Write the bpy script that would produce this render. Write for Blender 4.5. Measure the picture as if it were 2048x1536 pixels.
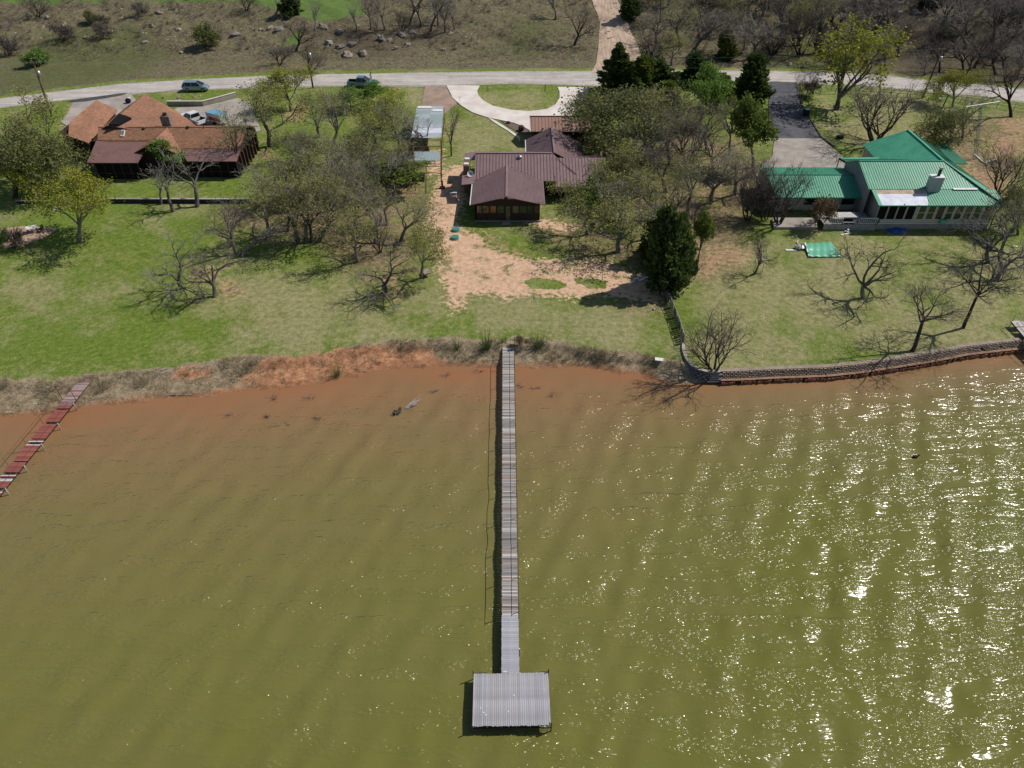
import bpy, bmesh, math, random
import numpy as np
from mathutils import Vector, Matrix

scene = bpy.context.scene
for o in list(bpy.data.objects):
    bpy.data.objects.remove(o)
C = scene.collection

# ------------------------------------------------------------------ camera, sky, sun
H = 47.4
PITCH = math.radians(40.1)
FPX = 1421.0
cam_d = bpy.data.cameras.new('camera')
cam_d.sensor_width = 36.0
cam_d.lens = 36.0 * FPX / 2048.0
cam_d.clip_start = 0.5
cam_d.clip_end = 9000.0
cam = bpy.data.objects.new('camera', cam_d)
C.objects.link(cam)
cam.location = (0, 0, H)
cam.rotation_euler = (math.radians(90) - PITCH, 0, 0)
scene.camera = cam

SUNV = Vector((0.84, 0.33, 1.0)).normalized()
sun_el = math.asin(SUNV.z)
sun_az = math.atan2(SUNV.x, SUNV.y)          # clockwise from +Y
world = bpy.data.worlds.new('World')
scene.world = world
world.use_nodes = True
wn = world.node_tree
bg = wn.nodes['Background']
sky = wn.nodes.new('ShaderNodeTexSky')
sky.sky_type = 'NISHITA'
sky.sun_disc = False
sky.sun_elevation = sun_el
sky.sun_rotation = sun_az
sky.air_density = 1.0
sky.dust_density = 0.6
wn.links.new(sky.outputs[0], bg.inputs['Color'])
bg.inputs['Strength'].default_value = 0.075
sun_d = bpy.data.lights.new('sun', 'SUN')
sun_d.energy = 4.3
sun_d.angle = math.radians(0.53)
sun_d.color = (1.0, 0.955, 0.89)
sun = bpy.data.objects.new('sun', sun_d)
C.objects.link(sun)
sun.rotation_euler = SUNV.to_track_quat('Z', 'Y').to_euler()
sun.location = (0, 0, 150)
scene.view_settings.view_transform = 'Standard'
scene.view_settings.look = 'None'
scene.view_settings.exposure = 0.0
scene.view_settings.gamma = 1.0
scene.view_settings.use_curve_mapping = False
scene.render.engine = 'CYCLES'
scene.cycles.max_bounces = 5
scene.cycles.diffuse_bounces = 2
scene.cycles.glossy_bounces = 2
scene.cycles.transparent_max_bounces = 4

random.seed(7)
R = random.Random(11)
NP = np.random.RandomState(5)
cp, sp = math.cos(PITCH), math.sin(PITCH)

# ------------------------------------------------------------------ placing helpers
def ray(px, py):
    u = (px - 1024.0) / FPX
    v = (py - 768.0) / FPX
    return u, cp - v * sp, -(sp + v * cp)

def at(px, py, z):
    """where the photo's point lies if it is z metres above the lake"""
    d = ray(px, py)
    t = (H - z) / -d[2]
    return Vector((d[0] * t, d[1] * t, z))

WLINE_PX = [(-900, 850), (-300, 840), (0, 835), (90, 828), (180, 815), (300, 800), (429, 790), (490, 782), (564, 776), (622, 768),
            (681, 758), (739, 745), (798, 737), (857, 733), (930, 733), (1000, 735), (1060, 736), (1130, 734),
            (1190, 737), (1250, 747), (1300, 752), (1362, 766), (1420, 765), (1500, 760), (1640, 754), (1740, 744),
            (1800, 735), (1880, 722), (1960, 710), (2048, 703), (2300, 690), (2900, 670)]
BANK_PX = [(-900, 775), (-300, 765), (0, 767), (100, 772), (190, 758), (300, 750), (370, 738), (480, 722), (570, 722), (650, 718),
           (690, 704), (780, 690), (850, 688), (920, 686), (1004, 690), (1060, 687), (1120, 690), (1180, 705),
           (1250, 716), (1330, 722), (1368, 730), (1395, 742), (1420, 746), (1480, 742), (1560, 738), (1650, 735), (1720, 728),
           (1800, 716), (1870, 705), (1930, 693), (2000, 685), (2048, 680), (2300, 668), (2900, 655)]
wl = np.array([at(x, y, 0.0)[:2] for x, y in WLINE_PX])
bl = np.array([at(x, y, 1.0)[:2] for x, y in BANK_PX])
def mono(a):
    a = a[np.argsort(a[:, 0])]
    return a
wl, bl = mono(wl), mono(bl)

def wob(x, y, s, k=0.0):
    return (np.sin(x * s + 1.3 + k) * np.cos(y * s * 1.17 + 2.1 * k) + 0.5 * np.sin(x * s * 2.3 + y * s * 1.7 + k)
            + 0.3 * np.cos(x * s * 4.1 - y * s * 3.3 + 1.7 * k)) / 1.8

def terr(x, y):
    x = np.asarray(x, float); y = np.asarray(y, float)
    yw = np.interp(x, wl[:, 0], wl[:, 1])
    left = np.clip((30.0 - x) / 6.0, 0, 1) * np.where(x > 14.5, np.clip((16.5 - x) / 2.0, 0, 1), 1)
    yw = yw + (0.35 * wob(x, 0 * y, 0.9) + 0.2 * wob(x, 0 * y, 2.7, 1.0)) * left
    yb = np.interp(x, bl[:, 0], bl[:, 1]) + (0.3 * wob(x, 0 * y, 0.7, 3.0) + 0.25 * wob(x, 0 * y, 2.1, 5.0)) * left
    yb = np.maximum(yb, yw + 0.35)
    t = np.clip((y - yw) / (yb - yw), 0, 1)
    bank = 1.0 * (0.42 * t + 0.12 * np.sin(t * 3.1) + 0.58 * np.clip((t - 0.72) / 0.28, 0, 1) ** 1.5 - 0.12 * 0)
    bank = bank + 0.09 * wob(x, y, 1.9, 2.0) * np.sin(t * math.pi) * left
    under = -0.14 * np.clip(yw - y, 0, 12)
    lawn = np.maximum(y - yb, 0)
    z = np.where(y < yw, under, bank) + 0.0215 * np.minimum(lawn, 96.0)
    z = z + 0.05 * wob(x, y, 0.11) * np.clip(lawn / 6.0, 0, 1)
    h = np.clip(y - 161.0 - 4 * np.clip((np.abs(x + 25) - 60) / 60, 0, 1), 0, 400)
    hill = 0.115 * np.minimum(h, 70) + 0.03 * np.clip(h - 70, 0, 400)
    hn = np.clip(h / 8.0, 0, 1)
    hill = hill + hn * (0.55 * wob(x, y, 0.17, 1.0) + 0.28 * wob(x, y, 0.53, 4.0) + 0.12 * wob(x, y, 1.5, 9.0))
    return z + hill

def tz(x, y):
    return float(terr(x, y))

def G(px, py, dz=0.0):
    """the photo's point on the ground: march along the sight line until it meets the terrain"""
    d = ray(px, py)
    t = np.linspace((H - 14) / -d[2], (H + 0.5) / -d[2], 1500)
    X, Y, Z = d[0] * t, d[1] * t, H + d[2] * t
    below = Z < terr(X, Y)
    i = int(np.argmax(below)) if below.any() else len(t) - 1
    return Vector((X[i], Y[i], float(terr(X[i], Y[i])) + dz))

def GP(pts, dz=0.0):
    return [G(x, y, dz) for x, y in pts]

# ------------------------------------------------------------------ object helpers
def tag(o, label=None, cat=None, group=None, kind=None):
    if label: o['label'] = label
    if cat: o['category'] = cat
    if group: o['group'] = group
    if kind: o['kind'] = kind
    return o

def empty(name, loc, label, cat, group=None):
    o = bpy.data.objects.new(name, None)
    C.objects.link(o)
    o.location = loc
    o.empty_display_size = 0.3
    return tag(o, label, cat, group)

class MB:
    def __init__(s):
        s.v = []; s.f = []; s.m = []
        s.mi = 0
    def add(s, vs, fs):
        b = len(s.v)
        s.v.extend([tuple(v) for v in vs])
        for f in fs:
            s.f.append(tuple(i + b for i in f)); s.m.append(s.mi)
        return s
    def box(s, lo, hi):
        x0, y0, z0 = lo; x1, y1, z1 = hi
        return s.add([(x0,y0,z0),(x1,y0,z0),(x1,y1,z0),(x0,y1,z0),(x0,y0,z1),(x1,y0,z1),(x1,y1,z1),(x0,y1,z1)],
              [(3,2,1,0),(4,5,6,7),(0,1,5,4),(1,2,6,5),(2,3,7,6),(3,0,4,7)])
    def beam(s, a, b, w, h, up=(0, 0, 1)):
        a, b = Vector(a), Vector(b)
        d = (b - a)
        if d.length < 1e-6: return s
        d.normalize()
        up = Vector(up)
        if abs(d.dot(up)) > 0.98: up = Vector((0, 1, 0))
        e = d.cross(up).normalized(); n = e.cross(d).normalized()
        vs = []
        for p in (a, b):
            for i, j in ((-1, -1), (1, -1), (1, 1), (-1, 1)):
                vs.append(p + e * (w / 2 * i) + n * (h / 2 * j))
        return s.add(vs, [(3,2,1,0),(4,5,6,7),(0,1,5,4),(1,2,6,5),(2,3,7,6),(3,0,4,7)])
    def tube(s, pts, rs, n=6, cap=True):
        pts = [Vector(p) for p in pts]
        if not hasattr(rs, '__len__'): rs = [rs] * len(pts)
        b = len(s.v)
        ref = Vector((0.31, 0.95, 0.1))
        for i, p in enumerate(pts):
            d = (pts[min(i + 1, len(pts) - 1)] - pts[max(i - 1, 0)])
            d = d.normalized() if d.length > 1e-9 else Vector((0, 0, 1))
            e = d.cross(ref)
            if e.length < 1e-3: e = d.cross(Vector((1, 0, 0)))
            e.normalize(); g = d.cross(e)
            for k in range(n):
                a = 2 * math.pi * k / n
                q = p + (e * math.cos(a) + g * math.sin(a)) * rs[i]
                s.v.append((q.x, q.y, q.z))
        for i in range(len(pts) - 1):
            for k in range(n):
                k2 = (k + 1) % n
                s.f.append((b + i*n + k, b + i*n + k2, b + (i+1)*n + k2, b + (i+1)*n + k)); s.m.append(s.mi)
        if cap and n > 2:
            s.f.append(tuple(b + k for k in range(n))[::-1]); s.m.append(s.mi)
            e0 = b + (len(pts) - 1) * n
            s.f.append(tuple(e0 + k for k in range(n))); s.m.append(s.mi)
        return s
    def prism(s, pts, off):
        """polygon pts extruded by the vector off"""
        n = len(pts); off = Vector(off)
        pts = [Vector(p) for p in pts]
        vs = pts + [p + off for p in pts]
        fs = [tuple(range(n))[::-1], tuple(range(n, 2 * n))]
        for i in range(n):
            j = (i + 1) % n
            fs.append((i, j, n + j, n + i))
        return s.add(vs, fs)
    def ball(s, c, r, nu=10, nv=6, sc=(1, 1, 1), jit=0.0, rnd=None):
        c = Vector(c); vs = []; fs = []
        rnd = rnd or R
        vs.append((c.x, c.y, c.z - r * sc[2]))
        for j in range(1, nv):
            ph = -math.pi / 2 + math.pi * j / nv
            for i in range(nu):
                th = 2 * math.pi * i / nu
                k = r * (1 + jit * rnd.uniform(-1, 1))
                vs.append((c.x + k*sc[0]*math.cos(ph)*math.cos(th), c.y + k*sc[1]*math.cos(ph)*math.sin(th), c.z + k*sc[2]*math.sin(ph)))
        vs.append((c.x, c.y, c.z + r * sc[2]))
        for i in range(nu):
            fs.append((0, 1 + (i + 1) % nu, 1 + i))
        for j in range(nv - 2):
            for i in range(nu):
                a = 1 + j*nu + i; b2 = 1 + j*nu + (i+1) % nu
                fs.append((a, b2, b2 + nu, a + nu))
        t = len(vs) - 1; o = 1 + (nv - 2) * nu
        for i in range(nu):
            fs.append((o + i, o + (i + 1) % nu, t))
        return s.add(vs, fs)
    def mesh(s, name, mats, org=(0, 0, 0)):
        me = bpy.data.meshes.new(name)
        ox, oy, oz = org
        me.from_pydata([(x - ox, y - oy, z - oz) for x, y, z in s.v], [], s.f)
        if not isinstance(mats, (list, tuple)): mats = [mats]
        for m in mats: me.materials.append(m)
        if len(mats) > 1: me.polygons.foreach_set('material_index', s.m)
        me.update()
        return me
    def build(s, name, mats, parent=None, loc=None, smooth=False, fix=True):
        org = Vector((0, 0, 0))
        p = parent
        if p is not None:
            while p is not None:
                org = org + Vector(p.location); p = p.parent
        elif loc is not None:
            org = Vector(loc)
        me = s.mesh(name, mats, org)
        if fix:
            bm = bmesh.new(); bm.from_mesh(me)
            bmesh.ops.recalc_face_normals(bm, faces=bm.faces)
            bm.to_mesh(me); bm.free()
        if smooth:
            me.polygons.foreach_set('use_smooth', [True] * len(me.polygons))
        o = bpy.data.objects.new(name, me)
        C.objects.link(o)
        if parent is not None: o.parent = parent
        elif loc is not None: o.location = loc
        return o

def npmesh(name, V, F, mats, smooth=False, mi=None):
    """V (n,3), F (m,k) arrays"""
    me = bpy.data.meshes.new(name)
    V = np.asarray(V, np.float32); F = np.asarray(F, np.int32)
    k = F.shape[1]
    me.vertices.add(len(V)); me.vertices.foreach_set('co', V.ravel())
    me.loops.add(F.size); me.loops.foreach_set('vertex_index', F.ravel())
    me.polygons.add(len(F))
    me.polygons.foreach_set('loop_start', np.arange(0, F.size, k, dtype=np.int32))
    me.polygons.foreach_set('loop_total', np.full(len(F), k, np.int32))
    if not isinstance(mats, (list, tuple)): mats = [mats]
    for m in mats: me.materials.append(m)
    if mi is not None: me.polygons.foreach_set('material_index', np.asarray(mi, np.int32))
    if smooth: me.polygons.foreach_set('use_smooth', np.ones(len(F), bool))
    me.update(calc_edges=True)
    return me

def link(name, me, parent=None, loc=None):
    o = bpy.data.objects.new(name, me); C.objects.link(o)
    if parent is not None: o.parent = parent
    if loc is not None: o.location = loc
    return o

# ------------------------------------------------------------------ materials
def nt(name):
    m = bpy.data.materials.new(name); m.use_nodes = True
    t = m.node_tree; b = t.nodes['Principled BSDF']
    return m, t, b

def node(t, typ, **kw):
    n = t.nodes.new(typ)
    for k, v in kw.items(): setattr(n, k, v)
    return n

def tc(t, obj=True, scale=(1, 1, 1), rot=(0, 0, 0)):
    c = node(t, 'ShaderNodeTexCoord'); mp = node(t, 'ShaderNodeMapping')
    t.links.new(c.outputs['Object' if obj else 'Generated'], mp.inputs[0])
    mp.inputs['Scale'].default_value = scale; mp.inputs['Rotation'].default_value = rot
    return mp.outputs[0]

def noise(t, vec, sc, det=3, rough=0.6, dist=0.0):
    n = node(t, 'ShaderNodeTexNoise'); n.inputs['Scale'].default_value = sc
    n.inputs['Detail'].default_value = det; n.inputs['Roughness'].default_value = rough
    n.inputs['Distortion'].default_value = dist
    if vec is not None: t.links.new(vec, n.inputs['Vector'])
    return n.outputs['Fac']

def ramp(t, fac, stops, mode='LINEAR'):
    r = node(t, 'ShaderNodeValToRGB'); r.color_ramp.interpolation = mode
    e = r.color_ramp.elements
    while len(e) < len(stops): e.new(0.5)
    for i, (p, c) in enumerate(stops):
        e[i].position = p; e[i].color = (*c, 1) if len(c) == 3 else c
    t.links.new(fac, r.inputs[0])
    return r.outputs[0]

def mixc(t, fac, a, b, mode='MIX'):
    m = node(t, 'ShaderNodeMix', data_type='RGBA', blend_type=mode)
    for i, s in ((0, fac), (6, a), (7, b)):
        if isinstance(s, (int, float)): m.inputs[i].default_value = s
        elif isinstance(s, tuple): m.inputs[i].default_value = (*s, 1) if len(s) == 3 else s
        else: t.links.new(s, m.inputs[i])
    return m.outputs[2]

def mathn(t, op, a, b=None, c=None, clamp=False):
    m = node(t, 'ShaderNodeMath', operation=op); m.use_clamp = clamp
    for i, s in enumerate((a, b, c)):
        if s is None: continue
        if isinstance(s, (int, float)): m.inputs[i].default_value = s
        else: t.links.new(s, m.inputs[i])
    return m.outputs[0]

def sstep(t, x, lo, hi):
    m = node(t, 'ShaderNodeMapRange', interpolation_type='SMOOTHSTEP')
    t.links.new(x, m.inputs[0]); m.inputs[1].default_value = lo; m.inputs[2].default_value = hi
    return m.outputs[0]

def bump(t, b, h, strength, dist):
    n = node(t, 'ShaderNodeBump'); n.inputs['Strength'].default_value = strength
    n.inputs['Distance'].default_value = dist
    t.links.new(h, n.inputs['Height']); t.links.new(n.outputs[0], b.inputs['Normal'])

def attr(t, name):
    a = node(t, 'ShaderNodeAttribute', attribute_name=name)
    return a.outputs['Fac']

def mat(name, c1, c2=None, sc=3.0, rough=0.8, spec=0.3, metal=0.0, bmp=0.0, rnd=0.0, stretch=(1, 1, 1), det=4, lo=.35, hi=.65):
    m, t, b = nt(name)
    b.inputs['Roughness'].default_value = rough
    b.inputs['Specular IOR Level'].default_value = spec
    b.inputs['Metallic'].default_value = metal
    c2 = c2 or tuple(c * 0.75 for c in c1)
    v = tc(t, scale=stretch)
    f = noise(t, v, sc, det)
    col = ramp(t, f, [(lo, c1), (hi, c2)])
    if rnd:
        oi = node(t, 'ShaderNodeObjectInfo')
        k = mathn(t, 'MULTIPLY_ADD', oi.outputs['Random'], 2 * rnd, 1 - rnd)
        mm = node(t, 'ShaderNodeVectorMath', operation='SCALE')
        t.links.new(col, mm.inputs[0]); t.links.new(k, mm.inputs['Scale'])
        col = mm.outputs[0]
    t.links.new(col, b.inputs['Base Color'])
    if bmp: bump(t, b, f, 1.0, bmp)
    return m

M = {}
def leafmat(name, c1, c2, c3):
    m, t, b = nt(name)
    oi = node(t, 'ShaderNodeObjectInfo')
    g = node(t, 'ShaderNodeNewGeometry')
    col = mixc(t, g.outputs['Random Per Island'], c1, c2)
    col = mixc(t, mathn(t, 'MULTIPLY', oi.outputs['Random'], 0.55), col, c3)
    b.inputs['Roughness'].default_value = 0.75
    b.inputs['Specular IOR Level'].default_value = 0.15
    t.links.new(col, b.inputs['Base Color'])
    tr = node(t, 'ShaderNodeBsdfTranslucent'); mx = node(t, 'ShaderNodeMixShader'); mx.inputs[0].default_value = .33
    t.links.new(col, tr.inputs['Color']); t.links.new(b.outputs[0], mx.inputs[1]); t.links.new(tr.outputs[0], mx.inputs[2])
    t.links.new(mx.outputs[0], t.nodes['Material Output'].inputs['Surface'])
    return m
M['leaf_oak'] = leafmat('oak_bud_leaves', (.20, .23, .045), (.33, .33, .08), (.22, .20, .07))
M['leaf_yel'] = leafmat('yellow_green_leaves', (.21, .24, .022), (.33, .34, .035), (.25, .24, .04))
M['leaf_grn'] = leafmat('bright_green_leaves', (.12, .21, .035), (.20, .32, .06), (.13, .20, .045))
M['leaf_jun'] = leafmat('juniper_needles', (.045, .085, .026), (.125, .165, .04), (.065, .10, .03))
M['leaf_jug'] = leafmat('light_juniper_needles', (.09, .14, .025), (.19, .23, .04), (.12, .15, .035))
M['leaf_mix'] = leafmat('dull_green_leaves', (.11, .13, .045), (.21, .22, .07), (.14, .135, .07))
M['leaf_dry'] = leafmat('dead_oak_leaves', (.20, .12, .06), (.30, .20, .10), (.14, .11, .08))
M['bark'] = mat('grey_oak_bark', (.21, .19, .17), (.085, .075, .066), 5, .95, .1, bmp=.01, rnd=.3, stretch=(1, 1, .25))
M['bark_dark'] = mat('dark_bark', (.075, .062, .055), (.035, .029, .026), 5, .95, .1, bmp=.01, rnd=.3, stretch=(1, 1, .25))
M['twig'] = mat('grey_twigs', (.27, .245, .215), (.165, .145, .13), 2, .95, .1, rnd=.25)
M['twig_dark'] = mat('brown_twigs', (.165, .14, .12), (.09, .075, .067), 2, .95, .1, rnd=.3)
M['twig_pale'] = mat('pale_bleached_twigs', (.42, .39, .35), (.24, .215, .19), 2, .9, .1, rnd=.15)

# ------------------------------------------------------------------ ground
def sdist(X, Y, poly):
    """signed distance to a polygon, positive inside"""
    P = np.array([(p[0], p[1]) for p in poly]); Q = np.roll(P, -1, 0)
    d2 = np.full(X.shape, 1e18); ins = np.zeros(X.shape, bool)
    for (ax, ay), (bx, by) in zip(P, Q):
        ex, ey = bx - ax, by - ay
        L = ex * ex + ey * ey + 1e-12
        t = np.clip(((X - ax) * ex + (Y - ay) * ey) / L, 0, 1)
        d2 = np.minimum(d2, (X - ax - t * ex) ** 2 + (Y - ay - t * ey) ** 2)
        c = (ay > Y) != (by > Y)
        with np.errstate(divide='ignore', invalid='ignore'):
            xi = (bx - ax) * (Y - ay) / (by - ay + 1e-12) + ax
        ins ^= c & (X < xi)
    return np.where(ins, 1, -1) * np.sqrt(d2)

def lin(a, b, n): return list(np.linspace(a, b, n, endpoint=False))
S = np.array([-40, -14, -6, -3, -1.9] + lin(-1.3, 1.3, 470) + [1.3, 1.9, 3, 6, 14, 40])
YR = np.array(lin(20, 50, 8) + lin(50, 72, 105) + lin(72, 118, 120) + lin(118, 240, 190) + lin(240, 420, 14) + [420, 700, 1300, 2500, 5000])
WY = 58 + 0.62 * np.clip(YR - 50, 0, 1e9)
XX = S[None, :] * np.minimum(WY, 240)[:, None]
YY = np.repeat(YR[:, None], len(S), 1)
ZZ = terr(XX, YY)
# fine roughness: real bumps on the eroded bank, ripples on the hill
yb_ = np.interp(XX, bl[:, 0], bl[:, 1]); yw_ = np.interp(XX, wl[:, 0], wl[:, 1])
onbank = np.clip(1 - np.abs((YY - (yb_ + yw_) / 2) / (0.6 * (yb_ - yw_) + 0.8)), 0, 1) * (XX < 14)
rn = NP.rand(*XX.shape)
ZZ = ZZ + onbank * (rn - .5) * 0.14
ZZ = ZZ + np.clip((YY - 163) / 6, 0, 1) * (YY < 240) * (rn - .5) * 0.22

def maskp(polys, soft=1.5, off=0.0):
    m = np.zeros(XX.shape)
    for p in polys:
        m = np.maximum(m, np.clip(0.5 + (sdist(XX, YY, GP(p)) - off) / (2 * soft), 0, 1))
    return m
DIRT = [[(915, 330), (940, 330), (935, 400), (915, 440), (925, 455), (960, 470), (985, 492), (1012, 505), (1060, 517), (1150, 515),
         (1215, 524), (1290, 548), (1335, 585), (1325, 612), (1280, 603), (1200, 592), (1150, 597), (1060, 590), (1010, 602), (985, 590),
         (945, 590), (925, 618), (905, 625), (890, 605), (888, 575), (876, 545), (870, 505), (862, 470), (850, 440), (860, 400), (870, 370), (885, 338)],
        [(1040, 440), (1090, 440), (1160, 452), (1140, 462), (1085, 458)],
        [(858, 300), (884, 300), (884, 350), (855, 350)]]
REDD = [[(925, 455), (960, 462), (1000, 500), (1060, 515), (1040, 505), (975, 470)],
        [(1400, 520), (1420, 500), (1470, 490), (1500, 515), (1440, 530), (1405, 560)],
        [(2000, 240), (2048, 235), (2060, 270), (2010, 262)], [(1935, 335), (1990, 350), (2048, 390), (2010, 400), (1950, 370)],
        [(1975, 285), (2048, 262), (2048, 310), (1990, 320)],
        [(395, 535), (425, 540), (430, 560), (390, 560)], [(440, 560), (475, 570), (480, 590), (440, 590)],
        [(520, 300), (545, 300), (545, 320), (520, 320)], [(590, 205), (620, 210), (600, 240), (575, 235)],
        [(600, 420), (640, 400), (660, 430), (620, 460)], [(780, 560), (800, 575), (790, 600), (775, 590)],
        [(130, 250), (140, 210), (147, 205), (144, 235), (122, 262)]]
THIN = [[(420, 420), (520, 410), (620, 400), (720, 400), (860, 410), (870, 500), (800, 590), (720, 560), (640, 480), (520, 470), (450, 470)],
        [(560, 360), (650, 330), (750, 330), (850, 350), (860, 400), (700, 420), (560, 400)],
        [(1050, 440), (1200, 450), (1330, 520), (1280, 545), (1150, 512), (1100, 500)],
        [(1180, 300), (1330, 260), (1480, 280), (1540, 350), (1500, 440), (1480, 540), (1400, 560), (1330, 540), (1250, 460), (1180, 400)],
        [(1850, 260), (2048, 220), (2060, 420), (1980, 400), (1920, 330)],
        [(1250, 560), (1330, 580), (1320, 625), (1240, 610)]]
DRY = [[(480, 540), (640, 560), (760, 610), (880, 590), (900, 640), (780, 680), (600, 660), (500, 640), (440, 610)],
       [(60, 585), (200, 590), (180, 600), (60, 605)],
       [(560, 600), (700, 620), (760, 690), (560, 715), (460, 730), (420, 700), (500, 660)],
       [(1380, 560), (1560, 500), (1760, 480), (2000, 480), (2048, 520), (2048, 700), (1900, 690), (1750, 720), (1450, 740), (1390, 700)],
       [(900, 600), (1330, 600), (1350, 715), (1150, 690), (900, 680)],
       [(905, 215), (975, 240), (1040, 280), (1045, 300), (900, 330), (890, 250)],
       [(960, 192), (1115, 192), (1105, 215), (1060, 222), (990, 210)],
       [(1600, 200), (1760, 190), (1980, 220), (1980, 300), (1700, 300), (1640, 270)],
       [(690, 180), (840, 190), (845, 210), (700, 205)]]
LUSH = [[(1048, 562), (1070, 556), (1110, 560), (1135, 570), (1120, 578), (1060, 577)], [(1145, 558), (1172, 557), (1210, 562), (1212, 576), (1180, 577)],
        [(60, 330), (200, 360), (500, 365), (500, 420), (560, 440), (420, 470), (250, 470), (0, 440), (0, 340)],
        [(0, 520), (300, 600), (460, 650), (380, 700), (0, 740)],
        [(935, 455), (1100, 455), (1150, 500), (1060, 508), (985, 490)],
        [(1960, 570), (2060, 560), (2060, 640), (1990, 640)],
        [(920, 605), (960, 596), (1040, 590), (1200, 593), (1290, 612), (1250, 640), (940, 640)],
        [(960, 172), (1115, 172), (1112, 190), (960, 192)],
        [(0, 215), (130, 205), (120, 240), (60, 260), (0, 270)],
        [(1660, 166), (1850, 185), (1850, 195), (1660, 180)],
        [(1730, 600), (1850, 590), (1900, 610), (1760, 650)]]
ISL = LUSH[:2]
BR = [[(-400, 40), (0, 40), (0, -30), (-400, -30)]]
dirt = maskp(DIRT, 2.0, .25)
for p in ISL: dirt = np.minimum(dirt, 1 - maskp([p], .25, -.1))
red = maskp(REDD, 2.2)
thin = maskp(THIN, 2.5)
dry = maskp(DRY, 4.0)
lush = maskp(LUSH[2:], 3.0); lush = np.maximum(lush, maskp(ISL, .3, -.1))
def road_far(X):
    return np.interp(X, _rfx, _rfy)
ROAD_T = [(-700, 300), (-300, 250), (0, 199), (107, 185), (250, 169), (370, 161.5), (500, 155), (597, 150.5), (824, 147), (1024, 145.5), (1194, 144), (1380, 143), (1560, 144.5), (1650, 148), (1773, 154), (1880, 164), (1980, 172), (2048, 180), (2400, 230), (2700, 290)]
ROAD_B = [(-700, 320), (-300, 270), (0, 215.5), (130, 200), (250, 188), (365, 180), (475, 176), (597, 173), (690, 171), (862, 171.5), (1024, 166), (1120, 169), (1200, 172), (1380, 166), (1556, 163.5), (1650, 167), (1750, 173), (1860, 183), (1960, 192), (2048, 204), (2400, 256), (2700, 320)]
rt = [G(*p) for p in ROAD_T]; rb = [G(*p) for p in ROAD_B]
_rfx = np.array([p.x for p in rt]); _rfy = np.array([p.y for p in rt])
behind = YY - np.interp(XX, _rfx, _rfy)
hill = np.clip((behind - 1.6 + 0.6 * wob(XX, YY, .6)) / 2.0, 0, 1)
meadow = maskp([[(470, 0), (720, 0), (730, 30), (640, 42), (560, 22)], [(0, -20), (470, -20), (470, 4), (0, 4)], [(560, 90), (600, 90), (600, 60)]], 2.0) * hill
hgreen = maskp([[(0, 150), (60, 110), (120, 60), (260, 60), (330, 110), (250, 150), (0, 190)], [(1040, 40), (1090, 60), (1060, 110), (1024, 100)], [(1550, 120), (1620, 100), (1700, 110), (1640, 150), (1560, 140)]], 5.0) * hill
dark = maskp([[(1700, -40), (2300, -40), (2300, 240), (1980, 165), (1760, 140), (1660, 100)], [(600, 60), (900, 40), (900, 80), (700, 110)]], 6) * hill
bankm = np.clip(1 - (YY - yb_ - 0.5 + 0.5 * wob(XX, YY, .8)) / 0.9, 0, 1) * np.where(XX > 15, np.clip((yb_ + 0.8 - YY) / .5, 0, 1), 1)
wet = np.clip(1 - (YY - yw_) / 1.0, 0, 1)
veg = np.clip((YY - yw_) / np.maximum(yb_ - yw_, .4), 0, 1) + 0.35 * wob(XX, YY, .35, 7)
# rubble-red bare stretch of the bank
bare = maskp([[(560, 700), (700, 690), (860, 695), (900, 735), (700, 760), (540, 790), (480, 760)], [(360, 735), (420, 740), (420, 760), (350, 755)], [(430, 780), (520, 770), (500, 790), (420, 795)]], .8)

nr, nc = XX.shape
idx = np.arange(nr * nc).reshape(nr, nc)
F = np.stack([idx[:-1, :-1], idx[:-1, 1:], idx[1:, 1:], idx[1:, :-1]], -1).reshape(-1, 4)
V = np.stack([XX, YY, ZZ], -1).reshape(-1, 3)

gm, t, b = nt('ground')
P = tc(t)
n1 = noise(t, P, 0.35, 4, .62); n2 = noise(t, P, 1.7, 5, .65); n3 = noise(t, P, 7.0, 4, .75); n4 = noise(t, P, 0.09, 3, .6)
n5 = noise(t, P, 24.0, 2, .8)
def thr(a, w=0.30, amp=0.62):
    x = mathn(t, 'ADD', attr(t, a), mathn(t, 'MULTIPLY', mathn(t, 'SUBTRACT', n2, .5), amp * 1.6))
    x = mathn(t, 'ADD', x, mathn(t, 'MULTIPLY', mathn(t, 'SUBTRACT', n3, .5), amp * .8))
    return sstep(t, x, .5 - w / 2, .5 + w / 2)
gmix = mathn(t, 'MULTIPLY_ADD', n3, .45, mathn(t, 'MULTIPLY', n2, .55))
grass = ramp(t, gmix, [(.35, (.064, .110, .016)), (.49, (.130, .192, .030)), (.63, (.245, .250, .072))])
gl = ramp(t, gmix, [(.36, (.075, .135, .014)), (.64, (.19, .255, .042))])
gd = ramp(t, gmix, [(.36, (.175, .165, .070)), (.62, (.42, .37, .20))])
f_l = mathn(t, 'MULTIPLY', attr(t, 'lush'), sstep(t, n1, .3, .6))
col = mixc(t, mathn(t, 'MULTIPLY', f_l, .85), grass, gl)
dsel = mathn(t, 'ADD', mathn(t, 'MULTIPLY', attr(t, 'dry'), .40), mathn(t, 'MULTIPLY_ADD', n1, 1.35, -.48))
dsel = mathn(t, 'ADD', dsel, mathn(t, 'MULTIPLY_ADD', n4, 1.6, -.78))
dsel = mathn(t, 'ADD', dsel, mathn(t, 'MULTIPLY_ADD', n3, .7, -.35))
col = mixc(t, mathn(t, 'MULTIPLY', sstep(t, dsel, .12, .75), .8), col, gd)
lfine = ramp(t, n5, [(.25, (.6, .62, .6)), (.5, (1, 1, 1)), (.78, (1.5, 1.42, 1.5))])
thinc = ramp(t, gmix, [(.36, (.10, .07, .04)), (.5, (.23, .165, .10)), (.63, (.44, .30, .19))])
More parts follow.
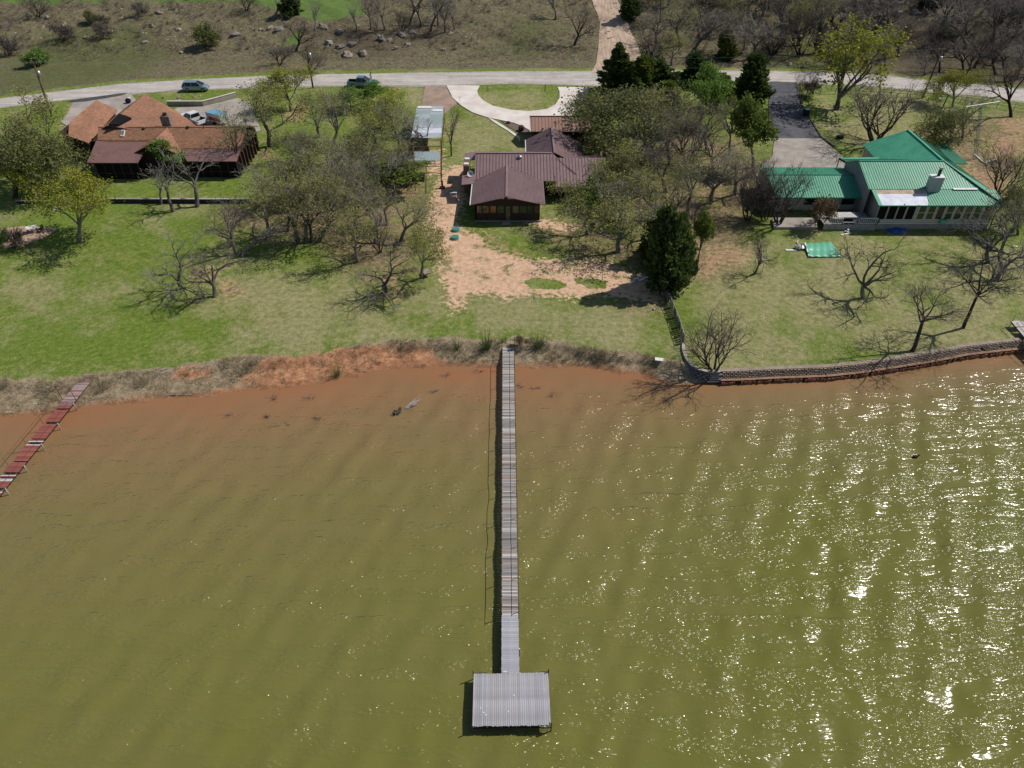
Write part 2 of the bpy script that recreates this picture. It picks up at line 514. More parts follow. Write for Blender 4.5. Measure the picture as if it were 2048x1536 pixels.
tsel = mathn(t, 'MULTIPLY', attr(t, 'thin'), sstep(t, mathn(t, 'MULTIPLY_ADD', n3, .5, mathn(t, 'MULTIPLY', n1, .6)), .40, .58))
col = mixc(t, mathn(t, 'MULTIPLY', tsel, .88), col, thinc)
dirtc = ramp(t, n2, [(.25, (.40, .22, .13)), (.45, (.60, .385, .245)), (.72, (.75, .54, .375))])
dirtc = mixc(t, sstep(t, n3, .56, .72), dirtc, (.36, .225, .14))
col = mixc(t, thr('dirt', .26, 1.05), col, dirtc)
weeds = mathn(t, 'MULTIPLY', sstep(t, mathn(t, 'MULTIPLY_ADD', n3, .5, mathn(t, 'MULTIPLY', n1, .62)), .60, .66), attr(t, 'dirt'))
col = mixc(t, weeds, col, (.07, .13, .02))
redc = ramp(t, gmix, [(.36, (.27, .15, .085)), (.62, (.56, .36, .23))])
col = mixc(t, mathn(t, 'MULTIPLY', thr('red', .5, 1.3), .62), col, redc)
hc = ramp(t, mathn(t, 'MULTIPLY_ADD', n3, .25, mathn(t, 'MULTIPLY_ADD', n2, .5, mathn(t, 'MULTIPLY', n1, .25))), [(.38, (.05, .042, .027)), (.46, (.115, .098, .056)), (.53, (.20, .165, .105)), (.62, (.37, .31, .22))])
hg = ramp(t, n3, [(.3, (.05, .07, .018)), (.7, (.12, .145, .045))])
hf = sstep(t, mathn(t, 'ADD', mathn(t, 'MULTIPLY', attr(t, 'hgreen'), .22), mathn(t, 'MULTIPLY_ADD', n1, .75, mathn(t, 'MULTIPLY', n2, .45))), .55, .78)
hc = mixc(t, mathn(t, 'MULTIPLY', hf, .7), hc, hg)
hc = mixc(t, mathn(t, 'MULTIPLY', attr(t, 'dark'), .62), hc, ramp(t, n3, [(.3, (.035, .027, .02)), (.7, (.115, .083, .06))]))
hc = mixc(t, thr('meadow', .3, .5), hc, ramp(t, n2, [(.3, (.09, .15, .03)), (.7, (.14, .21, .06))]))
col = mixc(t, thr('hill', .3, .3), col, hc)
bk = ramp(t, mathn(t, 'MULTIPLY_ADD', n3, .6, mathn(t, 'MULTIPLY', n2, .4)), [(.34, (.085, .06, .038)), (.47, (.26, .20, .13)), (.60, (.42, .35, .22))])
bb = ramp(t, gmix, [(.36, (.20, .095, .05)), (.47, (.36, .17, .085)), (.62, (.56, .32, .18))])
bfac = mathn(t, 'MAXIMUM', thr('bare', .4, 1.5), mathn(t, 'MULTIPLY', attr(t, 'wet'), .75))
bk = mixc(t, bfac, bk, bb)
bk = mixc(t, mathn(t, 'MULTIPLY', attr(t, 'wet'), .45), bk, (.16, .065, .03))
col = mixc(t, thr('bank', .35, .5), col, bk)
col = mixc(t, 1.0, col, lfine, 'MULTIPLY')
t.links.new(col, b.inputs['Base Color'])
b.inputs['Roughness'].default_value = 0.95; b.inputs['Specular IOR Level'].default_value = 0.08
bump(t, b, mathn(t, 'ADD', n3, mathn(t, 'MULTIPLY', n5, .35)), 1.0, .10)
M['ground'] = gm
me = npmesh('ground', V, F, gm, smooth=True)
for nm, a in (('dirt', dirt), ('red', red), ('thin', thin), ('dry', dry), ('lush', lush), ('hill', hill), ('meadow', meadow),
              ('hgreen', hgreen), ('dark', dark), ('bank', bankm), ('wet', wet * (XX < 15)), ('bare', np.maximum(bare * bankm, 0))):
    at_ = me.attributes.new(nm, 'FLOAT', 'POINT'); at_.data.foreach_set('value', a.ravel().astype(np.float32))
tag(link('ground', me), kind='structure')

# ------------------------------------------------------------------ water
def water():
    ys = np.array([-4000, -1500, -500, -150, -50, -10] + lin(5, 72, 300) + [72, 90, 130])
    xs_ = np.array([-5000, -1500, -500, -200, -110] + lin(-68, 68, 470) + [68, 110, 200, 500, 1500, 5000])
    X, Y = np.meshgrid(xs_, ys)
    yw = np.interp(X, wl[:, 0], wl[:, 1])
    sh = np.clip((yw - Y), 0, 60)
    fade = np.clip(sh / 6, .15, 1)
    z = 0
    rs = np.random.RandomState(3)
    for k in range(26):
        lam = rs.uniform(1.1, 4.6)
        a = rs.normal(0.30, .42) + (0.15 if k % 3 else 1.0)
        if k % 3 == 1: lam = rs.uniform(2.5, 3.6); a = rs.normal(0.52, .16)
        kx, ky = math.cos(a) * 6.283 / lam, -math.sin(a) * 6.283 / lam
        amp = 0.0052 * lam ** 1.0 * rs.uniform(.5, 1.2) * (1.08 if k % 3 == 1 else 1)
        # crests bend along the shallow left-hand shore
        z = z + amp * np.sin(kx * X + ky * Y + rs.uniform(0, 6.28) + 0.5 * np.sin(X * .07 + k) + .5 * np.sin(Y * .09 + 2 * k))
    shv = np.where(X > 8, sh * (1 + 1.4 * np.clip((X - 8) / 20, 0, 1)) + 1.6 * np.clip((X - 8) / 12, 0, 1), sh)
    gust = 0.62 + 0.38 * np.clip((X + 18) / 40, -0.6, 1.0)
    z = z * fade * gust
    inner = (np.abs(X) < 69) & (Y > 4) & (Y < 73)
    z = np.where(inner, z, 0)
    nr, nc = X.shape
    ix = np.arange(nr * nc).reshape(nr, nc)
    F = np.stack([ix[:-1, :-1], ix[:-1, 1:], ix[1:, 1:], ix[1:, :-1]], -1).reshape(-1, 4)
    m, t, b = nt('lake_water')
    s_ = attr(t, 'shore'); g_ = attr(t, 'gust')
    P = tc(t)
    P2 = tc(t, scale=(1.0, 1.95, 1.0), rot=(0, 0, math.radians(-12)))
    P3 = tc(t, scale=(.35, 1.6, 1), rot=(0, 0, math.radians(-32)))
    c0 = noise(t, P3, .35, 4, .6)
    sd = mathn(t, 'ADD', s_, mathn(t, 'MULTIPLY_ADD', c0, 9.0, -4.5))
    col = ramp(t, mathn(t, 'DIVIDE', sd, 44.0), [(0.0, (.29, .128, .06)), (.06, (.26, .138, .066)), (.18, (.215, .144, .064)), (.36, (.180, .147, .052)), (.62, (.158, .147, .040)), (1.0, (.138, .139, .029))])
    cl = noise(t, P, .10, 3, .6)
    col = mixc(t, mathn(t, 'MULTIPLY', sstep(t, cl, .35, .7), .22), col, (.16, .135, .06))
    # murky water: the cloudy body scatters light evenly, the rippled skin mirrors sun and sky
    df = node(t, 'ShaderNodeBsdfDiffuse'); gs = node(t, 'ShaderNodeBsdfGlossy'); fr = node(t, 'ShaderNodeFresnel'); mx = node(t, 'ShaderNodeMixShader')
    gs.inputs['Roughness'].default_value = .165; fr.inputs['IOR'].default_value = 1.33
    t.links.new(col, df.inputs['Color'])
    bd = node(t, 'ShaderNodeBump'); bd.inputs['Strength'].default_value = 1.0; bd.inputs['Distance'].default_value = .07
    w1 = noise(t, P2, 2.15, 1, .4, 0.0); w2 = noise(t, P2, 4.6, 1, .4, 0.0)
    w3 = noise(t, P3, .55, 3, .55)
    h = mathn(t, 'ADD', mathn(t, 'MULTIPLY', w1, .45), mathn(t, 'MULTIPLY', w2, .13))
    gu = mathn(t, 'MULTIPLY', g_, mathn(t, 'MULTIPLY_ADD', sstep(t, w3, .38, .64), 1.35, .16))
    h = mathn(t, 'MULTIPLY', h, gu)
    bn = node(t, 'ShaderNodeBump'); bn.inputs['Strength'].default_value = 1.0; bn.inputs['Distance'].default_value = .40
    t.links.new(h, bn.inputs['Height']); t.links.new(h, bd.inputs['Height']); t.links.new(bd.outputs[0], df.inputs['Normal'])
    t.links.new(bn.outputs[0], gs.inputs['Normal']); t.links.new(bn.outputs[0], fr.inputs['Normal'])
    t.links.new(fr.outputs[0], mx.inputs[0]); t.links.new(df.outputs[0], mx.inputs[1]); t.links.new(gs.outputs[0], mx.inputs[2])
    t.nodes.remove(b)
    t.links.new(mx.outputs[0], t.nodes['Material Output'].inputs['Surface'])
    me = npmesh('lake_water', np.stack([X, Y, z + 0 * X], -1).reshape(-1, 3), F, m, smooth=True)
    a = me.attributes.new('shore', 'FLOAT', 'POINT'); a.data.foreach_set('value', shv.ravel().astype(np.float32))
    gg = np.clip(1.03 - 0.06 * np.clip((X + 8 + (40 - Y) * .45) / 30, -1.5, 1.0), .3, 1.25) * np.clip(.62 + .38 * (58 - Y) / 26, .62, 1.02) * np.clip(sh / 5, .35, 1)
    a = me.attributes.new('gust', 'FLOAT', 'POINT'); a.data.foreach_set('value', gg.ravel().astype(np.float32))
    tag(link('lake_water', me), kind='structure')
water()

# ------------------------------------------------------------------ roads, drives
def strip(name, ptsA, ptsB, m, dz, nsub=6, cross=6, kind='structure'):
    """ribbon between two edge lines, draped on the ground"""
    A = [Vector(p) for p in ptsA]; B = [Vector(p) for p in ptsB]
    n = min(len(A), len(B)); rows = []
    for i in range(n - 1):
        for k in range(nsub):
            f = k / nsub
            rows.append((A[i].lerp(A[i+1], f), B[i].lerp(B[i+1], f)))
    rows.append((A[n-1], B[n-1]))
    V = []; F = []
    for a, b_ in rows:
        for j in range(cross + 1):
            p = a.lerp(b_, j / cross); V.append((p.x, p.y, tz(p.x, p.y) + dz))
    c = cross + 1
    for i in range(len(rows) - 1):
        for j in range(cross):
            F.append((i*c + j, (i+1)*c + j, (i+1)*c + j + 1, i*c + j + 1))
    me = npmesh(name, V, F, m, smooth=True)
    bm = bmesh.new(); bm.from_mesh(me); bmesh.ops.recalc_face_normals(bm, faces=bm.faces); 
    if sum(f.normal.z for f in bm.faces) < 0: bmesh.ops.reverse_faces(bm, faces=bm.faces)
    bm.to_mesh(me); bm.free()
    o = link(name, me)
    if kind: o['kind'] = kind
    return o

def slab(name, px, m, dz=0.08, thick=0.3, cell=2.0, kind='structure', world_pts=None):
    """slab cut to an outline and draped on the ground, with an edge that goes down into it"""
    P = world_pts or GP(px)
    bm = bmesh.new()
    vs = [bm.verts.new((p.x, p.y, 0)) for p in P]
    bm.faces.new(vs)
    bmesh.ops.recalc_face_normals(bm, faces=bm.faces)
    if bm.faces[0:1] and [f for f in bm.faces][0].normal.z < 0: bmesh.ops.reverse_faces(bm, faces=bm.faces)
    xs = [p.x for p in P]; ys = [p.y for p in P]
    for lo, hi, ax in ((min(xs), max(xs), 0), (min(ys), max(ys), 1)):
        k = math.ceil(lo / cell) * cell
        while k < hi:
            co = Vector((k, 0, 0)) if ax == 0 else Vector((0, k, 0))
            no = Vector((1, 0, 0)) if ax == 0 else Vector((0, 1, 0))
            bmesh.ops.bisect_plane(bm, geom=bm.verts[:] + bm.edges[:] + bm.faces[:], plane_co=co, plane_no=no)
            k += cell
    for v in bm.verts: v.co.z = tz(v.co.x, v.co.y) + dz
    if thick:
        be = [e for e in bm.edges if e.is_boundary]
        r = bmesh.ops.extrude_edge_only(bm, edges=be)
        for g in r['geom']:
            if isinstance(g, bmesh.types.BMVert): g.co.z -= thick
    me = bpy.data.meshes.new(name); bm.to_mesh(me); bm.free()
    me.materials.append(m)
    o = link(name, me)
    if kind: o['kind'] = kind
    return o

def roadmat():
    m, t, b = nt('worn_chip_road')
    P = tc(t); P2 = tc(t, scale=(.10, 1.6, 1), rot=(0, 0, math.radians(-2)))
    a = noise(t, P2, .9, 4, .7); c = noise(t, P, .5, 4, .7); f = noise(t, P, 9, 3, .8)
    col = ramp(t, mathn(t, 'MULTIPLY_ADD', a, .6, mathn(t, 'MULTIPLY', c, .4)), [(.32, (.27, .24, .22)), (.5, (.44, .40, .36)), (.66, (.56, .51, .46))])
    col = mixc(t, mathn(t, 'MULTIPLY', sstep(t, f, .55, .75), .35), col, (.30, .26, .23))
    t.links.new(col, b.inputs['Base Color']); b.inputs['Roughness'].default_value = .95
    b.inputs['Specular IOR Level'].default_value = .15
    return m
M['road'] = roadmat()
M['asphalt'] = mat('patched_asphalt', (.115, .115, .125), (.06, .06, .068), .7, .9, .2, det=6)
M['patch'] = mat('dark_tar_patch', (.085, .08, .09), (.05, .048, .055), 1.5, .9, .2)
M['concrete_new'] = mat('new_white_concrete', (.72, .67, .62), (.58, .50, .44), .35, .9, .2, det=6)
M['concrete_old'] = mat('old_grey_concrete', (.40, .355, .31), (.27, .235, .205), .45, .95, .1, det=6)
M['concrete_brown'] = mat('dirty_brown_concrete', (.37, .26, .20), (.25, .19, .155), .5, .95, .1, det=6)
M['shoulder'] = mat('gravel_shoulder', (.46, .41, .36), (.25, .22, .17), 2.2, .95, .1, det=6)
M['track'] = None
o = strip('road_shoulder', [G(x, y - 2.2 - 1.2 * math.sin(x * .05)) for x, y in ROAD_T], [G(x, y + 1.6 + .9 * math.sin(x * .031)) for x, y in ROAD_B], M['shoulder'], .03)
strip('road', rt, rb, M['road'], .055, nsub=8, cross=6)

def trackmat():
    m, t, b = nt('rutted_dirt_track')
    P = tc(t, scale=(1.5, .12, 1), rot=(0, 0, math.radians(9)))
    a = noise(t, P, 1.3, 4, .6); f = noise(t, tc(t), 2.5, 5, .7)
    col = ramp(t, mathn(t, 'MULTIPLY_ADD', a, .7, mathn(t, 'MULTIPLY', f, .3)), [(.34, (.27, .185, .125)), (.5, (.43, .31, .225)), (.66, (.54, .41, .31))])
    t.links.new(col, b.inputs['Base Color']); b.inputs['Roughness'].default_value = .95
    bump(t, b, a, 1, .12)
    return m
M['track'] = trackmat()
strip('dirt_track', [G(1178, -60), G(1184, 0), G(1200, 45), G(1197, 90), G(1192, 128), G(1182, 147)],
      [G(1226, -60), G(1234, 0), G(1254, 45), G(1276, 95), G(1290, 128), G(1312, 147)], M['track'], .10, nsub=10, cross=8)
slab('asphalt_patch', [(136, 203.5), (150, 200), (240, 187.5), (256, 187), (240, 192), (170, 203.5), (150, 205)], M['patch'], .09, 0, 3)
slab('left_driveway', [(146, 206), (172, 204), (240, 192.5), (262, 189), (270, 198), (300, 235), (250, 262), (150, 262), (122, 245), (136, 228)], M['concrete_old'], .10)
slab('left_parking_court', [(330, 232), (356, 216), (405, 214), (440, 206), (475, 197), (502, 205), (512, 235), (522, 262), (470, 275), (340, 268)], M['concrete_old'], .10)
slab('brown_driveway', [(850, 173), (892.5, 173), (900, 190), (914, 207), (900, 219), (887, 229), (884, 262), (832, 262), (842, 215)], M['concrete_brown'], .10)
slab('white_driveway', [(893, 172), (959, 172.5), (954, 182), (957, 192), (966, 202), (985, 212.5), (1023, 221), (1060, 223.5), (1095, 219), (1111, 210), (1119, 197), (1119, 184),
      (1115, 175), (1180, 175.5), (1172, 192), (1160, 214), (1140, 234), (1120, 262), (1061, 263), (1046, 254), (1028, 247), (1000, 241), (975, 236), (945, 226), (922, 212), (905, 196)], M['concrete_new'], .13)
slab('white_footpath', [(976, 236.5), (985, 239), (1010, 254), (1040, 275), (1040, 285), (1037, 278), (1015, 262), (992, 248)], M['concrete_new'], .10, world_pts=None)
M['gravelbed'] = mat('brown_gravel_bed', (.20, .145, .115), (.12, .085, .07), 6, .95, .1)
slab('gravel_bed', [(1002, 242.5), (1028, 248), (1046, 255), (1059, 263), (1059, 270), (1041, 268), (1022, 257)], M['gravelbed'], .07)
slab('asphalt_driveway', [(1541, 164), (1594, 166), (1599, 195), (1612, 226), (1641, 277), (1548, 277), (1538, 240), (1537, 205)], M['asphalt'], .10)
slab('right_driveway_apron', [(1548, 277.5), (1641.5, 277.5), (1656, 290), (1690, 318), (1690, 345), (1525, 345), (1524, 330), (1545, 312), (1546, 300)], M['concrete_old'], .10)
slab('patio_slab', [(1543, 440), (1632, 440), (1634, 459), (1547, 459)], M['concrete_old'], .35, .5)

# ------------------------------------------------------------------ trees
def rotv(d, ang, az):
    d = d.normalized()
    e = d.cross(Vector((0.2, 0.3, 0.93)));
    if e.length < 1e-3: e = Vector((1, 0, 0))
    e.normalize(); g = d.cross(e)
    return (d * math.cos(ang) + (e * math.cos(az) + g * math.sin(az)) * math.sin(ang)).normalized()

def skeleton(seed, h=8.0, trunk=.26, stems=1, lean=0.0, spread=.75, wig=.16, dens=1.0, upw=.10, rad=.19, l1=(4, 6), open_=1.0, flat=0.0):
    r = random.Random(seed)
    out = [[], [], [], [], []]
    def grow(p, d, L, ra, lev):
        n = (5, 6, 5, 3, 2)[lev]
        pts = [p.copy()]; rs = [ra]; dirs = []
        end = ra * (.62, .34, .3, .4, .5)[lev]
        for i in range(n):
            w = wig * (0.6, 1.1, 1.3, 1.2, 1.0)[lev]
            d = d + Vector((r.gauss(0, w), r.gauss(0, w), r.gauss(0, w) * .8 + upw * (0.4, .5, .6, .35, .3)[lev] - flat * (i / n) * .12))
            d.normalize(); p = p + d * (L / n)
            pts.append(p.copy()); rs.append(ra + (end - ra) * (i + 1) / n); dirs.append(d.copy())
        out[lev].append((pts, rs))
        if lev == 4: return
        nch = [r.randint(*l1), r.randint(4, 6), r.randint(4, 6), r.randint(3, 5)][lev]
        if lev >= 2: nch = max(2, int(nch * dens + r.random()))
        az = r.uniform(0, 6.28)
        for k in range(nch):
            f = (r.uniform(.78, 1.0), r.uniform(.30, 1.0), r.uniform(.22, 1.0), r.uniform(.2, 1.0))[lev]
            if k == 0 and lev > 0: f = 1.0
            x = f * n; i = min(int(x), n - 1)
            q = pts[i].lerp(pts[i + 1], x - i); dd = dirs[i]
            az += 2.4 + r.uniform(-.5, .5)
            ang = (r.uniform(.45, .95) * spread * open_, r.uniform(.45, 1.0), r.uniform(.5, 1.1), r.uniform(.4, 1.1))[lev]
            if k == 0: ang *= .45
            L2 = L0[lev + 1] * r.uniform(.7, 1.2) * (1.15 - .45 * f if lev > 0 else 1)
            rr = (rs[i] * r.uniform(.52, .72) if lev < 2 else rs[i] * .6)
            rr = max(rr, (0, 0, .022, .012, .009)[lev + 1])
            grow(q, rotv(dd, ang, az), L2, rr, lev + 1)
    L0 = [h * trunk, h * .47, h * .27, h * .15, h * .085]
    for s in range(stems):
        a = s * 6.28 / max(stems, 1) + r.uniform(0, 1)
        k = .32 if stems > 1 else 0
        grow(Vector((k * .5 * math.cos(a), k * .5 * math.sin(a), -.15)), Vector((k * math.cos(a) + lean, k * math.sin(a), 1)).normalized(), h * trunk * r.uniform(.85, 1.15), rad / (1 if stems == 1 else 1.5), 0)
    return out

def tubes(brs, sides, V, F):
    for pts, rs in brs:
        b0 = len(V); n = len(pts)
        for i, p in enumerate(pts):
            d = pts[min(i+1, n-1)] - pts[max(i-1, 0)]
            e = d.cross(Vector((.31, .9, .12)))
            if e.length < 1e-6: e = Vector((1, 0, 0))
            e.normalize(); g = d.normalized().cross(e)
            for k in range(sides):
                a = 6.2832 * k / sides
                q = p + (e * math.cos(a) + g * math.sin(a)) * rs[i]
                V.append((q.x, q.y, q.z))
        for i in range(n - 1):
            for k in range(sides):
                k2 = (k + 1) % sides
                F.append((b0+i*sides+k, b0+i*sides+k2, b0+(i+1)*sides+k2, b0+(i+1)*sides+k))

def quads(P, size, rs, elong=1.0, D=None, jit=.5):
    """one small leaf-clump quad per point"""
    n = len(P)
    u = rs.normal(size=(n, 3)) if D is None else D + rs.normal(size=(n, 3)) * jit
    u /= np.linalg.norm(u, axis=1)[:, None] + 1e-9
    w = np.cross(u, rs.normal(size=(n, 3))); w /= np.linalg.norm(w, axis=1)[:, None] + 1e-9
    s = size * rs.uniform(.6, 1.35, n)[:, None]
    a = u * s * elong / 2; c = w * s / 2
    V = np.stack([P - a, P + c * .9, P + a, P - c], 1).reshape(-1, 3)
    F = np.arange(4 * n).reshape(n, 4)
    return V, F

PROTO = {}
def make_proto(key, bark, twig, leaf=None, nleaf=0, lsize=.17, lsd=.16, twr=1.4, seedl=1, **kw):
    sk = skeleton(**kw)
    V = []; F = []
    tubes([(p, [x * 1.15 for x in r]) for p, r in sk[0]], 8, V, F); tubes([(p, [x * 1.3 for x in r]) for p, r in sk[1]], 6, V, F); tubes([(p, [x * 1.35 for x in r]) for p, r in sk[2]], 4, V, F)
    tm = npmesh('trunk_' + key, V, F, bark, smooth=True)
    V = []; F = []
    for lv in (3, 4):
        tubes([(p, [x * twr for x in r]) for p, r in sk[lv]], 3, V, F)
    nt_ = len(F); mi = [0] * nt_; mats = [twig]
    V = np.array(V); F = np.array(F)
    if nleaf:
        rs = np.random.RandomState(seedl)
        pts = np.array([list(p) for lv in (3, 4) for ps, _ in sk[lv] for p in ps[1:]])
        P = pts[rs.randint(0, len(pts), nleaf)] + rs.normal(size=(nleaf, 3)) * lsd
        lv_, lf = quads(P, lsize, rs)
        F = np.vstack([F, lf + len(V)]); V = np.vstack([V, lv_])
        mi += [1] * nleaf; mats = [twig, leaf]
    cm = npmesh('crown_' + key, V, F, mats, smooth=False, mi=mi)
    zs = V[:, 2]; rr = np.hypot(V[:, 0] - V[:, 0].mean(), V[:, 1] - V[:, 1].mean())
    PROTO[key] = dict(trunk=tm, crown=cm, h=float(np.percentile(zs, 99.3)), r=float(np.percentile(rr, 93)))

def make_juniper(key, leaf, seed, n=11000, h=8.0, rad=2.4, pw=.75, size=.24, nb=170, bare=.05):
    rs = np.random.RandomState(seed); r = random.Random(seed)
    V = []; F = []
    tubes([([Vector((0, 0, -.2)), Vector((.05, 0, h * .4)), Vector((0, .05, h * .93))], [.17, .10, .02])], 7, V, F)
    tips = []; dirs = []; base = []
    for i in range(nb):
        t = (bare + (1 - bare) * (i + rs.rand()) / nb); az = i * 2.39996 + rs.uniform(-.4, .4)
        Rr = rad * ((1 - t) ** pw) * (0.82 + .22 * math.sin(az * 2 + 5 * t) + .12 * math.sin(az * 5 - 9 * t) + rs.uniform(-.32, .30)) + .15
        z = h * t
        d = Vector((math.cos(az), math.sin(az), .35 + .8 * t)).normalized()
        b0 = Vector((0, 0, max(z - Rr * .25, .1))); tip = b0 + d * Rr
        base.append(b0); tips.append(tip); dirs.append(d)
        V0 = [b0, b0.lerp(tip, .8)]
        tubes([(V0, [.03, .01])], 3, V, F)
    tm = npmesh('trunk_' + key, V, F, M['bark_dark'], smooth=True)
    B = np.array([list(x) for x in base]); T = np.array([list(x) for x in tips]); D = np.array([list(x) for x in dirs])
    L = np.linalg.norm(T - B, axis=1)
    k = rs.choice(nb, n, p=(L ** 1.35) / (L ** 1.35).sum())
    f = rs.beta(2.2, 1.05, n)[:, None]
    spread = (0.09 + .17 * L[k] * (1.05 - f[:, 0]))[:, None]
    P = B[k] + (T[k] - B[k]) * f + rs.normal(size=(n, 3)) * spread
    P[:, 2] = np.maximum(P[:, 2], .08)
    v, fc = quads(P, size, rs, 1.9, D[k] + np.array([0, 0, .25]), .45)
    cm = npmesh('crown_' + key, v, fc, leaf)
    PROTO[key] = dict(trunk=tm, crown=cm, h=h * 1.0, r=rad * .95)

bk_, tw, twd, twp, bkd = M['bark'], M['twig'], M['twig_dark'], M['twig_pale'], M['bark_dark']
make_proto('bareA', bk_, tw, seed=21, wig=.20, dens=.9)
make_proto('bareB', bk_, tw, seed=33, wig=.17, trunk=.3, spread=.6, dens=.9)
make_proto('bareC', bkd, twd, seed=47, stems=4, trunk=.2, spread=.55, wig=.12, l1=(3, 4), dens=.8, rad=.17, h=7)
make_proto('bareD', bkd, twd, seed=58, wig=.16, trunk=.3, spread=.85, dens=1.0)
make_proto('snag', bk_, twp, seed=64, wig=.27, trunk=.36, spread=.7, dens=.34, l1=(3, 4), rad=.2)
make_proto('bareS', bk_, tw, seed=171, wig=.24, trunk=.17, spread=1.25, dens=.95, l1=(5, 6), upw=.03, rad=.24, twr=1.7)
make_proto('bareT', bk_, twd, seed=184, wig=.22, trunk=.24, spread=1.05, dens=1.0, l1=(5, 6), upw=.05, rad=.23, twr=1.7)
make_proto('oakA', bk_, tw, M['leaf_oak'], 1900, .14, .20, seed=71, wig=.17, trunk=.3, dens=.9)
make_proto('oakB', bk_, tw, M['leaf_oak'], 2800, .15, .20, seed=83, wig=.16, trunk=.26, spread=.9, dens=1.0, stems=1)
make_proto('oakC', bk_, tw, M['leaf_oak'], 1000, .13, .18, seed=95, wig=.21, trunk=.34, spread=.65, dens=.85)
make_proto('oakD', bkd, twd, M['leaf_mix'], 6500, .16, .28, seed=104, wig=.16, trunk=.2, spread=1.05, dens=1.0, l1=(5, 7))
make_proto('yelA', bk_, tw, M['leaf_yel'], 7500, .16, .26, seed=113, wig=.14, trunk=.28, spread=.8, dens=1.0, l1=(5, 7))
make_proto('yelB', bk_, tw, M['leaf_yel'], 3000, .19, .18, seed=122, wig=.10, trunk=.16, spread=.6, dens=.62, l1=(6, 8), upw=.16, h=9)
make_proto('grnA', bk_, tw, M['leaf_grn'], 7000, .19, .24, seed=133, wig=.15, trunk=.25, spread=.75, dens=.9)
make_proto('grnB', bk_, tw, M['leaf_jug'], 8500, .24, .22, seed=141, wig=.12, trunk=.42, spread=.42, dens=.85)
make_proto('cone', bkd, twd, seed=151, wig=.06, trunk=.7, spread=1.15, dens=1.0, l1=(7, 9), upw=.03, rad=.13, h=6)
make_juniper('junA', M['leaf_jun'], 5)
make_juniper('junB', M['leaf_jun'], 9, rad=3.0, pw=.5, h=7.0)
make_juniper('junC', M['leaf_jug'], 13, rad=2.6, pw=.45, h=7.0)
def make_shrub(key, bark, twig, seed, leaf=None, nleaf=0, h=2.2, stems=7, lsize=.13):
    make_proto(key, bark, twig, leaf, nleaf, lsize, .12, seed=seed, h=h, stems=stems, trunk=.22, spread=.8, wig=.16, dens=.75, rad=.045, l1=(2, 3))
make_shrub('shrubA', bkd, twd, 201, h=2.4, stems=7)
make_shrub('shrubB', bkd, twd, 207, M['leaf_mix'], 3500, h=2.2, stems=6)
make_shrub('shrubC', bkd, tw, 212, M['leaf_grn'], 3000, h=2.0, stems=6)
make_shrub('shrubD', bkd, twd, 218, M['leaf_dry'], 900, h=2.2, stems=6)

NAMES = {'jun': ('juniper_tree', 'tree'), 'shr': ('shrub', 'shrub'), 'bar': ('bare_tree', 'tree'), 'sna': ('bare_tree', 'tree'),
         'oak': ('oak_tree', 'tree'), 'yel': ('leafy_tree', 'tree'), 'grn': ('leafy_tree', 'tree'), 'con': ('bare_tree', 'tree')}
used_rot = random.Random(99)
def tree(kind, bx, by, tx, ty, wpx, label, group=None, rot=None, hmax=16):
    """base at photo point (bx,by), crown tip towards (tx,ty), crown wpx pixels wide"""
    base = G(bx, by)
    d = ray(tx, ty); tt = base.y / d[1]
    top = Vector((d[0] * tt, base.y, H + d[2] * tt))
    h = max(top.z - base.z, .6); h = min(h, hmax); dx = top.x - base.x
    dist = (Vector((0, 0, H)) - base).length
    pr = PROTO[kind]
    dep = base.y * cp + (H - base.z) * sp
    w = wpx / FPX * dep
    sxy = w / 2 / pr['r']; sz = h / pr['h']
    nm, cat = NAMES[kind[:3]]
    e = empty(nm, base, label, cat, group)
    rz = used_rot.uniform(0, 6.28) if rot is None else rot
    lean = math.atan2(dx, h)
    lean = max(-.5, min(.5, lean))
    mtx = Matrix.Rotation(lean, 4, 'Y') @ Matrix.Rotation(rz, 4, 'Z')
    e.rotation_euler = mtx.to_euler()
    e.scale = (sxy, sxy, sz / max(math.cos(lean), .8))
    for part in ('trunk', 'crown'):
        o = bpy.data.objects.new(part, pr[part]); C.objects.link(o); o.parent = e
    return e

# ------------------------------------------------------------------ long grey dock
def plankmat(name, cols, bmp=.004, rnd=.3, axis='x', rough=.85):
    m, t, b = nt(name)
    st = (1.2, 14, 14) if axis == 'x' else (14, 1.2, 14)
    P = tc(t, scale=st)
    oi = node(t, 'ShaderNodeObjectInfo')
    f = noise(t, P, 1.0, 4, .7)
    P0 = tc(t)
    g = noise(t, P0, 1.1, 3, .6)
    base = ramp(t, oi.outputs['Random'], [(i / max(len(cols) - 1, 1), c) for i, c in enumerate(cols)])
    k = ramp(t, mathn(t, 'MULTIPLY_ADD', f, .65, mathn(t, 'MULTIPLY', g, .35)), [(.3, (.55, .55, .55)), (.5, (.95, .95, .95)), (.7, (1.25, 1.25, 1.25))])
    c = mixc(t, 1.0, base, k, 'MULTIPLY')
    t.links.new(c, b.inputs['Base Color']); b.inputs['Roughness'].default_value = rough
    b.inputs['Specular IOR Level'].default_value = .25
    bump(t, b, f, 1, bmp)
    return m
M['plank_old'] = plankmat('weathered_old_planks', [(.50, .47, .44), (.20, .19, .185), (.42, .39, .36), (.15, .135, .125), (.58, .55, .52), (.34, .25, .19), (.26, .25, .26)])
M['plank_new'] = plankmat('silver_grey_planks', [(.40, .39, .43), (.33, .33, .37), (.45, .44, .46), (.36, .345, .37)])
M['plank_deck'] = plankmat('silver_deck_boards', [(.38, .37, .395), (.33, .325, .35), (.42, .405, .425), (.35, .335, .34), (.31, .305, .335), (.40, .39, .41), (.37, .34, .325)], axis='y')
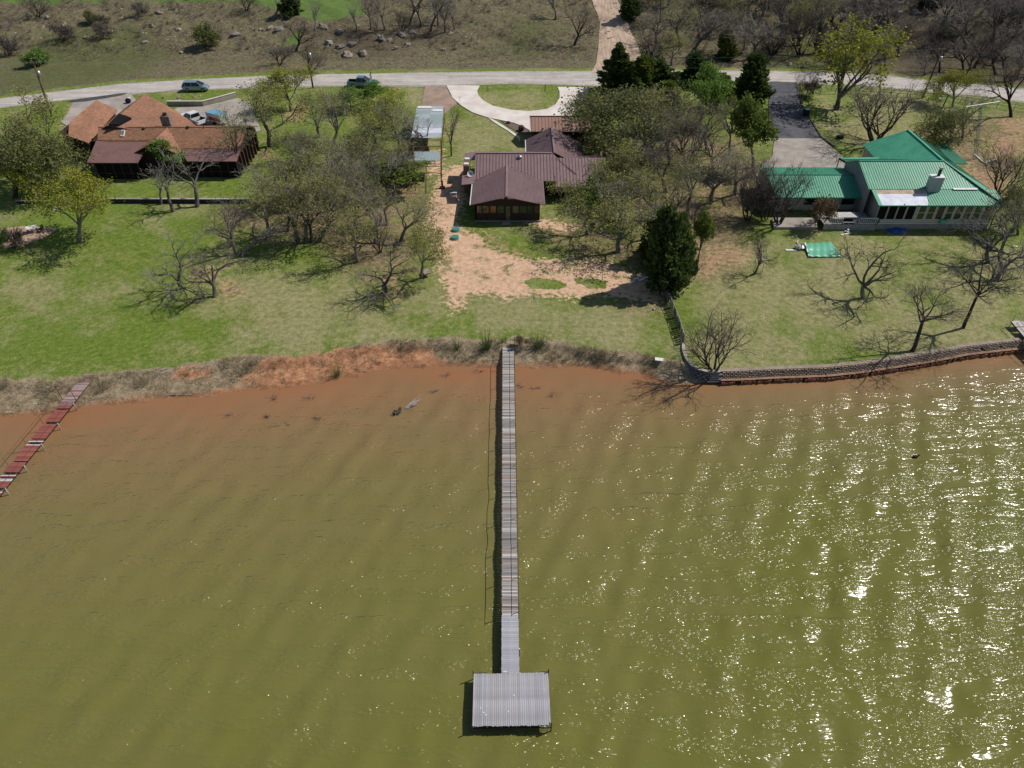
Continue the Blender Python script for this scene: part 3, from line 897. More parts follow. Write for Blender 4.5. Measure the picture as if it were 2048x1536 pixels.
M['plank_red'] = plankmat('red_stained_planks', [(.30, .085, .06), (.24, .07, .055), (.34, .12, .09), (.28, .10, .08)])
M['plank_redgrey'] = plankmat('faded_red_planks', [(.33, .19, .17), (.24, .13, .12), (.42, .34, .32), (.28, .15, .13)])
M['plank_pale'] = plankmat('pale_replacement_planks', [(.62, .56, .54), (.50, .46, .45), (.68, .62, .60)])
M['steel_dark'] = mat('dark_rusty_steel', (.035, .03, .032), (.07, .045, .035), 6, .6, .4, .5)
M['rust'] = mat('rust_red_pipe', (.20, .085, .055), (.12, .05, .035), 6, .8, .3)
M['wood_dark'] = mat('dark_wet_timber', (.06, .05, .042), (.10, .085, .07), 4, .9, .2)
M['wood_grey'] = mat('grey_fence_timber', (.30, .285, .26), (.18, .17, .15), 4, .9, .2)
M['fence_shade'] = mat('fence_shade_boards', (.13, .12, .11), (.07, .065, .06), 4, .9, .2)
M['galv'] = mat('galvanised_pipe', (.50, .50, .50), (.35, .35, .35), 8, .45, .5, .7)
M['white'] = mat('white_paint', (.74, .73, .70), (.62, .61, .58), 3, .6, .4)

DZ = 0.80
pA, pB = at(1016.2, 688.5, DZ), at(1020.8, 1346, DZ)
ax = Vector((pB.x - pA.x, pB.y - pA.y, 0)); DL = ax.length; ax.normalize()
ex = Vector((-ax.y, ax.x, 0))                       # towards +x
if ex.x < 0: ex = -ex
dock = empty('dock', (pA.x, pA.y, 0), 'long narrow grey plank dock running straight out from the grassy shore', 'dock')
W = 1.23
npl = int(DL / .148)
y_new = at(1020, 1231, DZ).y
plank_meshes = {}
for i in range(npl):
    c = pA + ax * (DL * (i + .5) / npl)
    new = c.y < y_new
    v = (i * 7) % 5
    key = ('n' if new else 'o', v)
    if key not in plank_meshes:
        m_ = MB(); hw = W / 2 + (0.012 if new else .03) * R.uniform(-1, 1); hd = DL / npl / 2 - (.006 if new else .011)
        s1 = 0 if new else R.uniform(-.02, .02)
        m_.add([(-hw + s1, -hd, -.03), (hw + s1, -hd, -.03), (hw + s1, hd, -.03), (-hw + s1, hd, -.03),
                (-hw + s1, -hd, .008), (hw + s1, -hd, .008), (hw + s1, hd, .008), (-hw + s1, hd, .008)],
               [(3,2,1,0),(4,5,6,7),(0,1,5,4),(1,2,6,5),(2,3,7,6),(3,0,4,7)])
        plank_meshes[key] = m_.mesh('plank', M['plank_new' if new else 'plank_old'])
    o = bpy.data.objects.new('plank', plank_meshes[key]); C.objects.link(o); o.parent = dock
    o.location = (c.x - pA.x, c.y - pA.y, DZ + (0 if new else R.uniform(-.006, .012)))
    o.rotation_euler = (R.uniform(-.01, .01), R.uniform(-.012, .012) * (not new), math.atan2(ex.y, ex.x) + (0 if new else R.uniform(-.012, .012)))
for sgn in (-1, 1):
    m_ = MB(); off = ex * (sgn * (W / 2 - .10))
    m_.beam(pA + off + Vector((0, 0, -.12)), pB + off + Vector((0, 0, -.12)), .05, .17)
    m_.build('stringer', M['wood_dark'], dock)
rail_end = at(1032, 1243, DZ)
rl_len = (Vector((rail_end.x, rail_end.y, 0)) - Vector((pA.x, pA.y, 0))).length
for sgn in (-1, 1):
    off = ex * (sgn * (W / 2 + .035))
    m_ = MB(); pts = []
    k = 0
    while k * 1.0 <= rl_len:
        p = pA + ax * min(k * 1.0, rl_len) + off
        pts.append(p + Vector((R.uniform(-.012, .012), 0, .64 + R.uniform(-.012, .012)))); k += 1
    m_.tube(pts, .026, 6)
    m_.build('handrail', M['steel_dark'], dock, smooth=True)
    s_ = 0.4
    while s_ < DL - .5:
        p = pA + ax * s_ + off
        zb_ = max(tz(p.x, p.y), -1.6) - .3
        mp = MB(); top = .64 if s_ < rl_len - .1 else -.02
        mp.tube([(p.x, p.y, zb_), (p.x, p.y, DZ + top)], .03, 6)
        mp.build('post', M['steel_dark'], dock, smooth=True)
        s_ += 2.95
s_ = .6
while s_ < DL:
    p = pA + ax * s_ + Vector((0, 0, -.24))
    MB().beam(p - ex * .66, p + ex * .66, .06, .08).build('cross_beam', M['wood_dark'], dock)
    s_ += 2.95
MB().box((-.45 + pA.x, pA.y + .02, .86), (.40 + pA.x, pA.y + .52, .98)).build('entry_step', mat('red_brick_step', (.42, .22, .16), (.30, .15, .11), 6), dock)

# ------------------------------------------------------------------ swimming platform at its end
plat = empty('dock_platform', (at(1022, 1400, DZ).x, at(1022, 1400, DZ).y, 0), 'wide silver grey plank platform at the far end of the long dock', 'platform')
q0, q1 = at(947.3, 1347.6, DZ), at(1096.4, 1344.6, DZ)
q2 = at(1102.0, 1450.5, DZ); q3 = at(944.6, 1452.6, DZ)
n = 36
pmesh = {}
lx = (q1 - q0).length / n
for i in range(n):
    f = (i + .5) / n
    a = q0.lerp(q1, f); b_ = q3.lerp(q2, f)
    j1, j2 = R.uniform(-.03, .03), R.uniform(-.03, .04)
    d = (b_ - a).normalized()
    a = a - d * j1; b_ = b_ + d * j2
    if i >= n - 1: b_ = b_ - d * .16
    mid = (a + b_) / 2
    m_ = MB(); h_ = (a - b_).length / 2; w_ = lx / 2 - .006
    m_.box((-w_, -h_, -.034), (w_, h_, .006 + R.uniform(-.004, .006)))
    me = m_.mesh('board', M['plank_deck'])
    o = bpy.data.objects.new('board', me); C.objects.link(o); o.parent = plat
    o.location = mid - Vector(plat.location)
    o.rotation_euler = (0, 0, math.atan2(d.y, d.x) + math.pi / 2)
for k in range(5):
    f = .03 + .94 * k / 4
    a = q0.lerp(q3, f) + Vector((.08, 0, -.13)); b_ = q1.lerp(q2, f) + Vector((-.08, 0, -.13))
    MB().beam(a, b_, .05, .17).build('joist', M['wood_dark'], plat)
for k in range(7):
    p = q3.lerp(q2, (.02, .19, .36, .47, .56, .74, .97)[k])
    MB().beam(p + Vector((0, .05, -.30)), p + Vector((0, -.02, -.05)), .035, .05).build('bracket', M['wood_grey'], plat)
MB().beam(q3 + Vector((0, 0, -.30)), q2 + Vector((0, 0, -.32)), .07, .07).build('front_pipe', M['steel_dark'], plat)
for p, ht in ((q0, .30), (q1, .34), (q3, .26), (q2, .30)):
    out = (p - (q0 + q2) / 2).normalized() * .03
    MB().tube([(p.x + out.x, p.y + out.y, -1.8), (p.x + out.x, p.y + out.y, DZ + ht)], .04, 7).build('corner_post', M['steel_dark'], plat, smooth=True)
for f, g in ((0.0, .18), (.88, 1.0)):
    MB().beam(q0.lerp(q1, f) + Vector((0, .04, .02)), q0.lerp(q1, g) + Vector((0, .04, .02)), .03, .03).build('edge_bracket', M['steel_dark'], plat)
for p, q in (((q2, (.30, -.25)),)):
    pass
lad = MB()
lp = at(1094, 1452, DZ)
lad.tube([lp + Vector((-.35, -.02, -.9)), lp + Vector((-.35, -.02, .05)), lp + Vector((-.28, .10, .10))], .02, 6)
lad.tube([lp + Vector((.05, -.02, -.9)), lp + Vector((.05, -.02, .05)), lp + Vector((.12, .10, .10))], .02, 6)
for k in range(3): lad.tube([lp + Vector((-.35, -.02, -.1 - .25 * k)), lp + Vector((.05, -.02, -.1 - .25 * k))], .018, 5)
lad.build('swim_ladder', M['galv'], plat, smooth=True)
for i, (x, y) in enumerate(((1028, 1391), (1016.5, 1423), (960.5, 1416), (967.5, 1425), (971.5, 1429.5))):
    p = at(x, y, DZ + .012)
    lab = ['white bird dropping near the middle of the dock platform', 'white speck below the middle of the dock platform',
           'largest white dropping near the left edge of the dock platform', 'middle dropping of three at the left of the dock platform',
           'lowest dropping of three at the left of the dock platform'][i]
    tag(MB().ball(p, .045, 8, 5, (1.0, 1.2, .25), .2).build('bird_dropping', M['white'], loc=p), lab, 'dropping', 'droppings on the platform')
p = at(1009.5, 1343, DZ + .02)
tag(MB().ball(p, .09, 8, 5, (1.7, .5, .3), .25).build('white_rag', M['white'], loc=p), 'small white rag lying where walkway meets the dock platform', 'rag')

# ------------------------------------------------------------------ red dock on the left
RZ = 0.78
rA = at(181, 747.5, RZ + .25); rA2 = at(100, 848, RZ); rB = at(-48, 1030, RZ)
rdock = empty('red_dock', (rA.x, rA.y, 0), 'narrow red stained plank dock with missing boards at the left shore', 'dock')
W2 = 1.30
def rpos(s):
    L1 = (rA - rA2).length
    return rA.lerp(rA2, s / L1) if s < L1 else rA2 + (rB - rA2).normalized() * (s - L1)
Ltot = (rA - rA2).length + (rB - rA2).length
s_ = .1; i = 0; rm = {}
gaps = [at(0, y, RZ).y for y in (820, 846, 878, 886.5, 924, 947, 955, 978)]
while s_ < Ltot - .1:
    p = rpos(s_); i += 1
    isgap = any(abs(p.y - g) < .085 for g in gaps)
    if not isgap:
        yy = p.y
        y1 = at(0, 813, RZ).y
        pale = any(abs(yy - at(0, y, RZ).y) < w for y, w in ((889, .16), (884, .08), (951.5, .10), (959, .16), (986, .07)))
        k = 'plank_pale' if pale else ('plank_redgrey' if yy > y1 else 'plank_red')
        key = (k, i % 4)
        if key not in rm:
            hw = W2 / 2 + R.uniform(-.02, .02)
            rm[key] = MB().box((-hw, -.066, -.03), (hw, .066, .01)).mesh('plank', M[k])
        o = bpy.data.objects.new('plank', rm[key]); C.objects.link(o); o.parent = rdock
        o.location = (p.x - rA.x, p.y - rA.y, p.z + R.uniform(-.008, .008))
        o.rotation_euler = (0, 0, R.uniform(-.012, .012))
    s_ += .152
for dx in (-.5, .5):
    m_ = MB(); pts = [rpos(s) + Vector((dx, 0, -.12)) for s in (0, (rA - rA2).length, Ltot)]
    for a, b_ in zip(pts, pts[1:]): m_.beam(a, b_, .05, .15)
    m_.build('stringer', M['wood_dark'], rdock)
MB().tube([rpos(s) + Vector((.10, 0, .035)) for s in np.linspace(4.4, Ltot, 9)], .022, 6).build('deck_pipe', M['steel_dark'], rdock, smooth=True)
hr = []
for k, s_ in enumerate(np.arange(4.5, Ltot, 2.75)):
    p = rpos(float(s_))
    zb_ = max(tz(p.x, p.y), -1.3) - .2
    MB().tube([(p.x - .70, p.y, zb_), (p.x - .70, p.y, p.z + .98)], .028, 6).build('rail_post', M['rust'], rdock, smooth=True)
    MB().tube([(p.x + .70, p.y, zb_), (p.x + .70, p.y, p.z + .04)], .045, 6).build('post', M['galv'], rdock, smooth=True)
    MB().beam((p.x - .68, p.y, p.z - .22), (p.x + .68, p.y, p.z - .22), .06, .06).build('cross_beam', M['steel_dark'], rdock)
    hr.append(Vector((p.x - .70, p.y, p.z + .96)))
hr.append(rpos(Ltot) + Vector((-.7, 0, .96)))
MB().tube(hr, .028, 6).build('handrail', M['rust'], rdock, smooth=True)
g1 = rpos(3.9)
MB().tube([g1 + Vector((-.72, 0, -.2)), g1 + Vector((-.72, 0, 1.75)), g1 + Vector((.55, 0, 1.75)), g1 + Vector((.62, 0, -.2))], .03, 6).build('gate_frame', M['rust'], rdock, smooth=True)

# ------------------------------------------------------------------ pale dock at the right edge
a = at(2022, 642, 1.75); b_ = at(2075, 706, 1.25)
gd_ = empty('right_dock', (a.x, a.y, tz(a.x, a.y)), 'pale weathered dock with pipe rails cut off by the right edge', 'dock')
d = (b_ - a).normalized(); e = Vector((d.y, -d.x, 0)).normalized()
if e.x < 0: e = -e
L_ = (b_ - a).length; k = 0; s_ = .1
mm_ = {}
while s_ < L_:
    if k % 9 != 5:
        key = k % 3
        if key not in mm_: mm_[key] = MB().box((-.62, -.085, -.03), (.62, .085, .015)).mesh('plank', M['plank_pale'])
        o = bpy.data.objects.new('plank', mm_[key]); C.objects.link(o); o.parent = gd_
        p = a + d * s_ + e * .62; o.location = p - Vector(gd_.location)
        o.rotation_euler = (0, math.atan2(0, 1), math.atan2(e.y, e.x))
    k += 1; s_ += .19
for off in (.08, 1.16):
    MB().beam(a + e * off + Vector((0, 0, -.13)), b_ + e * off + Vector((0, 0, -.13)), .06, .18).build('stringer', M['wood_dark'], gd_)
    pts = [a + e * off + d * s + Vector((0, 0, .85)) for s in (0.1, 3.0, L_)]
    MB().tube(pts, .03, 6).build('handrail', M['galv'], gd_, smooth=True)
    for s in (.1, 2.6, 5.2):
        if s < L_:
            p = a + e * off + d * s
            MB().tube([(p.x, p.y, min(tz(p.x, p.y), .3) - .3), (p.x, p.y, p.z + .85)], .03, 6).build('post', M['rust'], gd_, smooth=True)

# ------------------------------------------------------------------ block sea wall on the right
M['block'] = mat('tan_concrete_block', (.30, .235, .19), (.19, .145, .115), 3, .95, .1, rnd=.22)
M['block_grey'] = mat('grey_wall_block', (.20, .195, .205), (.12, .115, .125), 3, .95, .1, rnd=.2)
M['tie'] = mat('rusty_sheet_ties', (.27, .12, .075), (.15, .075, .05), 4, .9, .2, rnd=.3)
WT = [(1440, 743), (1480, 742), (1560, 738), (1650, 735), (1720, 728), (1800, 716), (1870, 705), (1930, 693), (2000, 685), (2048, 680), (2090, 676), (2160, 668)]
wp = [at(x, y, 1.12) for x, y in WT]
def resample(P, step):
    out = []; acc = 0
    for a, b_ in zip(P, P[1:]):
        L = (b_ - a).length; n = max(1, int(round(L / step)))
        for k in range(n): out.append((a.lerp(b_, (k + .5) / n), (b_ - a).normalized(), L / n))
    return out
wall = empty('sea_wall', (wp[0].x, wp[0].y, 0), 'curving retaining wall of small tan blocks along the right shore', 'wall')
rows = resample(wp, .40)
bmesh1 = MB().box((-.150, -.15, 0), (.150, .15, .125)).mesh('block', M['block'])
def outw(d):
    n = Vector((d.y, -d.x, 0)).normalized()
    return n if n.y < 0 else -n
blocks = []
for r_ in range(4):
    for k, (p, d, L) in enumerate(rows):
        q = p + outw(d) * (.04 + .09 * (3 - r_)) + d * (.20 * (r_ % 2))
        blocks.append((q.x, q.y, .54 + .145 * r_, math.atan2(d.y, d.x), L))
blocks.sort(key=lambda b: -b[2])
st = MB()
for i, (x, y, z, an, L) in enumerate(blocks):
    if R.random() < .02: continue
    if i < 300:
        o = bpy.data.objects.new('block', bmesh1); C.objects.link(o); o.parent = wall
        o.location = (x - wp[0].x + R.uniform(-.015, .015), y - wp[0].y + R.uniform(-.03, .03), z)
        o.rotation_euler = (0, 0, an + R.uniform(-.08, .08))
    else:
        c_, s2 = math.cos(an), math.sin(an)
        v = []
        for dx, dy, dz in ((-.15,-.15,0),(.15,-.15,0),(.15,.15,0),(-.15,.15,0),(-.15,-.15,.125),(.15,-.15,.125),(.15,.15,.125),(-.15,.15,.125)):
            v.append((x + dx*c_ - dy*s2, y + dx*s2 + dy*c_, z + dz))
        st.add(v, [(3,2,1,0),(4,5,6,7),(0,1,5,4),(1,2,6,5),(2,3,7,6),(3,0,4,7)])
o = st.build('lower_blocks', M['block'], wall); o['kind'] = 'stuff'
capm = MB(); ledge = MB()
for a, b_ in zip(wp, wp[1:]):
    nrm = outw(b_ - a); u = Vector((0, 0, 1))
    capm.prism([a + nrm * .05 - u * .02, b_ + nrm * .05 - u * .02, b_ - nrm * .42 - u * .01, a - nrm * .42 - u * .01], (0, 0, .07))
    ledge.prism([a + nrm * .80 - u * .64, b_ + nrm * .80 - u * .64, b_ + nrm * .02 - u * .62, a + nrm * .02 - u * .62], (0, 0, .06))
capm.build('cap', mat('tan_wall_cap', (.34, .28, .21), (.22, .18, .14), 1.5, .95, .1), wall)
ledge.build('ledge', mat('red_soil_ledge', (.33, .20, .13), (.20, .13, .09), 2.5, .95, .1), wall)
toe = empty('toe_boards', (wp[0].x, wp[0].y - 1, 0), 'row of rust brown upright boards in the water below the block wall', 'edging')
tb = MB().box((-.10, -.03, -.6), (.10, .03, .42)).mesh('board', M['tie'])
for k, (p, d, L) in enumerate(resample(wp, .25)):
    if R.random() < (.05 if p.x < 45 else .25): continue
    q = p + outw(d) * (.84 + R.uniform(-.04, .06))
    o = bpy.data.objects.new('board', tb); C.objects.link(o); o.parent = toe
    o.location = (q.x - wp[0].x, q.y - wp[0].y + 1, R.uniform(-.10, .06))
    o.rotation_euler = (R.uniform(-.05, .25), R.uniform(-.08, .08), math.atan2(d.y, d.x))
# darker curved end wall
WC = [(1366, 688), (1366, 700), (1371, 715), (1381, 729), (1396, 739), (1416, 744), (1440, 744)]
wc = [at(x, y, 1.22) for x, y in WC]
cw = empty('curved_wall', (wc[0].x, wc[0].y, 0), 'dark grey block wall curving round the bare tree at the shore', 'wall')
bk2 = MB().box((-.20, -.13, 0), (.20, .13, .19)).mesh('block', M['block_grey'])
for r_ in range(5):
    for k, (p, d, L) in enumerate(resample(wc, .42)):
        nrm = Vector((d.y, -d.x, 0)).normalized()
        if nrm.x > 0: nrm = -nrm
        q = p + nrm * (.10 * (4 - r_)) + d * (.2 * (r_ % 2))
        o = bpy.data.objects.new('block', bk2); C.objects.link(o); o.parent = cw
        o.location = (q.x - wc[0].x, q.y - wc[0].y, .2 + .205 * r_); o.rotation_euler = (0, 0, math.atan2(d.y, d.x))
capc = MB()
for a, b_ in zip(wc, wc[1:]):
    d = (b_ - a).normalized(); nrm = Vector((d.y, -d.x, 0))
    if nrm.x > 0: nrm = -nrm
    capc.prism([a + nrm*.12 + Vector((0,0,0.02)), b_ + nrm*.12 + Vector((0,0,0.02)), b_ - nrm * .22 + Vector((0,0,0.02)), a - nrm * .22 + Vector((0,0,0.02))], (0, 0, .07))
capc.build('cap', mat('pale_kerb_cap', (.42, .38, .33), (.30, .27, .23), 2), cw)

# ------------------------------------------------------------------ boundary fence down to the shore
FP = [(1326, 588), (1341, 616), (1349, 636), (1356, 655), (1361, 672), (1366, 688)]
fp = GP(FP)
fence = empty('boundary_fence', fp[0], 'leaning grey timber and pipe fence between the two lawns above the shore', 'fence')
for p in fp:
    MB().tube([p + Vector((0, 0, -.2)), p + Vector((R.uniform(-.06, .06), 0, 1.25))], .05, 6).build('post', M['wood_grey'], fence)
for z, r_, m_ in ((1.2, .035, 'galv'), (.65, .022, 'wood_grey'), (.25, .02, 'wood_grey')):
    MB().tube([p + Vector((0, 0, z)) for p in fp], r_, 5).build('rail', M[m_], fence, smooth=True)
for a, b_ in zip(fp, fp[1:]):
    n = int((b_ - a).length / .30)
    for k in range(n):
        p = a.lerp(b_, (k + .5) / n)
        MB().beam(p + Vector((0, 0, .02)), p + Vector((R.uniform(-.08, .08), 0, 1.1 + R.uniform(-.15, .05))), .24, .03, up=(1, 0, 0)).build('picket', M['fence_shade'], fence)  # dark boards stand in for the shadow and grey mesh between the posts
def loose(name, label, cat, pts, w, h, m, dz=.05, group=None):
    P = [G(x, y, dz) for x, y in pts]
    mb = MB()
    for a, b_ in zip(P, P[1:]): mb.beam(a, b_, w, h)
    return tag(mb.build(name, m, loc=P[0]), label, cat, group)
loose('gate_post', 'white pipe frame leaning at the fence end beside the large juniper', 'pipe frame', [(1331, 556), (1327, 571), (1336, 578)], .14, .10, M['white'], .5)
loose('white_board', 'short white board lying flat just above the boundary fence', 'board', [(1320, 587), (1326, 587.3)], .18, .06, M['white'])
loose('white_board', 'thin white board lying on grass right of the boundary fence top', 'board', [(1336, 588), (1341, 588)], .12, .05, M['white'])

# ------------------------------------------------------------------ houses
def PL(px, py, y0, z0, m):
    """photo point on the roof plane that rises with slope m away from the lake"""
    d = ray(px, py)
    t = (z0 - H - m * y0) / (d[2] - m * d[1])
    return Vector((d[0] * t, d[1] * t, H + d[2] * t))

def shingle(name, c1, c2, c3):
    m, t, b = nt(name)
    P = tc(t)
    br = node(t, 'ShaderNodeTexBrick'); br.inputs['Scale'].default_value = 1.0
    br.inputs['Brick Width'].default_value = .42; br.inputs['Row Height'].default_value = .15; br.inputs['Mortar Size'].default_value = .012
    br.inputs['Color1'].default_value = (*c1, 1); br.inputs['Color2'].default_value = (*c2, 1); br.inputs['Mortar'].default_value = (*c3, 1)
    t.links.new(P, br.inputs['Vector'])
    n = noise(t, P, 2.3, 5, .8); g = noise(t, P, .25, 3)
    k = ramp(t, mathn(t, 'MULTIPLY_ADD', n, .7, mathn(t, 'MULTIPLY', g, .3)), [(.33, (.62, .62, .62)), (.66, (1.3, 1.28, 1.25))])
    t.links.new(mixc(t, 1.0, br.outputs[0], k, 'MULTIPLY'), b.inputs['Base Color'])
    b.inputs['Roughness'].default_value = .95; b.inputs['Specular IOR Level'].default_value = .1
    bump(t, b, n, 1, .01)
    return m
def metal(name, c1, c2, rough=.42):
    m, t, b = nt(name)
    P = tc(t); n = noise(t, P, .5, 5, .7); n2 = noise(t, P, 4, 4, .7)
    t.links.new(ramp(t, mathn(t, 'MULTIPLY_ADD', n, .6, mathn(t, 'MULTIPLY', n2, .4)), [(.33, c1), (.66, c2)]), b.inputs['Base Color'])
    b.inputs['Roughness'].default_value = rough; b.inputs['Specular IOR Level'].default_value = .4
    return m
M['shingle'] = shingle('rust_brown_shingles', (.36, .19, .12), (.265, .135, .09), (.12, .065, .045))
M['shingle2'] = shingle('weathered_brown_shingles', (.32, .17, .10), (.22, .12, .075), (.11, .065, .045))
M['awn'] = metal('dull_maroon_metal', (.145, .078, .07), (.225, .125, .11), .55)
M['plum_seam'] = metal('dark_plum_seam', (.085, .052, .055), (.11, .07, .07), .6)
M['plum'] = metal('plum_brown_metal', (.19, .118, .118), (.30, .195, .19), .45)
M['brownrib'] = metal('copper_brown_metal', (.30, .165, .12), (.36, .21, .16), .5)
M['green'] = metal('green_painted_metal', (.045, .27, .145), (.10, .41, .25), .45)
M['green_seam'] = metal('green_roof_seam', (.02, .17, .09), (.03, .21, .12), .5)
M['green_dark'] = metal('dark_green_metal', (.02, .16, .09), (.04, .22, .13), .45)
M['membrane'] = mat('white_roof_underlayment', (.74, .75, .80), (.55, .57, .64), 1.1, .7, .3, det=5)
M['tanwood'] = mat('bare_tan_sheathing', (.52, .41, .31), (.36, .27, .20), 1.3, .9, .1, det=5)
M['wood_wall'] = mat('dark_brown_siding', (.055, .035, .026), (.035, .022, .018), 3, .85, .2, stretch=(4, 4, .3))
M['wood_wall2'] = mat('brown_timber_trim', (.075, .045, .035), (.05, .03, .024), 3, .85, .2)
M['siding'] = mat('pale_lap_siding', (.50, .47, .43), (.40, .375, .345), 1.2, .85, .2, stretch=(.3, .3, 6))
M['skirt'] = mat('grey_plywood_skirt', (.34, .33, .32), (.25, .245, .24), 1.4, .9, .1)
M['stone'] = mat('rough_chimney_stone', (.30, .25, .215), (.13, .11, .10), 4, .95, .1, bmp=.03)
M['brick'] = mat('brown_brick', (.20, .135, .10), (.12, .08, .06), 5, .95, .1)
M['cream'] = mat('cream_chimney_siding', (.42, .44, .42), (.34, .36, .35), 2, .8, .2)
def glassm(name, c, rough=.08):
    m, t, b = nt(name)
    n = noise(t, tc(t), 1.7, 3)
    t.links.new(ramp(t, n, [(.35, c), (.65, tuple(x * .5 for x in c))]), b.inputs['Base Color'])
    b.inputs['Roughness'].default_value = rough; b.inputs['Specular IOR Level'].default_value = .6
    return m
M['glass'] = glassm('dark_window_glass', (.018, .022, .026))
M['glass_green'] = glassm('green_reflection_glass', (.03, .075, .04))  # green reflection put into the pane colour
M['glass_tan'] = glassm('tan_reflection_glass', (.16, .12, .07))  # warm tan reflection painted into the glass base colour
M['glass_org'] = glassm('orange_reflection_glass', (.42, .15, .07))  # orange window reflection painted as the colour of the pane
M['screen'] = mat('dark_insect_screen', (.012, .011, .013), (.018, .016, .017), 5, .95, .02)
M['sky_glass'] = glassm('grey_skylight_glass', (.22, .24, .27))
M['black'] = mat('black_rubber', (.012, .012, .013), (.02, .02, .02), 5, .8, .3)
M['bluetarp'] = mat('blue_tarpaulin', (.02, .10, .38), (.015, .06, .24), 2, .5, .4)
M['greensheet'] = metal('pale_green_sheet_metal', (.09, .36, .22), (.16, .44, .30), .4)

def roof(name, pts, m, parent, rib=None, rdir=None, label=None, ribm=None, thick=.10, ribw=.045, ribh=.035):
    """a roof slope; ribs run down the steepest line"""
    pts = [Vector(p) for p in pts]
    n = Vector((0, 0, 0))
    for i in range(1, len(pts) - 1):
        n += (pts[i] - pts[0]).cross(pts[i+1] - pts[0])
    n.normalize()
    if n.z < 0: n = -n
    mb = MB()
    if len(pts) == 4:
        for tri in ((0, 1, 2), (0, 2, 3)):
            pass
    top = pts; bot = [p - Vector((0, 0, thick)) for p in pts]; k = len(pts)
    fs = []
    for i in range(1, k - 1):
        fs.append((0, i, i + 1)); fs.append((k, k + i + 1, k + i))
    for i in range(k):
        j = (i + 1) % k; fs.append((i, j, k + j, k + i))
    mb.add(top + bot, fs)
    o = mb.build(name, m, parent)
    if label: o['label'] = label
    if rib:
        dn = Vector((n.x, n.y, 0))
        d = (Vector(rdir) if rdir else Vector((n.x, n.y, -(n.x**2 + n.y**2) / max(n.z, 1e-3))))
        d.normalize(); e = n.cross(d).normalized()
        ss = [p.dot(e) for p in pts]
        rm = MB(); s = math.ceil(min(ss) / rib) * rib
        while s < max(ss) - 1e-3:
            hits = []
            for i in range(k):
                a, b_ = pts[i], pts[(i + 1) % k]
                sa, sb = a.dot(e) - s, b_.dot(e) - s
                if (sa > 0) != (sb > 0): hits.append(a.lerp(b_, sa / (sa - sb)))
            if len(hits) == 2 and (hits[0] - hits[1]).length > .15:
                rm.beam(hits[0] + n * (ribh / 2), hits[1] + n * (ribh / 2), ribw, ribh, up=n)
            s += rib
        if rm.v:
            r_ = rm.build('rib', ribm or m, o, fix=False); r_['kind'] = 'stuff'
    return o

def wallp(name, a, b_, z0, z1, m, parent, th=.14, peak=None):
    a, b_ = Vector(a), Vector(b_)
    pts = [Vector((a.x, a.y, z0)), Vector((b_.x, b_.y, z0)), Vector((b_.x, b_.y, z1))]
    if peak:
        q = a.lerp(b_, peak[0]); pts.append(Vector((q.x, q.y, peak[1])))
    pts.append(Vector((a.x, a.y, z1)))
    d = (b_ - a); d.z = 0; d.normalize(); nrm = Vector((-d.y, d.x, 0))
    return MB().prism([p - nrm * 0 for p in pts], nrm * th).build(name, m, parent)

def window(parent, a, b_, f0, f1, z0, z1, glass, frame, fw=.07, out=.05, split=False, name='window'):
    """a..b_ wall line seen from outside; window between fractions f0,f1"""
    a, b_ = Vector(a), Vector(b_)
    d = (b_ - a); d.z = 0; d.normalize(); nrm = Vector((d.y, -d.x, 0))
    p, q = a.lerp(b_, f0), a.lerp(b_, f1)
    p = Vector((p.x, p.y, 0)) + nrm * .002; q = Vector((q.x, q.y, 0)) + nrm * .002
    o = nrm * out
    fr = MB()
    def bar(u, v): fr.beam(u, v, fw, out, up=nrm)
    zt = [z0, z1] + ([(z0 + z1) / 2] if split else [])
    c = nrm * (out / 2)
    for z in zt:
        fr.beam(p + c + Vector((0, 0, z)), q + c + Vector((0, 0, z)), out, fw)
    for w in (p, q):
        fr.beam(w + c + Vector((0, 0, z0)), w + c + Vector((0, 0, z1)), fw, out, up=nrm)
    f = fr.build(name, frame, parent)
    g = MB().prism([p + Vector((0, 0, z0)), q + Vector((0, 0, z0)), q + Vector((0, 0, z1)), p + Vector((0, 0, z1))], nrm * (out * .4))
    g.build('pane', glass, f)
    return f

# ---- middle house: plum metal roofs
mz = G(1013, 444).z
ze = mz + 2.75
cen = G(1030, 400)
house = empty('metal_roof_house', (cen.x, cen.y + 4, mz), 'dark timber house with plum metal gable roofs between two lawns', 'house')
A = at(941, 410, ze); B = at(1088.5, 408.5, ze); yf = (A.y + B.y) / 2
xr = at(1013, 397, ze + 1.12).x; zr = ze + 1.12
mE = dict(y0=96.0, z0=ze, m=.40)
yv = 96.0 + 1.12 / .40
roof('porch_roof', [(A.x, yf, ze), (xr, yf, zr), (xr, yv, zr), (A.x, 96.0, ze)], M['plum'], house, rib=.34, ribm=M['plum_seam'], ribw=.07)
roof('porch_roof', [(B.x, yf, ze), (B.x, 96.0, ze), (xr, yv, zr), (xr, yf, zr)], M['plum'], house, rib=.34, ribm=M['plum_seam'], ribw=.07)
MB().beam((xr, yf - .02, zr + .05), (xr, yv + .05, zr + .05), .30, .05).build('ridge_cap', M['plum'], house)
MB().beam((A.x - .07, yf, ze - .06), (A.x - .07, 96.2, ze - .06), .12, .12).build('gutter', M['white'], house)
MB().beam((B.x + .07, yf, ze - .06), (B.x + .07, 96.2, ze - .06), .12, .12).build('gutter', M['plum'], house)
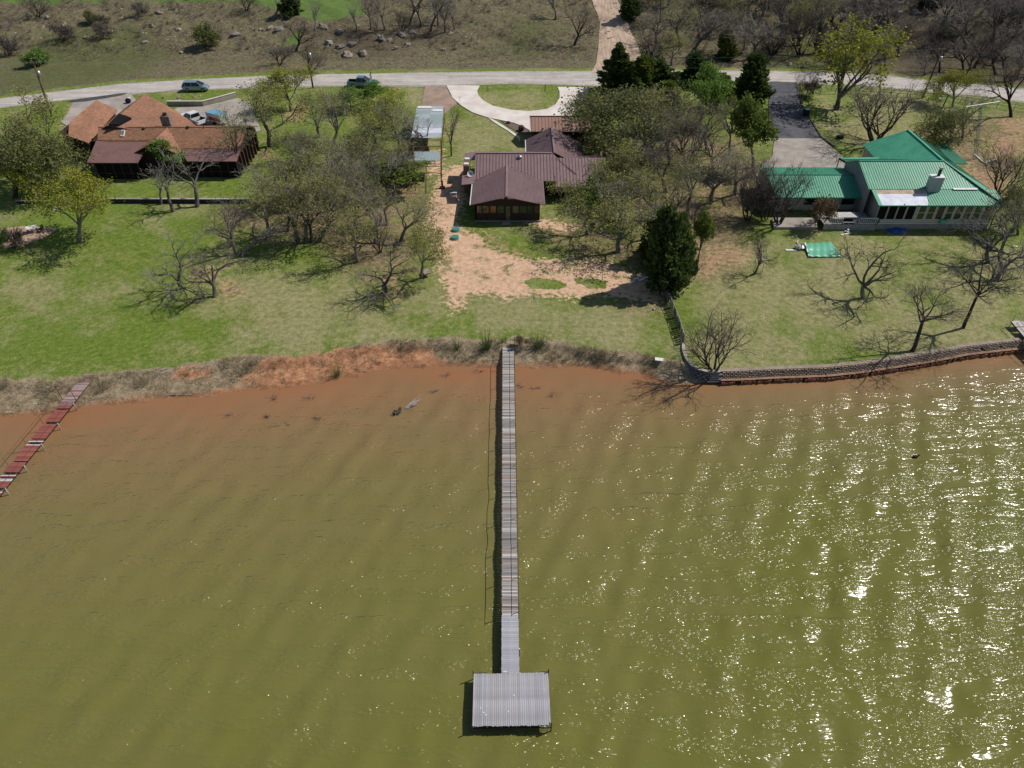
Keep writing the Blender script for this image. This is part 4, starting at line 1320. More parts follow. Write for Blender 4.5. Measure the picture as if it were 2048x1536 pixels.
# main roof
L0_ = PL(949, 358, **mE); R0_ = PL(1109, 360, **mE); Rr = PL(1104, 306, **mE); Lr = PL(950, 306, **mE)
yr_, zr2 = (Lr.y + Rr.y) / 2, (Lr.z + Rr.z) / 2
vR = PL(1166, 350, **mE)
xL = L0_.x
roof('main_roof', [(xL, 96.0, ze), (R0_.x, 96.0, ze), (vR.x, 96.2, ze + .08), (Rr.x, yr_, zr2), (xL, yr_, zr2)], M['plum'], house, rib=.46, ribm=M['plum_seam'], ribw=.075)
roof('main_roof', [(xL, yr_, zr2), (Rr.x, yr_, zr2), (Rr.x + 2, yr_ + 5.6, ze), (xL, yr_ + 5.6, ze)], M['plum'], house, rib=.46, ribm=M['plum_seam'], ribw=.075)
MB().beam((xL, yr_, zr2 + .04), (Rr.x, yr_, zr2 + .04), .34, .05).build('ridge_cap', M['plum'], house)
# east wing
e1, e2 = PL(1128, 316, **mE), PL(1212, 316, **mE)
roof('wing_roof', [(vR.x - .3, 96.1, ze + .04), (e2.x, 96.1, ze + .04), (e2.x, e1.y, e1.z), (Rr.x + .3, e1.y, e1.z)], M['plum'], house, rib=.46, ribm=M['plum_seam'], ribw=.075)
roof('wing_roof', [(e1.x, e1.y, e1.z), (e2.x, e1.y, e1.z), (e2.x, e1.y + 5, ze), (e1.x, e1.y + 5, ze)], M['plum'], house, rib=.46, ribm=M['plum_seam'], ribw=.075)
s1 = PL(1110, 350.7, **mE) + Vector((0, 0, .08)); s2 = PL(1190, 350.7, **mE) + Vector((0, 0, .08)); s3 = at(1184, 374, ze - .3); s4 = at(1112.5, 374, ze - .3)
roof('side_porch_roof', [(s4.x, s4.y, s4.z), (s3.x, s4.y, s4.z), (s2.x, s1.y, s1.z), (s1.x, s1.y, s1.z)], M['plum'], house, rib=.46, ribm=M['plum_seam'], ribw=.075)
# rear wing
w1 = at(1104, 258, zr2); w2 = at(1051, 268, ze); w3 = at(1162, 281, ze)
yn = w1.y + .8
roof('rear_roof', [(w1.x, yn, zr2), (w1.x, yr_, zr2), (w2.x, yr_ + .5, ze), (w2.x, yn, ze)], M['plum'], house, rib=.38, ribm=M['plum_seam'], ribw=.07)
roof('rear_roof', [(w1.x, yn, zr2), (w3.x, yn - 1.4, ze), (w3.x, yr_ - .5, ze), (w1.x, yr_, zr2)], M['plum'], house, rib=.38, ribm=M['plum_seam'], ribw=.07)
MB().beam((w1.x, yn, zr2 + .04), (w1.x, yr_, zr2 + .04), .3, .05).build('ridge_cap', M['plum'], house)
MB().beam((w2.x - .06, yn, ze - .05), (w2.x - .06, yr_ + 2, ze - .05), .12, .12).build('gutter', M['white'], house)
# garage
gz = mz + 2.9
g1, g2, g3 = at(1059.5, 233, gz + 1.3), at(1182, 233, gz + 1.3), at(1061.5, 263, gz)
roof('garage_roof', [(g3.x, g3.y, gz), (g2.x, g3.y, gz), (g2.x, g1.y, gz + 1.3), (g1.x, g1.y, gz + 1.3)], M['brownrib'], house, rib=.55, ribw=.09, ribh=.05)
roof('garage_roof', [(g1.x, g1.y, gz + 1.3), (g2.x, g1.y, gz + 1.3), (g2.x, g1.y + 3.2, gz), (g1.x, g1.y + 3.2, gz)], M['brownrib'], house, rib=.55)
MB().beam((g1.x, g1.y + .05, gz + 1.34), (g2.x, g1.y + .05, gz + 1.34), .3, .05).build('ridge_cap', M['wood_wall'], house)
MB().beam((g3.x - .06, g3.y, gz - .05), (g1.x - .06, g1.y, gz + 1.22), .10, .14).build('barge_board', M['white'], house)
# walls
wf = yf + .55
pa, pb = Vector((A.x + .55, wf, 0)), Vector((B.x - .55, wf, 0))
zb_ = mz - .4
wallp('front_wall', pa, pb, zb_, ze - .1, M['wood_wall'], house, peak=((xr - pa.x) / (pb.x - pa.x), zr - .25))
wallp('side_wall', (pa.x, 96.3, 0), (pa.x, wf, 0), zb_, ze - .08, M['wood_wall'], house)
wallp('side_wall', (pb.x, wf, 0), (pb.x, 96.3, 0), zb_, ze - .08, M['wood_wall'], house)
wallp('main_wall', (pb.x, 97.0, 0), (e2.x - .5, 97.0, 0), zb_, ze - .1, M['wood_wall'], house)
wallp('west_wall', (xL + .5, yr_ + 5.2, 0), (xL + .5, 96.8, 0), zb_, ze, M['wood_wall'], house, peak=(.5, zr2 - .2))
wallp('back_wall', (xL + .5, yr_ + 5.2, 0), (w2.x + .6, yr_ + 5.2, 0), zb_, ze - .1, M['wood_wall'], house)
wallp('rear_west_wall', (w2.x + .5, yn - .4, 0), (w2.x + .5, yr_ + 5.2, 0), zb_, ze - .1, M['wood_wall'], house)
wallp('rear_end_wall', (w2.x + .5, yn - .5, 0), (w3.x - .5, yn - .5, 0), zb_, ze - .1, M['wood_wall'], house)
wallp('rear_east_wall', (w3.x - .5, yr_ + 1, 0), (w3.x - .5, yn - 1.7, 0), zb_, ze - .1, M['wood_wall'], house)
wallp('east_wall', (e2.x - .5, 97.1, 0), (e2.x - .5, e1.y + 4.6, 0), zb_, ze - .1, M['wood_wall'], house)
wallp('garage_wall', (g3.x + .3, g3.y + .3, 0), (g2.x - .3, g3.y + .3, 0), zb_, gz - .05, M['wood_wall'], house)
wallp('garage_wall', (g3.x + .3, g1.y + 2.9, 0), (g3.x + .3, g3.y + .5, 0), zb_, gz - .05, M['wood_wall'], house)
wallp('garage_wall', (g2.x - .3, g3.y + .5, 0), (g2.x - .3, g1.y + 2.9, 0), zb_, gz - .05, M['wood_wall'], house)
# porch windows
def fr(zx): return ((900 + zx / 5.906) - (900 + 283 / 5.906)) / ((1062 - 283) / 5.906)
for a_, b_2, gm_ in ((305, 362, 'glass_tan'), (372, 452, 'glass_tan'), (462, 535, 'glass_org'), (548, 630, 'glass_green'), (733, 808, 'glass_tan'), (818, 902, 'glass_green'), (912, 988, 'glass_green'), (998, 1050, 'glass_tan')):
    window(house, pa, pb, fr(a_), fr(b_2), mz + 1.25, mz + 2.35, M[gm_], M['wood_wall2'])
door = window(house, pa, pb, fr(648), fr(708), mz + .12, mz + 2.3, M['glass_tan'], M['wood_wall2'], fw=.12, name='door')
MB().beam((pa.x - .1, wf - .1, mz + .12), (pb.x + .1, wf - .1, mz + .12), .22, .14).build('sill_board', M['wood_grey'], house)
for u in ((xr - 1.2, xr - .35), (xr + .15, xr + 1.35)):
    MB().beam((u[0], wf - .05, zr - .45), (u[1], wf - .05, zr - .45), .05, .16).build('gable_light', M['white'], house)
MB().box((xr - .6, wf - .9, mz - .1), (xr + .6, wf - .22, mz + .15)).build('doorstep', M['concrete_old'], house)
# chimney and left bits
ch = at(939.5, 345, mz)
MB().box((ch.x - .42, 97.6, mz - .3), (ch.x + .42, 100.6, zr2 - .5)).build('chimney', M['brick'], house)
for yy in (98.2, 100.0):
    MB().box((ch.x - .34, yy - .3, zr2 - .5), (ch.x + .34, yy + .3, zr2 - .35)).build('chimney_cap', M['white'], house)
roof('lean_to_roof', [(ch.x - .6, 101.6, ze + .6), (xL, 101.6, ze + .9), (xL, 104.4, ze + .9), (ch.x - .6, 104.4, ze + .6)], M['plum'], house)
roof('lean_to_roof', [(ch.x - .6, 95.0, ze - .1), (xL, 95.0, ze + .1), (xL, 97.2, ze + .5), (ch.x - .6, 97.2, ze + .3)], M['plum'], house)
v_ = PL(1039.5, 315.5, **mE)
tag_o = MB().ball(v_ + Vector((0, 0, .12)), .36, 12, 6, (1, 1, .75)).build('roof_vent', M['galv'], house, smooth=True)
def dish(loc, r, label, aim=(-.2, -.75, .62), parent=None, nm='satellite_dish'):
    aim = Vector(aim).normalized(); e = aim.cross(Vector((0, 0, 1))).normalized(); g = e.cross(aim)
    vs = [Vector(loc) - aim * (r * .28)]; fs = []
    for j in range(1, 4):
        for i in range(14):
            a = i * 6.2832 / 14; q = r * j / 3
            vs.append(Vector(loc) + (e * math.cos(a) + g * math.sin(a)) * q - aim * (r * .28 * (1 - (j / 3) ** 2)))
    for i in range(14): fs.append((0, 1 + i, 1 + (i + 1) % 14))
    for j in range(2):
        for i in range(14):
            a = 1 + j * 14 + i; b_ = 1 + j * 14 + (i + 1) % 14; fs.append((a, b_, b_ + 14, a + 14))
    root = empty(nm, Vector(loc) - Vector((0, 0, r * 1.4)), label, 'satellite dish')
    mb = MB(); mb.add(vs, fs)
    mb2 = [v - aim * .02 for v in vs]; mb.add(mb2, [f[::-1] for f in fs])
    mb.build('reflector', M['white'], root, smooth=True, fix=False)
    MB().tube([Vector(loc) - Vector((0, 0, r * 1.4)), Vector(loc) - aim * (r * .2)], .035, 6).build('mast', M['galv'], root)
    MB().tube([Vector(loc) - g * r * .8, Vector(loc) + aim * r * .9], .018, 5).build('feed_arm', M['galv'], root)
    return root
p_ = PL(941, 353, **mE)
dish((p_.x, p_.y, ze + .75), .48, 'round white satellite dish at the west corner of the plum roofed house')
pp = at(885, 379, mz)
q = empty('fire_pit_stove', (pp.x, pp.y, tz(pp.x, pp.y)), 'black pipe stove standing on bare dirt west of the plum roofed house', 'outdoor stove')
z_ = tz(pp.x, pp.y)
MB().tube([(pp.x, pp.y, z_), (pp.x, pp.y, z_ + 1.15)], .16, 8).build('flue_pipe', M['steel_dark'], q)
MB().tube([(pp.x, pp.y, z_), (pp.x, pp.y, z_ + .22)], .42, 10).build('base', M['steel_dark'], q)
pp = G(907, 393)
tag(MB().beam(pp + Vector((-.5, 0, .55)), pp + Vector((.5, 0, .55)), .35, .12).beam(pp + Vector((-.4, 0, 0)), pp + Vector((-.4, 0, .5)), .08, .3).beam(pp + Vector((.4, 0, 0)), pp + Vector((.4, 0, .5)), .08, .3).build('bench', M['white'], loc=pp),
    'short white bench in the house shadow beside the dirt path', 'bench')

# ---- left house: brown shingles
lz = G(310, 361).z
cen = G(320, 330)
lh = empty('shingle_roof_house', (cen.x, cen.y + 6, lz), 'large dark brown house with rust shingle roofs and maroon porch roofs', 'house')
yE = at(300, 325, lz + 2.75).y; zE = lz + 2.75
RY, RZ_, RM = 111.0, lz + 4.95, .33
def S_(px, py): return PL(px, py, RY, RZ_, RM)
p1 = S_(196, 254); p2 = S_(478, 254.5); 
yr3 = (p1.y + p2.y) / 2; zr3 = (p1.z + p2.z) / 2
l1 = S_(195, 280); l2 = S_(310, 280); r1 = S_(360, 297); r2 = S_(481, 297)
roof('main_roof', [(l1.x, l1.y, l1.z), (l2.x, l1.y, l1.z), (l2.x, r1.y, r1.z), (r2.x, r1.y, r1.z), (p2.x + 1.2, yr3, zr3), (p1.x, yr3, zr3)][::1], M['shingle2'], lh)
roof('main_roof', [(p1.x, yr3, zr3), (p2.x + 1.2, yr3, zr3), (p2.x + 1.2, yr3 + 5, zr3 - 1.6), (p1.x, yr3 + 5, zr3 - 1.6)], M['shingle2'], lh)
MB().beam((p1.x, yr3, zr3 + .02), (p2.x + 1.2, yr3, zr3 + .02), .25, .05).build('ridge_cap', M['shingle2'], lh)
aL, aR = at(173.5, 325.5, zE), at(275, 325.5, zE)
roof('porch_roof', [(aL.x, aL.y, zE), (aR.x, aL.y, zE), (l2.x - .6, l1.y - .05, l1.z - .08), (l1.x - .2, l1.y - .05, l1.z - .08)], M['awn'], lh, rib=.9, ribh=.02)
bL, bR = at(374, 322.5, zE), at(473, 322.5, zE)
roof('porch_roof', [(bL.x, bL.y, zE), (bR.x, bL.y, zE), (r2.x, r1.y - .05, r1.z - .08), (r1.x, r1.y - .05, r1.z - .08)], M['awn'], lh, rib=.9, ribh=.02)
# front cross gable
gf = at(304, 286, zr3)
gx = S_(334, 252.5).x; gx = (gx + gf.x) / 2
hw_ = 3.6; gdz = 1.75
roof('gable_roof', [(gx, gf.y, zr3), (gx, yr3, zr3), (gx + hw_, yr3 - 5.0, zr3 - gdz), (gx + hw_, gf.y, zr3 - gdz)], M['shingle'], lh)
roof('gable_roof', [(gx, gf.y, zr3), (gx - hw_, gf.y, zr3 - gdz), (gx - hw_, yr3 - 5.0, zr3 - gdz), (gx, yr3, zr3)], M['shingle'], lh)
wallp('gable_wall', (gx - hw_ + .5, gf.y + .5, 0), (gx + hw_ - .5, gf.y + .5, 0), lz - .3, zr3 - gdz, M['wood_wall'], lh, peak=(.5, zr3 - .3))
# rear hip wing
h1 = at(289, 188, lz + 5.4); h2 = at(350, 220, lz + 3.1); h3 = at(396, 254, lz + 3.1); h4 = at(218, 256, lz + 5.2)
h4.x = h1.x - .3
roof('rear_roof', [h1, h2, h3, Vector((h3.x, yr3 - .5, lz + 3.1)), Vector((h4.x, yr3 - .5, h4.z))], M['shingle'], lh)
h5 = at(252, 214, lz + 4.7); h6 = at(203, 256, lz + 4.4)
roof('rear_roof', [h1, Vector((h4.x, yr3 - .5, h4.z)), Vector((h6.x, yr3 - .5, lz + 4.4)), h5], M['shingle2'], lh)
MB().prism([at(239, 230.5, lz + 5.25) + Vector((0, 0, 0)), at(263.5, 238.5, lz + 4.9), at(238, 252, lz + 5.0), at(218, 252.5, lz + 5.3)], (0, 0, .30)).build('roof_opening_shade', M['screen'], lh)  # near-black slab stands in for the shade inside the opening
# left wing
k1 = at(192.5, 200, lz + 4.6); k2 = at(235, 220, lz + 3.1); k3 = at(177, 286, lz + 3.1); k4 = at(138, 245, lz + 4.6)
k5 = at(137, 272, lz + 3.9)
xk = (k1.x + k4.x) / 2
roof('wing_roof', [k1, k2, k3, k5, k4], M['shingle'], lh)
wallp('wing_wall', (k4.x + .3, k5.y + .5, 0), (k3.x - .4, k3.y + .6, 0), lz - .3, lz + 3.0, M['wood_wall'], lh)
wallp('wing_wall', (k3.x - .4, k3.y + .6, 0), (k2.x - .4, k2.y - .4, 0), lz - .3, lz + 3.0, M['wood_wall'], lh)
wallp('wing_wall', (k1.x + .15, k1.y - .2, 0), (k4.x + .15, k5.y + .5, 0), lz - .3, lz + 4.45, M['wood_wall'], lh)
wallp('wing_wall', (k2.x - .4, k2.y - .4, 0), (k1.x + .3, k1.y - .4, 0), lz - .3, lz + 3.0, M['wood_wall'], lh)
# walls of the main body
by_ = aL.y + 2.6
wallp('front_wall', (l1.x + .4, by_, 0), (gx - hw_ + .5, by_, 0), lz - .3, zE + .1, M['wood_wall'], lh)
wallp('front_wall', (gx + hw_ - .5, by_, 0), (r2.x - .4, by_, 0), lz - .3, zE + .1, M['wood_wall'], lh)
wallp('west_wall', (l1.x + .4, yr3 + 4.6, 0), (l1.x + .4, by_, 0), lz - .3, zE + .1, M['wood_wall'], lh, peak=(4.6 / (yr3 + 4.6 - by_), zr3 - .5))
wallp('east_wall', (r2.x - .4, by_, 0), (r2.x - .4, yr3 + 4.6, 0), lz - .3, zE + .1, M['wood_wall'], lh, peak=((yr3 - by_) / (yr3 + 4.6 - by_), zr3 - .5))
wallp('back_wall', (r2.x - .4, yr3 + 4.6, 0), (l1.x + .4, yr3 + 4.6, 0), lz - .3, zr3 - 1.7, M['wood_wall'], lh)
wallp('rear_wall', (h6.x + .3, h1.y - .8, 0), (h6.x + .3, yr3 + 4.5, 0), lz - .3, lz + 4.2, M['wood_wall'], lh)
wallp('rear_wall', (h2.x - .3, h2.y - .5, 0), (h6.x + .3, h1.y - .8, 0), lz - .3, lz + 3.0, M['wood_wall'], lh)
wallp('rear_wall', (h3.x - .3, yr3 + 4.5, 0), (h2.x - .3, h2.y - .5, 0), lz - .3, lz + 3.0, M['wood_wall'], lh)
# porch enclosures and posts
sc = MB()
wallp('screen_wall', (aL.x + .8, aL.y + .5, 0), (aR.x - .3, aL.y + .5, 0), lz - .3, zE - .12, M['screen'], lh, th=.06)
wallp('screen_wall', (bL.x + .4, bL.y + .5, 0), (bR.x - .3, bL.y + .5, 0), lz - .3, zE - .12, M['screen'], lh, th=.06)
wallp('screen_wall', (aL.x + .8, by_, 0), (aL.x + .8, aL.y + .5, 0), lz - .3, zE - .12, M['screen'], lh, th=.06)
wallp('screen_wall', (bR.x - .3, bL.y + .5, 0), (bR.x - .3, by_, 0), lz - .3, zE - .12, M['screen'], lh, th=.06)
for x0, x1, yy in ((aL.x + .8, aR.x - .3, aL.y + .46), (bL.x + .4, bR.x - .3, bL.y + .46)):
    for k in range(6):
        x = x0 + (x1 - x0) * k / 5
        MB().box((x - .06, yy - .06, lz - .2), (x + .06, yy + .04, zE - .12)).build('post', M['wood_wall2'], lh)
    MB().box((x0, yy - .03, lz + .9), (x1, yy + .03, lz + .98)).build('mid_rail', M['wood_wall2'], lh)
    MB().box((x0, yy - .04, lz - .1), (x1, yy + .03, lz + .06)).build('sill_board', M['wood_wall2'], lh)
for k in range(7):
    x = r2.x + .1
    MB().box((x - .1, by_ + 1.4 * k - .1, lz), (x + .3, by_ + 1.4 * k + .1, zE + .1)).build('trellis_post', M['wood_wall2'], lh)
# chimney
c_ = at(335.5, 243, zr3 + .1)
MB().box((c_.x - .85, c_.y - .5, zr3 - 1), (c_.x + .55, c_.y + .45, zr3 + 1.05)).build('chimney', M['stone'], lh)
chm = [o for o in bpy.data.objects if o.name.startswith('chimney') and o.parent == lh][0]
MB().tube([(c_.x - .15, c_.y, zr3 + 1.05), (c_.x - .15, c_.y, zr3 + 1.45)], .32, 10).build('chimney_pot', M['steel_dark'], chm)
s_ = [S_(244, 262), S_(250.5, 262), S_(248.5, 274), S_(241.5, 274)]
MB().prism([v + Vector((0, 0, .02)) for v in s_], (0, -.03, .16)).build('skylight', M['white'], lh)
sk = bpy.data.objects['skylight']
cc = sum(s_, Vector()) / 4
MB().prism([cc + (v - cc) * .8 + Vector((0, -.035, .185)) for v in s_], (0, 0, .012)).build('pane', M['sky_glass'], sk)
for i, (x, y) in enumerate(((288, 258), (376, 255.5))):
    v = S_(x, y); MB().ball(v + Vector((0, 0, .1)), .28, 10, 5, (1, 1, .7)).build('roof_vent', M['steel_dark'], lh, smooth=True)
v = S_(408, 257); MB().tube([v, v + Vector((0, 0, .4))], .06, 6).build('vent_pipe', M['steel_dark'], lh)
v = at(259.5, 213, lz + 4.85); MB().ball(v, .3, 10, 5, (1, 1, .6)).build('roof_vent', M['steel_dark'], lh, smooth=True)
v = at(491, 243, zr3 + .3)
dish((v.x, v.y, zr3 + .5), .42, 'small white dish at the right end of the rust shingle roof')

# ---- right house: green metal
gz0 = G(1880, 463).z
cen = G(1860, 440)
gh = empty('green_roof_house', (cen.x, cen.y + 5, gz0), 'long pale house with bright green metal roofs and a white patched section', 'house')
gE = 5.25
yE2 = at(1880, 411, gE).y
A1 = dict(y0=yE2, z0=gE, m=.25)
yM = PL(1850, 379, **A1).y; zM = PL(1850, 379, **A1).z
A2 = dict(y0=yM, z0=zM, m=.36)
yT = PL(1800, 322, **A2).y; zT = PL(1800, 322, **A2).z
xw0 = PL(1760, 411, **A1).x; xw1 = PL(1858, 411, **A1).x; xe = PL(2011, 411, **A1).x
xa = PL(1741, 380, **A1).x; xb = PL(1853, 387, **A1).x; xh = PL(1972, 378, **A1).x
x0_ = (xw0 + xa) / 2
xsplit0, xsplit1 = PL(1857, 411, **A1).x, PL(1853, 380, **A1).x
ym_ = yE2 + (yM - yE2) * .72; zm_ = gE + (zM - gE) * .72
roof('lower_roof', [(xsplit0, yE2, gE), (xe, yE2, gE), (xh + 1.2, yM, zM), (xsplit1, yM, zM)], M['green'], gh, rib=.34, ribm=M['green_seam'], ribw=.08)
roof('underlayment', [(x0_ + .5, yE2, gE), (xsplit0 - .02, yE2, gE), (xsplit1 - .02, ym_, zm_), (x0_ + .5, ym_, zm_)], M['membrane'], gh, label='white patched roof section without metal')
roof('sheathing', [(x0_ + .5, ym_ + .02, zm_), (xsplit1 - .02, ym_ + .02, zm_), (xsplit1 - .02, yM, zM), (x0_ + .5, yM, zM)], M['tanwood'], gh, label='bare tan roof boards')
roof('roof_edge', [(x0_, yE2, gE + .03), (x0_ + .48, yE2, gE + .03), (x0_ + .48, yM, zM + .03), (x0_, yM, zM + .03)], M['green'], gh)
MB().beam((x0_, yE2 - .02, gE - .06), (xe, yE2 - .02, gE - .06), .10, .14).build('fascia', M['green_dark'], gh)
xt0 = PL(1719, 322, **A2).x; xt1 = PL(1888, 322, **A2).x; xu0 = PL(1736, 378, **A2).x; xu1 = PL(1964, 377, **A2).x
xt0 = (xt0 + xu0) / 2; xu0 = xt0
roof('upper_roof', [(xu0, yM, zM + .06), (xu1, yM, zM + .06), (xt1, yT, zT), (xt0, yT, zT)], M['green'], gh, rib=.34, ribm=M['green_seam'], ribw=.08)
roof('back_roof', [(xt0, yT, zT), (xt1, yT, zT), (xt1 + 3.5, yT + 5, zM), (xt0, yT + 5, zM)], M['green'], gh, rib=.34, ribm=M['green_seam'], ribw=.08)
MB().beam((xt0, yT, zT + .04), (xt1, yT, zT + .04), .3, .06).build('ridge_cap', M['green_dark'], gh)
MB().beam((xt1, yT, zT + .04), (xe, yE2, gE + .08), .28, .06).build('hip_cap', M['green_dark'], gh)
roof('east_roof', [(xt1, yT, zT), (xe, yE2, gE), (xe + .8, yE2 + 2, gE - .1), (xt1 + 4.6, yT + 6.5, gE + .2)], M['green'], gh, rib=.34, ribm=M['green_seam'], ribw=.08)
b1 = at(1816, 259.5, zT + .25); b2_ = at(1725, 288, gE + .1); b3_ = at(1748, 314, gE + .1); b4_ = Vector((xt1, yT + .1, zT))
roof('north_roof', [b1, b2_, b3_, Vector((b3_.x + 1, yT + .3, gE + .4)), b4_], M['green'], gh, rib=.9, ribh=.02)
b5 = at(1908, 326, gE + .6)
roof('north_roof', [b1, b4_, b5, Vector((b1.x + 4.4, b1.y - .3, gE + .6))], M['green_dark'], gh, rib=.4)
MB().beam(b1 + Vector((0, 0, .04)), b4_ + Vector((0, 0, .04)), .3, .08).build('ridge_cap', M['green'], gh)
o1 = [at(1866, 284, 4.6), at(1894, 289, 4.4), at(1936, 327.5, 4.3), at(1905, 327, 4.6)]
roof('shed_roof', o1, M['green_dark'], gh, rib=.4)
# west wing
wE = gz0 + 2.7
wy = at(1650, 395, wE).y
A3 = dict(y0=wy, z0=wE, m=.33)
wt = PL(1650, 349.5, **A3)
wx0, wx1 = PL(1548, 395, **A3).x, PL(1727, 395, **A3).x
roof('west_roof', [(wx0, wy, wE), (wx1, wy, wE), (wx1, wt.y, wt.z), (wx0, wt.y, wt.z)], M['green'], gh, rib=.34, ribm=M['green_seam'], ribw=.08)
wb = at(1650, 332.5, wE + .5)
roof('west_roof', [(wx0, wt.y, wt.z), (wx1, wt.y, wt.z), (wx1, wt.y + 4.6, wt.z - .9), (wx0, wt.y + 4.6, wt.z - .9)], M['green'], gh, rib=.34, ribm=M['green_seam'], ribw=.08)
MB().beam((wx0, wt.y, wt.z + .04), (wx1, wt.y, wt.z + .04), .25, .05).build('ridge_cap', M['green_dark'], gh)
MB().beam((wx0, wy - .02, wE - .06), (wx1, wy - .02, wE - .06), .10, .14).build('fascia', M['green_dark'], gh)
cpn = [at(1678, 315.5, gE), at(1760, 314, gE + .4), at(1745, 330, gE - .1), at(1712, 333.5, gE - .5)]
roof('carport_roof', cpn, M['green'], gh)
MB().beam(cpn[0] + Vector((0, 0, -.1)), cpn[3] + Vector((0, 0, -.14)), .12, .25).build('carport_beam', M['wood_wall'], gh)
MB().tube([cpn[0] + Vector((.1, 0, -.1)), Vector((cpn[0].x, cpn[0].y - .2, tz(cpn[0].x, cpn[0].y)))], .07, 6).build('carport_post', M['wood_wall'], gh)
# walls
fw0 = Vector((x0_ + 1.0, yE2 + .5, 0)); fw1 = Vector((xe - .7, yE2 + .5, 0))
zs = gz0 + .95
wallp('skirt_wall', fw0 + Vector((0, .05, 0)), fw1 + Vector((0, .05, 0)), gz0 - .5, zs, M['skirt'], gh)
wallp('front_wall', fw0, fw1, zs, gE - .12, M['siding'], gh)
wallp('west_wall', fw0 + Vector((0, 9, 0)), fw0, gz0 - .5, gE - .05, M['siding'], gh)
wallp('east_wall', fw1, Vector((xe - .7, yE2 + 6, 0)), gz0 - .5, gE - .05, M['siding'], gh)
wallp('back_wall', (xt1 + 3, yT + 4.5, 0), (xt0 + .4, yT + 4.5, 0), gz0 - .5, zM - .1, M['siding'], gh)
wallp('step_wall', (xt0 + .2, yT + 4, 0), (xt0 + .2, yM + .2, 0), gz0, zM + .0, M['skirt'], gh, peak=(.45, zT - .15))
wallp('west_wing_wall', (wx0 + .4, wy + 1.4, 0), (x0_ + 1, wy + 1.4, 0), gz0 - .5, wE - .1, M['siding'], gh)
wallp('west_wing_wall', (wx0 + .4, wt.y + 4.2, 0), (wx0 + .4, wy + 1.4, 0), gz0 - .5, wE + .1, M['siding'], gh)
wallp('west_wing_wall', (wx1, wt.y + 4.2, 0), (wx0 + .4, wt.y + 4.2, 0), gz0 - .5, wE + .1, M['siding'], gh)
n1_ = Vector((b2_.x + .5, b2_.y - .3, 0)); n2_ = Vector((b3_.x + .4, b3_.y, 0)); n3_ = Vector((b1.x, b1.y - .6, 0)); n4_ = Vector((b5.x - .3, b5.y, 0))
for a_, b_2 in ((n1_, n2_), (n3_, n1_), (n4_, n3_)): wallp('north_wall', a_, b_2, gz0 - .5, gE, M['siding'], gh)
def fw(px): return (at(px, 425, gz0 + 2.6).x - fw0.x) / (fw1.x - fw0.x)
for a_, b_2 in ((1757, 1775), (1777, 1794), (1796, 1812), (1814.5, 1831)):
    window(gh, fw0, fw1, fw(a_), fw(b_2), zs + .55, gE - .28, M['screen'], M['siding'], fw=.06, name='screen_window')
for k in range(9):
    a_ = 1838 + k * 18.6
    if fw(a_ + 14.5) < 1: window(gh, fw0, fw1, fw(a_), fw(a_ + 14.5), zs + .55, gE - .32, M['glass_green' if k != 2 else 'glass'], M['white'], fw=.05, split=(k != 2))
MB().box((fw0.x - .0, yE2 + .34, zs - .04), (fw1.x, yE2 + .50, zs + .04)).build('trim_board', M['white'], gh)
ac = at(1878, 436, zs + .3)
MB().box((ac.x - .42, yE2 + .02, zs + .1), (ac.x + .42, yE2 + .48, zs + .62)).build('air_conditioner', M['greensheet'], gh)
window(gh, (wx0 + .4, wy + 1.4, 0), (x0_ + 1, wy + 1.4, 0), .76, .90, gz0 + 1.0, gz0 + 2.3, M['glass'], M['green_dark'])
window(gh, (wx0 + .4, wy + 1.4, 0), (x0_ + 1, wy + 1.4, 0), .35, .48, gz0 + 1.0, gz0 + 2.3, M['glass'], M['green_dark'])
# chimney with flue
c0 = PL(1867, 384, **A1); 
MB().box((c0.x - .8, yM - .55, zM - .5), (c0.x + .75, yM + .5, zM + 1.85)).build('chimney', M['cream'], gh)
chg = [o for o in bpy.data.objects if o.name.startswith('chimney') and o.parent == gh][0]
MB().box((c0.x - .88, yM - .63, zM + 1.85), (c0.x + .83, yM + .58, zM + 1.93)).build('chimney_cap', M['white'], chg)
MB().tube([(c0.x + .1, yM, zM + 1.93), (c0.x + .1, yM, zM + 2.9)], .2, 10).build('flue_pipe', M['steel_dark'], chg)
MB().tube([(c0.x + .1, yM, zM + 2.9), (c0.x + .1, yM, zM + 3.1)], .28, 10).build('flue_cap', M['galv'], chg)
fl = [PL(1905, 378.5, **A2), PL(1954, 379.5, **A2), PL(1954, 381.5, **A1), PL(1905, 381.0, **A1)]
MB().prism([Vector((fl[0].x, yM + .12, zM + .13)), Vector((fl[1].x, yM + .12, zM + .13)), Vector((fl[1].x, yM - .25, zM + .06)), Vector((fl[0].x, yM - .25, zM + .06))], (0, 0, .05)).build('flashing', M['white'], gh)
for i, (x, y) in enumerate(((1810, 409), (1838, 411))):
    v = PL(x, y, **A1); MB().ball(v + Vector((0, 0, .05)), .12, 8, 5, (1, 1, .5)).build('sandbag', M['white'], gh)
